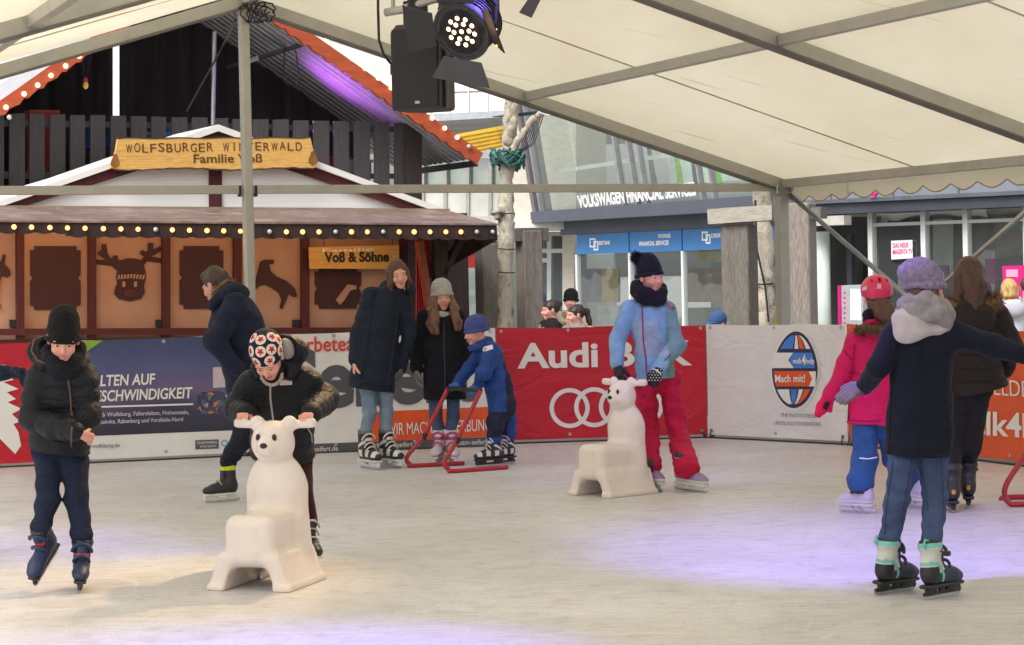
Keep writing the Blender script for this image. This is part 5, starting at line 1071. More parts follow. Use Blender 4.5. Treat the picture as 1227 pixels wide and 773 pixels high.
# skate templates, toe towards -Y, ice at z = 0
BLADE = M('blade_steel', (190, 192, 196), .28, .1, 20, metal=.85)
def skate_shapes(kind):
    s = Sol(.0058, .03)
    s.ell((0, .085, .125), (.037, .040, .052)); s.cone((0, .07, .112), (0, -.09, .102), .042, .038, k=.02); s.ell((0, -.122, .100), (.044, .060, .036), k=.02)
    s.cone((0, .02, .145), (0, -.085, .118), .04, .034, k=.03); s.cone((0, .066, .15), (0, .052, .285), .046, .056, k=.03); s.cone((0, -.012, .17), (0, -.002, .30), .028, .034, ((0, 1., 0), .5), k=.02)
    if kind == 'soft':
        s.ell((0, .06, .27), (.062, .062, .03), k=.02); s.ell((0, -.09, .115), (.046, .06, .034), k=.02); s.box((0, .1, .16), (.03, .016, .05), rd=.012, k=.015)
    s.plane((0, 0, .072), (0, 0, -1)); s.plane((0, .05, .298), (0, -.15, 1))
    boot = s.mesh(); s = Sol(.0058, .008)
    s.box((0, -.02, .066), (.036, .150, .010), rd=.008); 
    for y, l in ((-.095, .042), (.075, .036)): s.box((0, y, .05), (.016, l, .018), rd=.006, k=.012); s.box((0, y, .034), (.012, l * .8, .012), rd=.004, k=.01)
    if kind == 'soft': s.box((0, -.012, .046), (.013, .016, .016), rd=.005, k=.01)
    s.box((0, -.015, .028), (.0095, .155, .010), rd=.005, k=.008); s.ell((0, -.155, .04), (.012, .016, .02), k=.01)
    return boot, s.mesh()
SKT = {k: skate_shapes(k) for k in ('hockey', 'soft')}
def blade_mesh():
    P = [(-.172, .022), (-.165, .008), (-.145, .001), (.115, .001), (.137, .007), (.144, .022)]; V = [(x, a, b) for x in (-.0022, .0022) for a, b in P]; n = len(P)
    return V, [tuple(range(n - 1, -1, -1)), tuple(range(n, 2 * n))] + [(i, (i + 1) % n, n + (i + 1) % n, n + i) for i in range(n)]
class Fig:
    def __init__(s, label, D, face, J, foot, group=None):
        s.D = D; s.t = thing('person', label, 'person', foot, group); s.f = V3(math.sin(math.radians(face)), -math.cos(math.radians(face)), 0); s.s = np.cross(s.f, [0, 0, 1.0]); s.W = {k: at(v[0], v[1], D + (v[2] if len(v) > 2 else 0)) for k, v in J.items()}; s.bvh = {}; s.extra = []; s.seed = int(RS.randint(1000))
    def head(s, x, y, dy, yaw, pitch=0, roll=0, sc=1.0): s.hc = at(x, y, s.D + dy); s.hR = Rz(yaw) @ Rx(pitch) @ Ry(roll) * sc; s.hs = sc; return s
    def hp(s, *p): return s.hR @ np.array(p, float) + s.hc
    def body(s, tone=(222, 170, 148), brow=None, hands=()):
        W = s.W; b = Sol(.016, .04); fl = (s.f, .65); ch, pe = lerp(W['shL'], W['shR'], .5), lerp(W['hipL'], W['hipR'], .5)
        b.cone(s.hp(0, .035, -.15), lerp(ch, pe, .1), .045, .06); b.cone(lerp(ch, pe, .15), pe, .10, .09, fl); b.cone(lerp(W['shL'], ch, .25), lerp(W['shR'], ch, .25), .045)
        for q in 'LR':
            b.cone(lerp(W['sh' + q], ch, .15), W['el' + q], .036, .03); b.cone(W['el' + q], W['wr' + q], .03, .024)
            b.cone(W['hip' + q], W['kn' + q], .052, .04); b.cone(W['kn' + q], lerp(W['kn' + q], W['an' + q], .12), .034, .026)
        P, F = b.mesh(); ix = np.zeros(len(F), int); HP = HEADT[0] @ s.hR.T + s.hc; hf = HEADT[1] + len(P); P = np.vstack([P, HP]); F = np.vstack([F, hf]); ix = np.concatenate([ix, HEADT[2]])
        for h in hands: a, c = h.mesh(); F = np.vstack([F, c + len(P)]); P = np.vstack([P, a]); ix = np.concatenate([ix, np.zeros(len(c), int)])
        o = mk('body', P, F, skin_mats(tone) if brow is None else skin_mats(tone)[:4] + [brow], s.t, True, ix); s.bvh['body'] = BVHTree.FromPolygons(P.tolist(), F.tolist()); return s
    def add(s, name, sol, mat, matfn=None, par=None, key=None):
        P, F = sol.mesh(); ix = None if matfn is None else matfn(P[F].mean(1)); o = mk(name, P, F, mat, par or s.t, True, ix); s.bvh[key or name] = BVHTree.FromPolygons(P.tolist(), F.tolist()); return o
    def addh(s, name, sol, mat, matfn=None, key=None):
        P, F = sol.mesh(); ix = None if matfn is None else matfn(P[F].mean(1)); P = P @ s.hR.T + s.hc; o = mk(name, P, F, mat, s.t, True, ix); s.bvh[key or name] = BVHTree.FromPolygons(P.tolist(), F.tolist()); return o
    def torso(s, chest, waist, hem, hemr, flat=.7, arm=(.066, .058, .05), quilt=None, h=.0095, fold=.0035, name='jacket', mat=None, matfn=None, sh=.07, cut=None, ff=26, neck=.075, arms='LR', hemcut=True, pel=None):
        W = s.W; ch, pe = lerp(W['shL'], W['shR'], .5), (W[pel] if pel else lerp(W['hipL'], W['hipR'], .5)); hm = W[hem] if isinstance(hem, str) else hem; g = Sol(h, .045); fl = (s.f, flat)
        c1 = lerp(ch, pe, .2); c2 = lerp(ch, pe, .62); g.cone(c1, c2, chest, waist, fl, quilt); g.cone(c2, lerp(c2, hm, 1.08), waist, hemr, fl, quilt and (quilt[0], quilt[1], np.linalg.norm(c2 - c1)))
        g.cone(lerp(W['shL'], ch, .22), lerp(W['shR'], ch, .22), sh, None, (s.f, .85)); g.cone(lerp(ch, pe, .05), lerp(ch, s.hp(0, .03, -.13), .8), neck * 1.15, neck * .85, k=.03)
        if hemcut: g.plane(hm, nrm(hm - c2))
        for q in arms: g.cone(lerp(W['sh' + q], ch, .06), W['el' + q], arm[0], arm[1], None, quilt, k=.03); g.cone(W['el' + q], lerp(W['el' + q], W['wr' + q], .98), arm[1], arm[2], None, quilt, k=.025)
        if fold: g.folds(fold, ff, (1, 1, 1.3), s.seed)
        return s.add(name, g, mat, matfn)
    def legs(s, r, mat, h=.009, fold=.004, bottom=None, name='trousers', matfn=None, ff=34, an=(1, 1.3, 2.0), seat=None):
        W = s.W; g = Sol(h, .03); pe = lerp(W['hipL'], W['hipR'], .5); g.cone(W['hipL'] + V3(0, 0, .02), W['hipR'] + V3(0, 0, .02), seat or r[0] * 1.12, None, (s.f, .9))
        for q in 'LR': g.cone(W['hip' + q], W['kn' + q], r[0], r[1], k=.02); g.cone(W['kn' + q], lerp(W['kn' + q], W['an' + q], 1.04), r[1], r[2], k=.02)
        if fold: g.folds(fold, ff, an, s.seed + 3)
        return s.add(name, g, mat, matfn)
    def skate(s, q, pos, yaw, pitch=0, roll=0, kind='hockey', mats=None, matfn=None, sc=1.0, holder=None, straps=(), strapmat=None):
        R = Rz(yaw) @ Rx(pitch) @ Ry(roll) * sc; pos = np.asarray(pos, float); (bp, bf), (hp_, hf) = SKT[kind]
        ix = None if matfn is None else matfn(bp[bf].mean(1)); o = mk('skate', bp @ R.T + pos, bf, mats, s.t, True, ix)
        ho = mk('blade_holder', hp_ @ R.T + pos, hf, holder or BLACK, o, True); V, F = blade_mesh(); mk('blade', np.array(V) @ R.T + pos, F, BLADE, o)
        m = MB()
        for (y, z, w_, r) in straps: m.tube([R @ np.array([w_ * 1.02 * math.cos(a), y - .02 * math.sin(a), z + .036 * math.sin(a) * (1.15 if z < .2 else 1.5) - (.0 if z < .2 else .02)]) + pos for a in np.linspace(.1, 3.04, 12)], r * sc, 6)
        if straps: m.build('strap', strapmat or BLACK, o, smooth=True)
        s.W['top' + q] = R @ np.array([0, .05, .27]) + pos; s.W['cov' + q] = R @ np.array([0, .02, .195]) + pos; return o
    # ---- marks laid on a garment where the sight line meets it
    def hit(s, key, x, y, off=.003):
        d = ray(x, y); d = d / np.linalg.norm(d); r = s.bvh[key].ray_cast(Vector(CAM), Vector(d))
        return None if r[0] is None else np.array(r[0]) - d * off
    def line(s, name, key, pts, r, mat, par=None, n=6, off=.002):
        Q = []
        for i in range(len(pts) - 1):
            for k in range(n):
                p = s.hit(key, *lerp(pts[i], pts[i + 1], k / n), off)
                if p is not None: Q.append(p)
        p = s.hit(key, *pts[-1], off)
        if p is not None: Q.append(p)
        if len(Q) < 2: return None
        m = MB(); m.tube(Q, r, 6); return m.build(name, mat, par or s.t, smooth=True)
    def patchpx(s, name, key, poly, mat, off=.004, par=None, n=5):
        """a filled polygon (pixels) laid on the garment; poly is a quad p00,p10,p11,p01"""
        V = []; ok = True
        for i in range(n + 1):
            for j in range(n + 1):
                a, b = i / n, j / n; q = lerp(lerp(poly[0], poly[1], a), lerp(poly[3], poly[2], a), b); p = s.hit(key, q[0], q[1], off)
                if p is None: return None
                V.append(p)
        return mk(name, V, [(i * (n + 1) + j, i * (n + 1) + j + 1, (i + 1) * (n + 1) + j + 1, (i + 1) * (n + 1) + j) for i in range(n) for j in range(n)], mat, par or s.t, True)
    def radial(s, name, key, dr, rad, mat, off=.0015, star=0, par=None, c=(0, .02, .05)):
        """disc or star laid on a hat, seen from the middle of the head outwards"""
        n = nrm(s.hR @ nrm(dr)); a = nrm(np.cross(n, [0, .1, 1])); b = np.cross(n, a); C0 = s.hp(*c); V = []; K = 20
        for rr in (0.0, .4, .75, 1.0):
            for i in range(K):
                t = 2 * math.pi * i / K + .3; m_ = rad * rr * ((1.0 if i % 4 == 0 else .72 if i % 4 in (1, 3) else .45) if star else 1.0); p0 = C0 + n * .3 + (a * math.cos(t) + b * math.sin(t)) * m_
                h = s.bvh[key].ray_cast(Vector(p0), Vector(-n)); V.append((np.array(h[0]) if h[0] is not None else C0 + n * .08) + n * off)
        return mk(name, V, [(j * K + i, j * K + (i + 1) % K, (j + 1) * K + (i + 1) % K, (j + 1) * K + i) for j in range(3) for i in range(K)], mat, par or s.t, True)
    # ---- head wear and hair, in head coordinates
    def beanie(s, mat, z0=.03, tall=.0, back=.0, tilt=.25, fat=.0, ribs=True, rim=True, name='hat', lump=(0, 0, 0), matfn=None):
        tilt = -tilt
        g = Sol(.0042, .03); g.ell((0, .022, .045), (.083 + fat, .103 + fat, .088 + fat)); g.ell((lump[0], .03 + back, .085 + tall), (.064 + fat, .074 + fat, .058), k=.05)
        g.plane((0, -.09, z0), (0, tilt, -1))
        if rim:
            pts = []
            for i in range(25):
                a = 2 * math.pi * i / 24; y = .022 + (.101 + fat) * math.sin(a); pts.append(V3((.081 + fat) * math.cos(a), y, z0 + .018 + tilt * (y + .09)))
            for i in range(24): g.cone(pts[i], pts[i + 1], .013, k=.006)
        if ribs: g.folds(.0016, 210, (1, 1, .12), 4)
        return s.addh(name, g, mat, matfn)
    def hair(s, mat, locks=(), cap=True, fringe=.05, name='hair', front=True, fat=.0):
        g = Sol(.0045, .02)
        if cap:
            g.ell((0, .028, .038), (.083 + fat, .101 + fat, .090 + fat)); g.cut(_ell((0, -.115, -.045 + 0), (.066, .07, .075 + fringe)), .02); g.cut(_box((0, -.06, -.12), (.2, .085, .1)), .02)
        for l in locks:
            for i in range(len(l) - 1): g.cone(l[i][:3], l[i + 1][:3], l[i][3], l[i + 1][3], k=.02)
        g.folds(.003, 95, (1, 1, .16), 9); return s.addh(name, g, mat)
    def ring(s, name, mat, z=-.15, r=(.085, .095), rad=.035, turns=2, dz=.045, wob=.012, tilt=.2, y0=.02, fold=.003):
        g = Sol(.0055, .012); rs = np.random.RandomState(s.seed)
        for t in range(turns):
            ph = rs.rand() * 6; pts = [V3((r[0] + wob * math.sin(2 * a + ph)) * math.cos(a), y0 + (r[1] + wob * math.cos(3 * a + ph)) * math.sin(a), z + dz * t + tilt * (math.sin(a)) * .09 + .008 * math.sin(2 * a + ph)) for a in np.linspace(0, 2 * math.pi, 19)]
            for i in range(18): g.cone(pts[i], pts[i + 1], rad * (1 + .12 * math.sin(i * 1.7 + ph)), rad * (1 + .12 * math.sin((i + 1) * 1.7 + ph)), k=.01)
        g.folds(fold, 60, (1, 1, 1), s.seed); return s.addh(name, g, mat)
    def fur(s, name, path, rad, mat, n=900, L=.04, world=False, par=None):
        m = MB(); P = [np.asarray(p, float) if world else s.hp(*p) for p in path]; N = len(P) - 1; rs = np.random.RandomState(3)
        V = []; F = []
        for i in range(n):
            t = rs.rand() * N; k = min(int(t), N - 1); c = lerp(P[k], P[k + 1], t - k); d = nrm(rs.randn(3)); a = nrm(np.cross(d, rs.randn(3))) * .0045; b0 = c + d * rad * .35; tip = c + d * (rad + L * rs.rand()) + nrm(P[k + 1] - P[k]) * L * .5 * rs.randn() - V3(0, 0, .008); j = len(V)
            V += [b0 - a, b0 + a, tip]; F.append((j, j + 1, j + 2))
        m.add(V, F); m.tube(P, rad * .75, 8); return m.build(name, mat, par or s.t)
    def hood(s, mat, lining=None, c=(0, .11, -.13), r=(.12, .07, .085), rim=True, name='hood'):
        g = Sol(.0075, .03); g.ell(c, r); 
        for i in range(9):
            a0, a1 = -.5 + i * 4.1 / 9, -.5 + (i + 1) * 4.1 / 9
            g.cone((.105 * math.cos(a0), .03 + .085 * math.sin(a0), -.135 + .03 * math.sin(a0)), (.105 * math.cos(a1), .03 + .085 * math.sin(a1), -.135 + .03 * math.sin(a1)), .034, k=.03)
        g.cut(_ell((c[0], c[1] - .06, c[2] + .1), (.085, .075, .1)), .015); g.folds(.004, 34, (1, 1, 1), s.seed); return s.addh(name, g, mat)
def glove(fig, name, mat, w, f, n, side, curl=.6, sc=1.0, fat=.004, cuff=None, fold=.0):
    s = hand_sol(w, f, n, side, curl, sc, .0042, fat); f = nrm(f)
    s.cone(np.asarray(w) - f * .05, np.asarray(w) + f * .015, .036 * sc, .032 * sc, k=.015); o = fig.add(name, s, mat)
    return o
def mitten(fig, name, mat, w, f, side, sc=1.0, bend=(0, 0, 0), thumbmat=None):
    f = nrm(f); side = nrm(np.asarray(side) - f * np.dot(side, f)); b = np.asarray(bend, float); s = Sol(.005, .02); w = np.asarray(w, float); n = np.cross(f, side)
    s.cone(w - f * .05, w + f * .02, .040 * sc, .036 * sc); s.cone(w + f * .02, w + f * .10 * sc + b * .4, .044 * sc, .042 * sc, (n, .7)); s.cone(w + f * .10 * sc + b * .4, w + f * .155 * sc + b, .042 * sc, .03 * sc, (n, .7)); s.cone(w + f * .03 * sc + side * .03 * sc, w + f * .09 * sc + side * .06 * sc, .019 * sc, .016 * sc, k=.012)
    return fig.add(name, s, mat)
DENIM = M('denim', (72, 88, 128), .85, .25, 7, .3, 320, spec=.2, crease=.4, cscale=22); DENIML = M('denim_light', (122, 142, 164), .85, .2, 7, .3, 320, spec=.2, crease=.3, cscale=20); DENIMD = M('denim_dark', (34, 41, 62), .85, .25, 7, .3, 320, spec=.2, crease=.4, cscale=22)
BLKC = cloth('black_cloth', (24, 25, 33)); BLKQ = cloth('black_quilted', (25, 27, 35), rough=.5, sheen=.0); NAVYC = cloth('navy_cloth', (28, 35, 58)); KNITB = cloth('black_knit', (20, 20, 23), bump=.6, bscale=140)
ZIP = M('zip', (180, 180, 176), .4, metal=.4); BRN = M('brown_hair', (84, 56, 42), .45, .35, 20, .5, 40, stretch=(3, 3, .25), spec=.5)
WHP = M('white_plastic', (216, 216, 214), .4, .06, 8); FURB = M('tan_fur', (128, 100, 74), .9, .4, 30); FURD = M('brown_fur', (106, 80, 60), .9, .4, 30)
# ------------------------------------------------------------------ the skaters
def gr(x, y): return ground(x, y)
# boy in black at the left, arms folded
p = Fig('boy in black padded jacket and black beanie gliding with arms folded', 11.3, 6,
        dict(shL=(45, 452, -.02), shR=(102, 450, 0), elL=(37, 503, -.06), wrL=(90, 517, -.23), elR=(107, 500, -.04), wrR=(62, 515, -.15), hipL=(58, 545, .10), hipR=(88, 545, .10), knL=(58, 596, -.02), knR=(92, 600, .02), anL=(62, 640, .12), anR=(93, 650, .06), hem=(71, 541, .07)), gr(80, 706))
p.head(76, 407, -.10, 10, 24, 3, .98)
p.body((216, 160, 140), hands=[hand_sol(at(99, 521, 11.07), at(114, 528, 11.14) - at(99, 521, 11.07), V3(0, 1, -.3), V3(0, 0, 1), .55, .76)])
j = p.torso(.150, .150, 'hem', .165, .74, (.072, .066, .058), (.075, .010), mat=BLKQ, fold=.004, sh=.075, neck=.085)
p.beanie(KNITB, .008, .034, .012, .22, .004); p.ring('neck_warmer', BLKC, -.15, (.078, .085), .034, 3, .032)
p.hood(BLKQ, c=(-.05, .10, -.12), r=(.145, .07, .09)); p.line('zip', 'jacket', [(80, 447), (84, 470), (86, 498)], .006, M('brown_zip', (92, 70, 60), .5)); p.line('hood_piping', 'hood', [(42, 405), (38, 420), (45, 432), (58, 437)], .006, M('brown_zip', (92, 70, 60), .5), n=8)
p.line('pocket_zip', 'jacket', [(86, 512), (85, 536)], .005, M('brown_zip', (92, 70, 60), .5))
for y in (462, 476, 490): p.line('quilt_seam', 'jacket', [(46, y), (58, y + 2), (72, y + 3), (79, y + 2)], .004, M('black_seam', (10, 10, 14), .8)); p.line('quilt_seam', 'jacket', [(87, y + 1), (97, y), (106, y - 2)], .004, M('black_seam', (10, 10, 14), .8))
RSK = [M('skate_blue', (38, 50, 86), .5, .15, 12), SHELL, M('skate_orange', (206, 82, 58), .5)]
fn = lambda c: np.where((c[:, 2] < .088) | ((c[:, 2] > .27)), 1, np.where((np.abs(c[:, 2] - .2) < .012) & (c[:, 1] < .03), 2, 0))
p.skate('L', at(58, 679, 11.33), -22, 38, 8, 'soft', RSK, fn, .9, SHELL, [(-.02, .16, .045, .010), (.0, .235, .055, .011)], RSK[0]); p.skate('R', gr(96, 707), 10, 0, 4, 'soft', RSK, fn, .9, SHELL, [(-.02, .16, .045, .010), (.0, .235, .055, .011)], RSK[0])
p.W['anL'] = p.W['topL']; p.W['anR'] = p.W['topR']; p.legs((.078, .060, .054), DENIMD, fold=.006, ff=40, an=(.6, .6, 2.2))

# boy with star cap behind the bear
Bm = Matrix.Translation(bear.location) @ bear.rotation_euler.to_matrix().to_4x4() @ Matrix.Diagonal((*bear.scale, 1))
hL, hR = np.array(Bm @ Vector((-.185, .09, .845))), np.array(Bm @ Vector((.185, .09, .845)))
p = Fig('boy in star-patterned cap and black jacket leaning over the front white bear', 12.1, 0,
        dict(shL=(298, 461, -.28), shR=(367, 455, -.28), elL=(283, 490, -.25), wrL=(0, 0, 0), elR=(392, 478, -.25), wrR=(0, 0, 0), hipL=(326, 545, .02), hipR=(358, 545, .02), knL=(332, 598, -.1), knR=(361, 592, .0), anL=(324, 650, .05), anR=(368, 640, .12), hem=(338, 546, -.02)), gr(345, 684))
up_ = V3(0, .07, .035); p.W['wrL'] = hL + V3(.012, .085, .035); p.W['wrR'] = hR + V3(.012, .085, .035)
p.head(321, 429, -.45, -8, 50, -4, .98)
p.body((226, 168, 148), hands=[hand_sol(hL + V3(0, .075, .030), V3(0, -1, .05), V3(0, -.1, -1), V3(1, 0, 0), 1.05, .80), hand_sol(hR + V3(0, .075, .030), V3(0, -1, .05), V3(0, -.1, -1), V3(-1, 0, 0), 1.05, .80)])
p.torso(.158, .162, 'hem', .180, .74, (.075, .070, .052), (.085, .010), mat=BLKQ, fold=.004, sh=.08, neck=.09)
p.hood(BLKQ, c=(.08, .10, -.075), r=(.115, .085, .11)); CAPN = cloth('cap_navy', (30, 34, 56), bump=.4); p.beanie(CAPN, -.005, .0, .012, .16, .006, rim=False, ribs=False, name='cap'); g = Sol(.006, .02); g.ell((.085, .09, -.055), (.05, .05, .09)); p.addh('hood_lining', g, M('grey_fleece', (166, 162, 160), .9, .1, 20, .4, 100))
CR, ST = M('cap_cream', (230, 214, 204), .8, .05, 20), M('cap_red', (184, 34, 50), .8, .05, 20)
for dr in ((0, -.75, .75), (-.72, -.55, .6), (.62, -.55, .66), (-.40, -.95, .10), (.42, -.95, .16), (0, -.1, 1), (-.95, -.35, .05), (.95, -.2, .1), (-.55, .2, .9), (.6, .2, .9), (.95, .3, .55)):
    q = p.radial('cap_disc', 'cap', dr, .030, CR); p.radial('star', 'cap', dr, .021, ST, .003, 5, q)
g = Sol(.005, .01); [g.cone((.078 * math.cos(a) * .8, -.03 + -.055 * math.sin(a), -.085 - .05 * math.sin(a)), (.078 * math.cos(a + .3) * .8, -.03 - .055 * math.sin(a + .3), -.085 - .05 * math.sin(a + .3)), .0085) for a in np.linspace(.2, 2.7, 9)]; p.addh('cap_lining', g, M('lining_beige', (176, 158, 150), .85, .1, 20))
p.line('zip', 'jacket', [(324, 460), (324, 478), (327, 500), (328, 520)], .006, ZIP); p.patchpx('chest_badge', 'jacket', [(336, 456), (350, 455), (350, 461), (335, 462)], M('badge_white', (200, 196, 196), .6, .3, 120)); p.patchpx('chest_badge', 'jacket', [(340, 452), (346, 452), (348, 456), (338, 456)], M('badge_maroon', (120, 50, 60), .6, .3, 120)); p.line('pocket_piping', 'jacket', [(368, 512), (373, 520), (374, 530)], .004, ZIP)
HS = [SHELL, WHP, GREYM]; hfn = lambda c: np.where((c[:, 2] > .10) & (c[:, 2] < .14) & (c[:, 1] < .02) & (c[:, 1] > -.05), 1, np.where(c[:, 2] > .285, 2, 0))
p.skate('R', gr(373, 677), 20, 0, 0, 'hockey', HS, hfn, .88, WHP, [(-.03, .14, .044, .006), (.0, .2, .05, .006), (.0, .25, .056, .007)], ZIP); p.skate('L', gr(323, 690), -15, 0, 0, 'hockey', HS, hfn, .88, WHP)
p.W['anL'] = p.W['topL']; p.W['anR'] = p.W['topR']; p.legs((.078, .062, .055), cloth('maroon_cloth', (62, 26, 40)), fold=.005)

# man in navy parka bent forward by the tent pole
p = Fig('man in navy hooded parka bending forward beside the tent pole', 15.7, -78,
        dict(shL=(283, 366, -.20), shR=(272, 368, .20), elL=(257, 408, -.28), wrL=(284, 442, -.24), elR=(256, 410, .25), wrR=(285, 440, .22), hipL=(306, 478, -.08), hipR=(309, 478, .10), knL=(291, 525, -.1), knR=(318, 530, .12), anL=(282, 565, -.06), anR=(322, 570, .2), hem=(300, 496, 0)), gr(285, 602))
p.head(258, 343, 0, -122, 22, 0, .98); p.body((206, 156, 136))
p.torso(.225, .195, 'hem', .17, .88, (.085, .075, .06), mat=NAVYC, fold=.006, sh=.10, neck=.1); p.hair(M('dark_brown_hair', (58, 42, 34), .45, .35, 20, .5, 40, stretch=(3, 3, .25)), [((0, .03, .10, .05), (0, -.05, .10, .04)), ((0, .1, .03, .05), (0, .11, -.03, .04))], fringe=.02)
p.hood(NAVYC, c=(0, .14, -.12), r=(.13, .095, .085)); p.fur('fur_trim', [(-.09, .02, -.10), (-.10, .08, -.05), (-.05, .13, -.02), (.03, .14, -.02), (.1, .08, -.05), (.09, .02, -.1)], .022, FURB, 700, .03)
m = MB(); [m.tube([p.hp(q * .03 + .022 * math.cos(a), -.098, .004 + .018 * math.sin(a)) for a in np.linspace(0, 6.29, 13)], .0022, 5) for q in (-1, 1)]; m.tube([p.hp(-.052, -.095, .006), p.hp(-.078, .0, .01)], .0022, 5); m.build('glasses', BLACK, p.t)
HN = [SHELL, M('neon_trim', (200, 214, 50), .5), WHP]; nf = lambda c: np.where(c[:, 2] > .262, 1, 0)
p.skate('L', gr(268, 601.5), -60, 0, 0, 'hockey', HN, nf, .88, WHP, [(-.03, .14, .044, .006)], ZIP); p.skate('R', gr(330, 597), -70, 0, 0, 'hockey', HN, nf, .88, WHP)
p.W['anL'] = p.W['topL'] + V3(0, 0, .06); p.W['anR'] = p.W['topR'] + V3(0, 0, .06); p.legs((.10, .08, .062), cloth('dark_trousers', (28, 32, 48)), fold=.006)

# woman in long navy parka
LPK = cloth('petrol_parka', (26, 36, 54), rough=.7)
p = Fig('woman in long dark parka and light jeans standing on black and white skates', 18.35, 22,
        dict(shL=(443, 353, -.03), shR=(484, 357, .05), elL=(429, 396, -.02), wrL=(425, 432, -.06), elR=(490, 400, .06), wrR=(481, 440, .08), hipL=(438, 432, 0), hipR=(460, 432, .03), knL=(443, 494, -.02), knR=(463, 495, .03), anL=(444, 530, 0), anR=(464, 530, .05), hem=(444, 467, .0)), gr(455, 561))
p.head(477, 329, -.04, 16, 8, -8, 1.02); p.body((222, 170, 150), hands=[hand_sol(at(425, 433, 18.29), V3(.03, -.1, -1), V3(1, -.1, 0), V3(0, -1, 0), .35, 1.15)])
p.torso(.155, .165, 'hem', .210, .72, (.068, .062, .053), (.13, .006), mat=LPK, fold=.005, sh=.075, neck=.09); p.hair(BRN, [((-.072, .01, .02, .028), (-.080, -.005, -.08, .026), (-.07, .0, -.16, .018)), ((.072, .01, .02, .026), (.082, .0, -.08, .026), (.08, .01, -.17, .018)), ((0, .09, .02, .06), (0, .085, -.10, .06)), ((-.062, -.045, .03, .018), (-.074, -.05, -.05, .018), (-.074, -.04, -.12, .014)), ((.062, -.045, .03, .016), (.074, -.05, -.06, .016))], fringe=.045)
for q in ([(446, 362), (442, 400), (436, 440), (432, 462)], [(428, 396), (436, 394)], [(433, 458), (450, 463), (470, 462)]): p.line('seam', 'jacket', q, .004, M('parka_seam_navy', (14, 20, 32), .9))
p.hood(LPK, c=(-.02, .12, -.13), r=(.14, .085, .085)); p.line('front_placket', 'jacket', [(478, 358), (474, 400), (468, 440), (464, 462)], .006, BLACK); p.line('pocket_seam', 'jacket', [(445, 415), (452, 428)], .006, BLACK)
glove(p, 'glove', M('grey_green_wool', (88, 104, 104), .9, .1, 30), p.W['wrR'], V3(-.1, -.1, -1), V3(-1, 0, 0), V3(0, -1, 0), .5)
W4 = [SHELL, WHP, M('skate_grey', (96, 92, 98), .5)]; f4 = lambda c: np.where((c[:, 2] < .15) & (c[:, 2] > .10) & (np.abs(np.sin(c[:, 1] * 34)) > .7), 1, np.where((c[:, 2] > .27), 2, np.where((np.abs(c[:, 2] - .2 + .6 * (c[:, 1] - .03)) < .012), 1, 0)))
p.skate('L', gr(442, 562), 32, 0, 0, 'hockey', W4, f4, 1.08, WHP, [(-.04, .135, .044, .006), (-.02, .165, .045, .006), (.0, .24, .055, .007)], WHP); p.skate('R', gr(467, 560.5), 36, 0, 0, 'hockey', W4, f4, 1.08, WHP, [(-.04, .135, .044, .006), (-.02, .165, .045, .006), (.0, .24, .055, .007)], WHP)
p.W['anL'] = p.W['topL']; p.W['anR'] = p.W['topR']; p.legs((.085, .058, .048), DENIML, fold=.003)

# girl in black coat with pale knitted hat
KNG = cloth('pale_knit', (176, 176, 170), bump=.9, bscale=90, scale=60, var=.25)
p = Fig('girl with long brown hair, pale hat and black coat behind red push frame', 18.6, 4,
        dict(shL=(508, 381, 0), shR=(551, 381, 0), elL=(500, 415, .02), wrL=(499, 442, -.03), elR=(558, 416, .02), wrR=(552, 445, -.02), hipL=(522, 440, 0), hipR=(544, 440, 0), knL=(522, 499, -.02), knR=(543, 499, 0), anL=(523, 530, .02), anR=(543, 530, .02), hem=(533, 470, 0)), gr(533, 556))
p.head(530, 356, -.03, 10, 6, -3, .98); p.body((216, 162, 138)); p.torso(.155, .165, 'hem', .185, .72, (.072, .062, .052), mat=BLKC, fold=.005, sh=.075, neck=.085)
p.line('front_zip', 'jacket', [(532, 386), (532, 410), (533, 440), (533, 466)], .005, M('dull_zip', (60, 60, 66), .5))
p.hair(M('chestnut_hair', (112, 76, 56), .45, .35, 20, .5, 40, stretch=(3, 3, .25)), [((-.066, -.02, .0, .026), (-.090, -.05, -.10, .040), (-.095, -.11, -.20, .040), (-.085, -.135, -.29, .024)), ((.066, -.02, .0, .024), (.090, -.05, -.10, .036), (.095, -.11, -.20, .036), (.088, -.135, -.27, .022)), ((0, .085, .0, .06), (0, .08, -.15, .06)), ((-.07, .03, -.02, .04), (-.10, .02, -.13, .05), (-.12, -.05, -.23, .045), (-.11, -.10, -.28, .03)), ((.07, .03, -.02, .04), (.10, .02, -.13, .05), (.12, -.05, -.22, .045), (.11, -.10, -.27, .03)), ((-.06, -.055, .01, .014), (-.07, -.07, -.08, .022), (-.07, -.10, -.17, .02)), ((.062, -.05, .01, .014), (.072, -.07, -.08, .020), (.072, -.10, -.16, .02))], cap=False)
p.beanie(KNG, .022, .018, .01, .2, .008); p.ring('scarf', M('pale_grey_wool', (186, 184, 180), .9, .2, 40, .6, 120), -.165, (.066, .075), .026, 2, .03)
g = Sol(.008, .03); g.cone(lerp(p.W['hipL'], p.W['hipR'], .5), at(533, 474, 18.6), .17, .185, (p.f, .75)); g.plane(at(533, 478, 18.6), (0, 0, -1)); g.folds(.004, 24); p.add('coat_skirt', g, BLKC)
glove(p, 'glove', M('grey_wool', (126, 124, 120), .9, .15, 40, .5, 120), p.W['wrL'], V3(0, -.1, -1), V3(1, 0, 0), V3(0, -1, 0), .35, 1.0, .006); glove(p, 'glove', M('grey_wool', (126, 124, 120)), p.W['wrR'], V3(0, -.1, -1), V3(-1, 0, 0), V3(0, -1, 0), .35, 1.0, .006)
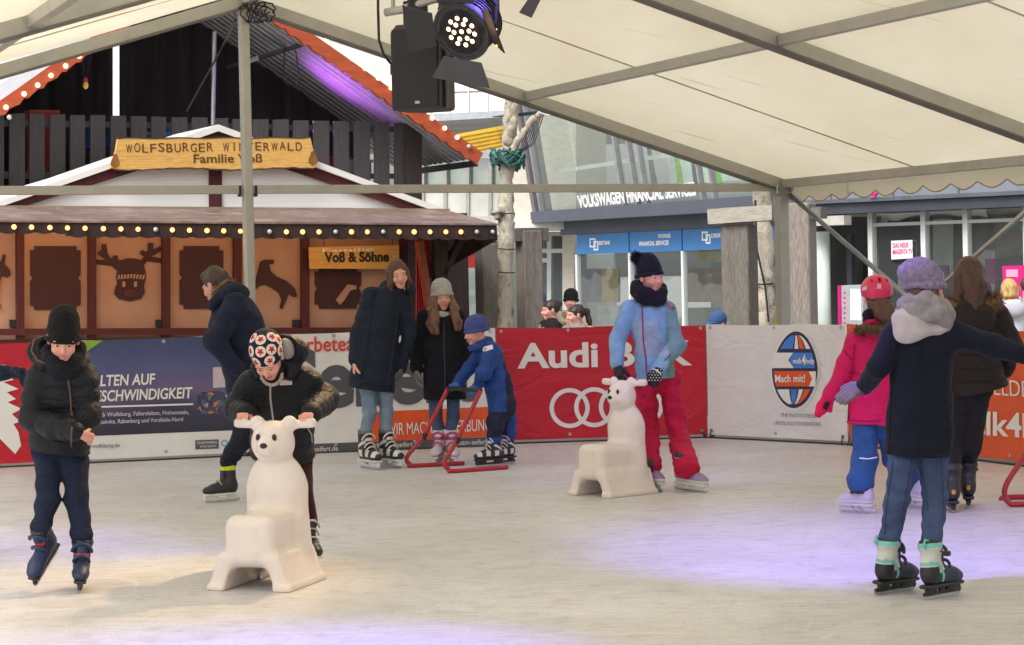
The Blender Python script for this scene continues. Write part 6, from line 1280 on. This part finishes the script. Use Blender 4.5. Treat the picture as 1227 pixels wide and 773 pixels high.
PKS = [M('skate_white', (218, 212, 216), .45, .06, 10), M('skate_pink', (196, 74, 130), .5), GREYM]; f5 = lambda c: np.where((np.abs(c[:, 2] - .13 - .35 * c[:, 1]) < .010) | ((c[:, 2] > .21) & (c[:, 2] < .235) & (c[:, 1] < .04)), 1, 0)
for q, x, yw in (('L', 526, -12), ('R', 542, 12)): p.skate(q, gr(x, 556), yw, 0, 0, 'soft', PKS, f5, .98, WHP, [(-.03, .15, .046, .008), (.0, .24, .056, .010)], PKS[1])
p.W['anL'] = p.W['topL']; p.W['anR'] = p.W['topR']; p.legs((.072, .055, .048), M('denim_mid', (66, 84, 112), .85, .2, 7, .3, 320), fold=.003)

# toddler in blue snowsuit
SNB, SNN = cloth('snowsuit_blue', (40, 74, 140), rough=.65), cloth('snowsuit_navy', (34, 38, 64), rough=.65)
p = Fig('toddler in blue snowsuit and violet-blue hat holding the red push frame', 18.25, -62,
        dict(shL=(591, 422, -.11), shR=(581, 418, .12), elL=(580, 447, -.17), wrL=(572, 461, -.10), elR=(562, 442, .12), wrR=(549, 459, .04), hipL=(600, 482, -.07), hipR=(603, 480, .08), knL=(594, 506, -.09), knR=(608, 505, .08), anL=(590, 535, -.06), anR=(606, 533, .1), hem=(601, 484, 0)), gr(598, 557))
p.head(569, 398, 0, -66, 14, 0, .92); p.body((226, 172, 154)); DY = p.D
sfn = lambda c: np.where(((c[:, 2] > at(0, 455, DY)[2] + .0) & (c[:, 2] < at(595, 425, DY)[2]) & (c[:, 0] > at(594, 0, DY)[0])) | ((c[:, 2] < at(595, 425, DY)[2]) & (c[:, 0] > at(599, 0, DY)[0] - .02)), 1, 0)
p.torso(.125, .135, 'hem', .135, .85, (.066, .060, .050), mat=[SNB, SNN], matfn=sfn, fold=.007, sh=.075, neck=.085, name='snowsuit', hemcut=False, ff=32)
lfn = lambda c: np.where((c[:, 2] < at(600, 492, DY)[2]) & (c[:, 2] > at(600, 523, DY)[2]) & (c[:, 0] < at(597, 0, DY)[0]) | ((c[:, 2] > at(600, 496, DY)[2]) & (c[:, 0] > at(597, 0, DY)[0])), 1, 0)
p.beanie(cloth('violet_blue_knit', (74, 88, 150), bump=.5), .005, .01, .006, .12, .010, ribs=False)
p.ring('collar', SNB, -.125, (.075, .082), .034, 1, .03); SNG = cloth('mitten_blue', (60, 112, 186))
mitten(p, 'mitten', SNG, p.W['wrL'], at(568, 468, 18.1) - p.W['wrL'], V3(-1, 0, 0), .72); mitten(p, 'mitten', SNG, p.W['wrR'], at(541, 467, 18.2) - p.W['wrR'], V3(-1, 0, 0), .72)
p.patchpx('reflective_stripe', 'snowsuit', [(596, 440), (608, 439.5), (608, 443), (596, 443.5)], PAPER); p.patchpx('shoulder_badge', 'snowsuit', [(577, 416), (590, 413), (591, 418), (579, 422)], PAPER)
for q, x, y in (('L', 588, 558.5), ('R', 606, 556)): p.skate(q, gr(x, y), -58 if q == 'L' else -40, 0, 0, 'hockey', W4, f4, .88, SHELL, [(-.04, .135, .044, .006), (-.02, .165, .045, .006), (.0, .24, .055, .007)], WHP)
p.W['anL'] = p.W['topL']; p.W['anR'] = p.W['topR']; p.legs((.085, .078, .062), [SNB, SNN], fold=.006, matfn=lfn, name='snowsuit_legs')

# girl in light blue jacket with the rear bear
Bm = Matrix.Translation(bearb.location) @ bearb.rotation_euler.to_matrix().to_4x4() @ Matrix.Diagonal((*bearb.scale, 1))
hA, hB = np.array(Bm @ Vector((-.19, .09, .845))), np.array(Bm @ Vector((.19, .09, .845)))
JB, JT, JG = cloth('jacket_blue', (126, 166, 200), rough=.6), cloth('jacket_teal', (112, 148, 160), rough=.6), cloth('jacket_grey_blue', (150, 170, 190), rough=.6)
D7 = 16.05
p = Fig('girl in light blue jacket, magenta trousers and bobble hat behind the rear bear', D7, 4,
        dict(shL=(752, 370, .02), shR=(801, 371, .02), elL=(739, 409, -.02), wrL=(740, 437, -.1), elR=(811, 414, -.08), wrR=(788, 441, -.36), hipL=(773, 458, .03), hipR=(802, 458, .03), knL=(778, 517, -.04), knR=(813, 522, -.02), anL=(780, 570, 0), anR=(824, 562, .12), hem=(787, 456, 0)), gr(800, 590))
p.head(780, 332, -.02, 36, 6, -3, 1.0); p.body((220, 160, 146))
X7 = lambda x: at(x, 400, D7)[0]; Z7 = lambda y: at(785, y, D7)[2]
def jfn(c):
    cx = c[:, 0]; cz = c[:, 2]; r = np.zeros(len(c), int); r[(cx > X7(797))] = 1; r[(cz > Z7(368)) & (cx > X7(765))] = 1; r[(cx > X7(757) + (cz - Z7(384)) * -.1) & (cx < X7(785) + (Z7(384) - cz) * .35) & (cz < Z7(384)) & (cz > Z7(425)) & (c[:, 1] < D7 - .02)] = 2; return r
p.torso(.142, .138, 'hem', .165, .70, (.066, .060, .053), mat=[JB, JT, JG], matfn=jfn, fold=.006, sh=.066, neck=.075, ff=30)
p.line('zip', 'jacket', [(769, 364), (770, 385), (771, 410), (774, 430), (775, 450)], .006, M('zip_crimson', (150, 30, 60), .5)); p.line('shoulder_piping', 'jacket', [(793, 360), (800, 364), (806, 371)], .006, M('coral', (210, 60, 66), .6)); p.patchpx('arm_badge', 'jacket', [(805, 368), (808, 368), (808, 371), (805, 371)], BLACK); p.line('cuff_piping', 'jacket', [(796, 432), (801, 428), (803, 424)], .004, BLACK)
NVK = cloth('navy_knit', (24, 23, 40), bump=.8, bscale=110); p.beanie(NVK, .02, .035, .02, .22, .006); p.ring('snood', NVK, -.140, (.088, .095), .042, 2, .045, .010, .3)
p.fur('bobble', [(-.055, .085, .130), (-.062, .09, .140), (-.066, .093, .148)], .040, M('bobble_wool', (34, 30, 46), .95, .3, 30), 1100, .026)
g = Sol(.006, .02); g.cone((.07, .10, -.15), (.12, .085, -.19), .022, .02); g.cone((.12, .085, -.19), (.14, .07, -.225), .02, .012); p.addh('red_hood_edge', g, M('coral', (210, 60, 66), .6))
GLB = M('black_dotted_glove', (34, 34, 40), .8, .2, 30); 
gl = glove(p, 'glove', GLB, at(740, 441, D7 - .12), at(743, 458, D7 - .20) - at(740, 441, D7 - .12), V3(.5, -.2, -.8), V3(1, 0, 0), .7, .98, .006); gr2 = glove(p, 'glove', GLB, at(789, 443, D7 - .38), at(782, 458, D7 - .50) - at(789, 443, D7 - .38), V3(-.3, -.5, -.8), V3(-1, 0, 0), .7, .98, .006)
for x0, y0, key in ((739, 449, 'l'), (785, 449, 'r')):
    m = MB()
    for i in range(5):
        for k in range(5):
            q = p.hit('glove', x0 - 7 + i * 3.4 + (k % 2) * 1.6, y0 - 6 + k * 3.2, .001)
            if q is not None: m.ball(q, .0042, 4)
    if m.v: m.build('dots', PAPER, gl if key == 'l' else gr2)
p.line('cuff_stripe', 'glove', [(781, 441), (787, 444), (792, 448)], .005, PAPER)
LIL = [M('skate_lilac', (150, 128, 172), .5, .1, 10), WHP, SHELL]; lf = lambda c: np.where(c[:, 2] < .105, 1, np.where(c[:, 2] > .27, 2, 0))
p.skate('R', gr(826, 589), 48, 4, -6, 'soft', LIL, lf, .95, WHP, [(-.03, .15, .046, .008)], WHP); p.skate('L', gr(779, 588), 30, 0, 0, 'soft', LIL, lf, .95, WHP)
p.W['anL'] = p.W['covL']; p.W['anR'] = p.W['covR']; p.legs((.088, .076, .096), cloth('magenta_trousers', (190, 20, 64), rough=.65), fold=.006)
p.patchpx('gusset', 'trousers', [(775, 552), (783, 548), (783, 566), (776, 570)], BLACK)

# girl in pink jacket and helmet
PNK = cloth('pink_jacket', (208, 22, 92), rough=.65)
p = Fig('girl in pink jacket and pink helmet seen from behind beside the white banner', 14.15, 176,
        dict(shL=(1024, 410, 0), shR=(1070, 408, 0), elL=(1009, 448, .0), wrL=(994, 474, -.02), elR=(1082, 448, 0), wrR=(1086, 480, 0), hipL=(1036, 498, 0), hipR=(1060, 498, 0), knL=(1037, 548, 0), knR=(1072, 548, .05), anL=(1036, 586, 0), anR=(1093, 580, .1), hem=(1046, 509, 0)), gr(1050, 613))
p.head(1050, 356, 0, 184, 4, 0, .98); p.body((222, 168, 148)); p.torso(.145, .150, 'hem', .172, .74, (.066, .056, .046), (.1, .004), mat=PNK, fold=.005, sh=.075, neck=.08)
PS = M('pink_seam', (150, 14, 66), .9)
for q in ([(1024, 412), (1022, 440), (1018, 470), (1016, 505)], [(1018, 446), (1030, 449), (1050, 449)], [(1012, 420), (1020, 432)], [(1016, 503), (1035, 505), (1055, 504)]): p.line('seam', 'jacket', q, .0045, PS)
HELM = M('helmet_pink', (214, 22, 88), .3, .05, 4, coat=.4); g = Sol(.0045, .02); g.ell((0, .02, .045), (.106, .122, .105)); g.plane((0, -.1, .012), (0, -.10, -1)); g.box((0, .10, .0), (.06, .022, .04), rd=.015, k=.03)
for q in (-.05, 0, .05): g.cut(_ell((q, .11, .105), (.009, .03, .018)), .006)
p.addh('helmet', g, HELM); p.line('helmet_rim', 'helmet', [(1031, 356), (1040, 359), (1050, 359.5), (1062, 358), (1070, 354)], .006, BLACK)
p.patchpx('helmet_sticker', 'helmet', [(1033, 345), (1039, 342), (1039, 347), (1033, 349)], M('sticker_grey', (200, 190, 196), .4, .2, 100)); p.patchpx('helmet_sticker', 'helmet', [(1051, 340), (1056, 340), (1056, 346), (1051, 346)], M('sticker_pale', (226, 170, 190), .4, .2, 100)); p.line('helmet_arc', 'helmet', [(1049, 330), (1052, 326), (1056, 329)], .0045, M('sticker_pale', (226, 170, 190), .4))
p.hair(BRN, [((-.03, .09, -.04, .05), (-.05, .13, -.12, .045), (-.06, .14, -.20, .03)), ((.02, .085, -.04, .05), (.0, .12, -.12, .045), (-.02, .13, -.19, .028)), ((0, .05, -.02, .075), (0, .06, -.08, .07))], cap=False)
p.ring('neck_warmer', BLKC, -.135, (.075, .085), .034, 1, .03); p.fur('fur_trim', [(.13 * math.cos(a), .035 + .14 * math.sin(a), -.215 + .01 * math.sin(3 * a)) for a in np.linspace(-.3, 3.44, 14)], .030, FURD, 1600, .034); p.ring('hood_edge', PNK, -.19, (.09, .10), .022, 1, .02)
mitten(p, 'mitten', cloth('mitten_pink', (216, 30, 78)), p.W['wrL'], at(980, 497, 14.1) - p.W['wrL'], V3(.7, 0, -.4), .92); p.line('mitten_palm', 'mitten', [(992, 482), (988, 490)], .018, BLKC); mitten(p, 'mitten', cloth('mitten_pink', (216, 30, 78)), p.W['wrR'], V3(0, -.1, -1), V3(-1, 0, 0), .9)
p.skate('L', gr(1030, 615), -128, 0, 4, 'soft', [M('skate_pale_lilac', (190, 178, 200), .5, .1, 10), WHP, SHELL], lf, .86, M('lilac_holder', (206, 200, 210), .4), [(-.03, .15, .046, .008)], GREYM); p.skate('R', gr(1096, 609), -150, 0, 0, 'soft', [M('skate_pale_lilac', (190, 178, 200), .5, .1, 10), WHP, SHELL], lf, .92, M('lilac_holder', (206, 194, 214), .4))
p.W['anL'] = p.W['covL'] + V3(0, 0, .05); p.W['anR'] = p.W['covR'] + V3(0, 0, .05); p.legs((.088, .080, .092), cloth('ski_trousers_blue', (46, 84, 138), rough=.65), fold=.004); p.line('reflective_piping', 'trousers', [(1030, 549), (1040, 550), (1051, 548)], .005, PAPER); p.line('dark_hem', 'trousers', [(1022, 589), (1036, 591), (1050, 590)], .008, BLACK)

# woman with long brown hair
DBC = cloth('dark_brown_parka', (40, 33, 31), rough=.65)
p = Fig('woman with long brown hair in dark brown parka seen from behind at the right', 14.2, 182,
        dict(shL=(1140, 378, 0), shR=(1197, 378, 0), elL=(1132, 420, .02), wrL=(1136, 452, .08), elR=(1213, 415, .02), wrR=(1204, 444, .12), hipL=(1150, 470, 0), hipR=(1172, 470, 0), knL=(1143, 540, 0), knR=(1164, 538, 0), anL=(1141, 582, 0), anR=(1163, 578, 0), hem=(1172, 470, 0)), gr(1150, 610))
p.head(1160, 336, 0, 186, 6, 0, 1.02); p.body((220, 166, 146), hands=[hand_sol(p.W['wrR'], V3(-.4, .6, -.6), V3(-.3, .5, .3), V3(0, 0, 1), .5, .95)])
p.torso(.170, .180, 'hem', .205, .74, (.08, .07, .058), (.11, .008), mat=DBC, fold=.004, sh=.09, neck=.09, arms='R'); g = Sol(.0095, .03); g.cone(lerp(p.W['shL'], p.W['shR'], .05), p.W['elL'], .08, .07); g.cone(p.W['elL'], p.W['wrL'], .07, .058); p.add('sleeve', g, DBC)
for y in (405, 424, 441, 456): p.line('quilt_seam', 'jacket', [(1150, y + 1), (1170, y + 2), (1190, y + 1), (1206, y - 3)], .0045, M('parka_seam', (22, 18, 17), .9))
p.hair(M('auburn_hair', (72, 44, 34), .42, .35, 20, .5, 40, stretch=(3, 3, .25)), [((0, .07, .07, .075), (0, .11, -.05, .085), (.02, .13, -.20, .07), (.03, .13, -.30, .04)), ((-.06, .04, .02, .05), (-.085, .07, -.12, .05), (-.07, .09, -.24, .035)), ((.06, .04, .02, .05), (.085, .07, -.12, .05), (.08, .09, -.26, .03)), ((0, .03, .09, .06), (0, -.03, .09, .05))], fringe=.03, fat=.012)
p.fur('fur_trim', [(.165 * math.cos(a) + .0, .05 + .10 * math.sin(a), -.15 - .05 * math.sin(a) + (.02 if math.cos(a) < 0 else 0)) for a in np.linspace(-.5, 3.64, 14)], .040, FURB, 2000, .045)
p.hood(DBC, c=(.02, .14, -.24), r=(.14, .07, .11))
B10 = [SHELL, BLKC, M('skate_amber', (214, 140, 50), .5)]; f10 = lambda c: np.where((np.abs(c[:, 0]) < .012) & (c[:, 1] > .09) & (np.abs(c[:, 2] - .13) < .012), 2, 0)
for q, x, y, a in (('L', 1140, 612.5, 176), ('R', 1160, 607, 170)): p.skate(q, gr(x, y), a, 0, 0, 'soft', B10, f10, 1.05, SHELL, [(.0, .24, .058, .010)], BLACK)
p.W['anL'] = p.W['topL']; p.W['anR'] = p.W['topR']; p.legs((.082, .062, .052), cloth('black_leggings', (32, 32, 36)), fold=.003, seat=.10)

# girl in violet-grey hat and navy coat, arms spread
D9 = 10.5; NVC = cloth('navy_wool', (22, 27, 48), bump=.4, bscale=90)
p = Fig('girl in violet-grey hat and navy coat with arms spread, back to the camera', D9, 180,
        dict(shL=(1070, 403, 0), shR=(1142, 400, 0), elL=(1052, 440, -.05), wrL=(1036, 463, .13), elR=(1188, 415, -.05), wrR=(1234, 427, -.08), hipL=(1086, 525, 0), hipR=(1117, 525, 0), knL=(1075, 600, -.02), knR=(1120, 602, 0), anL=(1069, 645, 0), anR=(1124, 645, 0), hem=(1100, 546, 0)), gr(1098, 714))
p.head(1110, 348, 0, 146, 8, 4, 1.0); p.body((220, 166, 150))
p.torso(.148, .145, 'hem', .172, .76, (.062, .056, .048), mat=NVC, fold=.005, sh=.075, neck=.085, ff=22)
SEAM = M('coat_seam', (14, 17, 32), .9)
for q in ([(1072, 412), (1070, 450), (1066, 500), (1065, 542)], [(1136, 412), (1132, 450), (1136, 500), (1138, 540)], [(1104, 420), (1103, 480), (1102, 543)], [(1146, 398), (1142, 412), (1136, 424)]): p.line('seam', 'jacket', q, .0035, SEAM)
p.line('hem_stitching', 'jacket', [(1064, 538), (1085, 541), (1110, 542), (1137, 538)], .003, SEAM)
VGK = cloth('violet_grey_knit', (140, 128, 164), bump=.9, bscale=70, scale=40, var=.3); 
g = Sol(.005, .03); g.ell((0, .03, .05), (.094, .114, .088)); g.ell((.02, .07, .075), (.098, .10, .068), k=.04); g.plane((0, -.09, .0), (0, -.05, -1))
for i in range(24):
    a0, a1 = [2 * math.pi * k / 24 for k in (i, i + 1)]; q = [V3(.09 * math.cos(a), .024 + .108 * math.sin(a), .018 - .05 * (.115 + .108 * math.sin(a))) for a in (a0, a1)]; g.cone(q[0], q[1], .015, k=.008)
g.folds(.005, 36, (1, 1, 1), 2); p.addh('hat', g, VGK)
p.hair(BRN, [((.0, .085, -.03, .05), (0, .09, -.10, .05))], cap=False)
p.ring('scarf', M('grey_scarf', (150, 146, 156), .9, .2, 30, .7, 90), -.150, (.096, .102), .038, 3, .034, .014, .15, .02, .005)
LGF = M('pale_hood', (196, 188, 200), .9, .1, 20, .4, 90); W = p.W; ch = lerp(W['shL'], W['shR'], .5)
g = Sol(.007, .03); c9 = at(1092, 388, D9 - .11); g.ell(c9, (.098, .05, .075), Ry(22)); g.ell(at(1085, 400, D9 - .105), (.055, .035, .05), k=.05); g.ell(at(1122, 392, D9 - .07), (.06, .05, .04), k=.05); g.folds(.005, 30); p.add('hood', g, LGF)
gw = M('grey_violet_glove', (118, 108, 116), .85, .1, 30); glove(p, 'glove', gw, W['wrL'], at(1012, 473, D9 + .08) - W['wrL'], V3(.3, .8, -.5), V3(0, .4, 1), .25, .92, .004); glove(p, 'glove', gw, W['wrR'], V3(1, 0, -.1), V3(0, 0, -1), V3(0, 1, 0), .3, .9, .003)
S9 = [M('skate_navy', (48, 54, 78), .5, .15, 12), M('skate_pale', (206, 208, 204), .5, .08, 10), M('skate_aqua', (122, 200, 202), .5), SHELL]
def f9(c):
    x, y, z = c.T; r = np.zeros(len(c), int); sh = (z > .125 + .25 * (.08 - y)) & (z < .275); r[sh & (y > .0)] = 1; r[z > .268] = 2; r[(z > .288)] = 3; r[(y > .055) & (z < .165)] = 3; r[(np.abs(np.hypot(y - .1, z - .10) - .085) < .009) & (y > .0)] = 2; r[z < .085] = 3; return r
for q, x, y, a in (('L', 1070, 710.5, 128), ('R', 1127, 716, 132)):
    o = p.skate(q, gr(x, y), a, 0, -5 if q == 'L' else 4, 'soft', S9, f9, .93, SHELL, [(-.03, .15, .047, .009), (.0, .235, .057, .010)], S9[0])
    R = Rz(a) * .93; pos = gr(x, y); m = MB(); [m.box(R @ np.array([sg * .060, .02, .235]) + pos, (.014, .016, .012), [R[0] / .93, R[1] / .93, R[2] / .93], bev=.004) for sg in (-1, 1)]; m.build('buckle', SHELL, o); m = MB(); m.tube([R @ np.array([0, .10, .25]) + pos, R @ np.array([0, .135, .285]) + pos, R @ np.array([0, .12, .31]) + pos, R @ np.array([0, .09, .30]) + pos], .006, 6); m.build('pull_loop', S9[2], o)
W['anL'] = W['topL']; W['anR'] = W['topR']; p.legs((.080, .058, .050), DENIM, fold=.0045, ff=42, an=(.5, .5, 2.2))
for q in ([(1070, 552), (1066, 580), (1062, 610), (1060, 640)], [(1128, 552), (1130, 580), (1131, 610), (1132, 640)], [(1092, 550), (1088, 580), (1082, 612)], [(1103, 552), (1108, 580), (1112, 612)]): p.line('seam', 'trousers', q, .003, M('denim_seam', (50, 66, 96), .9))

# skater just outside the left edge, one arm reaching in
D11 = 12.6
p = Fig('skater reaching a navy gloved arm in at the left edge of the photo', D11, 20,
        dict(shL=(-98, 432, 0), shR=(-44, 430, 0), elL=(-106, 475, 0), wrL=(-96, 515, -.1), elR=(-20, 448, -.1), wrR=(10, 446, -.1), hipL=(-84, 535, 0), hipR=(-56, 535, 0), knL=(-84, 590, 0), knR=(-55, 590, 0), anL=(-84, 635, 0), anR=(-55, 635, 0), hem=(-70, 540, 0)), gr(-70, 670))
p.head(-72, 396, -.03, 40, 5); p.body(); p.torso(.16, .16, 'hem', .17, .72, (.07, .055, .044), mat=NAVYC); p.beanie(NVK); glove(p, 'glove', cloth('navy_glove', (36, 40, 60)), p.W['wrR'] + V3(.01, 0, 0), V3(1, -.1, -.12), V3(0, -.6, -.8), V3(0, -1, .6), .85, 1.0, .008); glove(p, 'glove', cloth('navy_glove', (36, 40, 60)), p.W['wrL'], V3(0, 0, -1), V3(1, 0, 0), V3(0, -1, 0), .4, 1, .006)
for q, x in (('L', -84), ('R', -55)): p.skate(q, gr(x, 670), 20, 0, 0, 'hockey', HS, hfn, 1, WHP)
p.W['anL'] = p.W['topL']; p.W['anR'] = p.W['topR']; p.legs((.085, .065, .055), DENIMD)

# ------------------------------------------------------------------ onlookers beyond the banners
def onlooker(label, hx, hy, D, yaw, face, coat, hat=None, hair=None, sc=1.0, extra=None, tone=(220, 168, 148)):
    hc = at(hx, hy, D); k = hc[2] / 1.62; u = Rz(face) @ V3(1, 0, 0); f = Rz(face) @ V3(0, -1, 0)
    p = Fig(label, D, face, {}, hc * [1, 1, 0]); b = hc * [1, 1, 0]
    def J(x, z, y=0): return b + u * x * sc + f * y + V3(0, 0, z * k)
    p.W = dict(shL=J(-.18, 1.36), shR=J(.18, 1.36), elL=J(-.24, 1.1), elR=J(.24, 1.1), wrL=J(-.2, .88, .1), wrR=J(.2, .88, .1), hipL=J(-.09, .9), hipR=J(.09, .9), knL=J(-.1, .5), knR=J(.1, .5), anL=J(-.1, .1), anR=J(.1, .1), hem=J(0, .72))
    p.hc = hc; p.hR = Rz(yaw) @ Rx(4) * sc; p.hs = sc; p.body(tone, hands=[hand_sol(p.W['wr' + q], V3(0, 0, -1), u * (1 if q == 'L' else -1), f, .4, .9, .006) for q in 'LR']); p.torso(.17 * sc, .175 * sc, 'hem', .19 * sc, .72, (.075 * sc, .065 * sc, .055), mat=coat, fold=.005, h=.013)
    if hat is not None: p.beanie(hat, .012, .015, .008, .18, .008, ribs=False)
    if hair is not None: p.hair(hair[0], hair[1], fringe=.03)
    p.legs((.085, .062, .052), DENIMD, h=.013)
    g = Sol(.012, .03); [g.cone(p.W['an' + q] - V3(0, 0, .05 * k), p.W['an' + q] - V3(0, 0, .05 * k) + f * .16, .05, .042) for q in 'LR']; g.plane(b + V3(0, 0, .0), (0, 0, -1)); p.add('shoes', g, BLACK)
    return p
DKH = M('dark_hair', (52, 42, 40), .45, .3, 20, .4, 40, stretch=(3, 3, .3)); OLV = M('tan_fur_coat', (120, 108, 84), .9, .35, 20, .5, 60)
onlooker('small child in blue hat and coat behind the red banner by the timber post', 647, 362, 27.2, 20, 10, cloth('child_coat', (70, 100, 140)), cloth('child_hat', (84, 118, 168)), sc=.88)
p = onlooker('dark-haired woman in black coat facing left behind the red banner', 659, 372, 25.6, -75, -70, BLKC, None, (DKH, [((0, .09, .06, .045), (0, .12, .07, .04))]))
p.ring('hood_fur', OLV, -.2, (.11, .13), .04, 1, .03, .01, .1)
p = onlooker('onlooker in black bobble hat facing the rink behind the two dark-haired women', 684, 361, 27.0, -10, 0, M('beige_coat', (176, 160, 138), .9, .15, 10), KNITB); p.ring('hood_fur', OLV, -.17, (.10, .12), .04, 1, .03)
p = onlooker('woman with long ponytail in grey coat facing left behind the red banner', 689, 378, 25.0, -70, -60, M('grey_tweed', (130, 126, 116), .9, .3, 40, .4, 80), None, (DKH, [((0, .10, .04, .04), (0, .15, .03, .035), (0, .17, -.08, .03), (.0, .18, -.16, .015))])); p.ring('hood_fur', M('pale_fur', (196, 180, 158), .9, .2, 30), -.2, (.12, .14), .045, 1, .03)
p = onlooker('man in blue brimmed cap showing just above the banner beside the timber post', 859, 389, 24.0, -50, -40, NAVYC, None, None); BLC = cloth('cap_blue', (62, 92, 142)); p.beanie(BLC, .018, .0, .0, .1, .006, False, False, name='cap'); g = Sol(.006, .01); g.cone((-.03, -.10, .028), (.03, -.10, .028), .045, None, ((0, 0, 1.0), .2)); g.cone((0, -.06, .03), (0, -.14, .022), .06, .045, ((0, 0, 1.0), .16)); p.addh('brim', g, BLC)
BLD = M('blond_hair', (196, 160, 104), .5, .3, 20, .5, 40, stretch=(3, 3, .3)); p = onlooker('blond woman in pale jacket seen from behind above the orange banner', 1208, 348, 23.5, 188, 180, M('pale_jacket', (206, 206, 214), .8, .1, 8), None, (BLD, [((0, .09, .03, .06), (0, .09, -.05, .05)), ((-.06, .05, .02, .035), (-.06, .07, -.06, .03)), ((.06, .05, .02, .035), (.06, .07, -.06, .03))])); p.hood(M('pale_jacket_hood', (190, 190, 202), .8, .1, 8), c=(0, .14, -.2), r=(.14, .07, .1)); p.ring('collar', M('yellow_collar', (216, 186, 60), .7), -.14, (.07, .08), .02, 1)
onlooker('fair-skinned onlooker in white coat cut by the right edge above the orange banner', 1232, 345, 24.5, 150, 160, M('white_coat', (214, 210, 212), .8, .08, 8), None, (BRN, []))
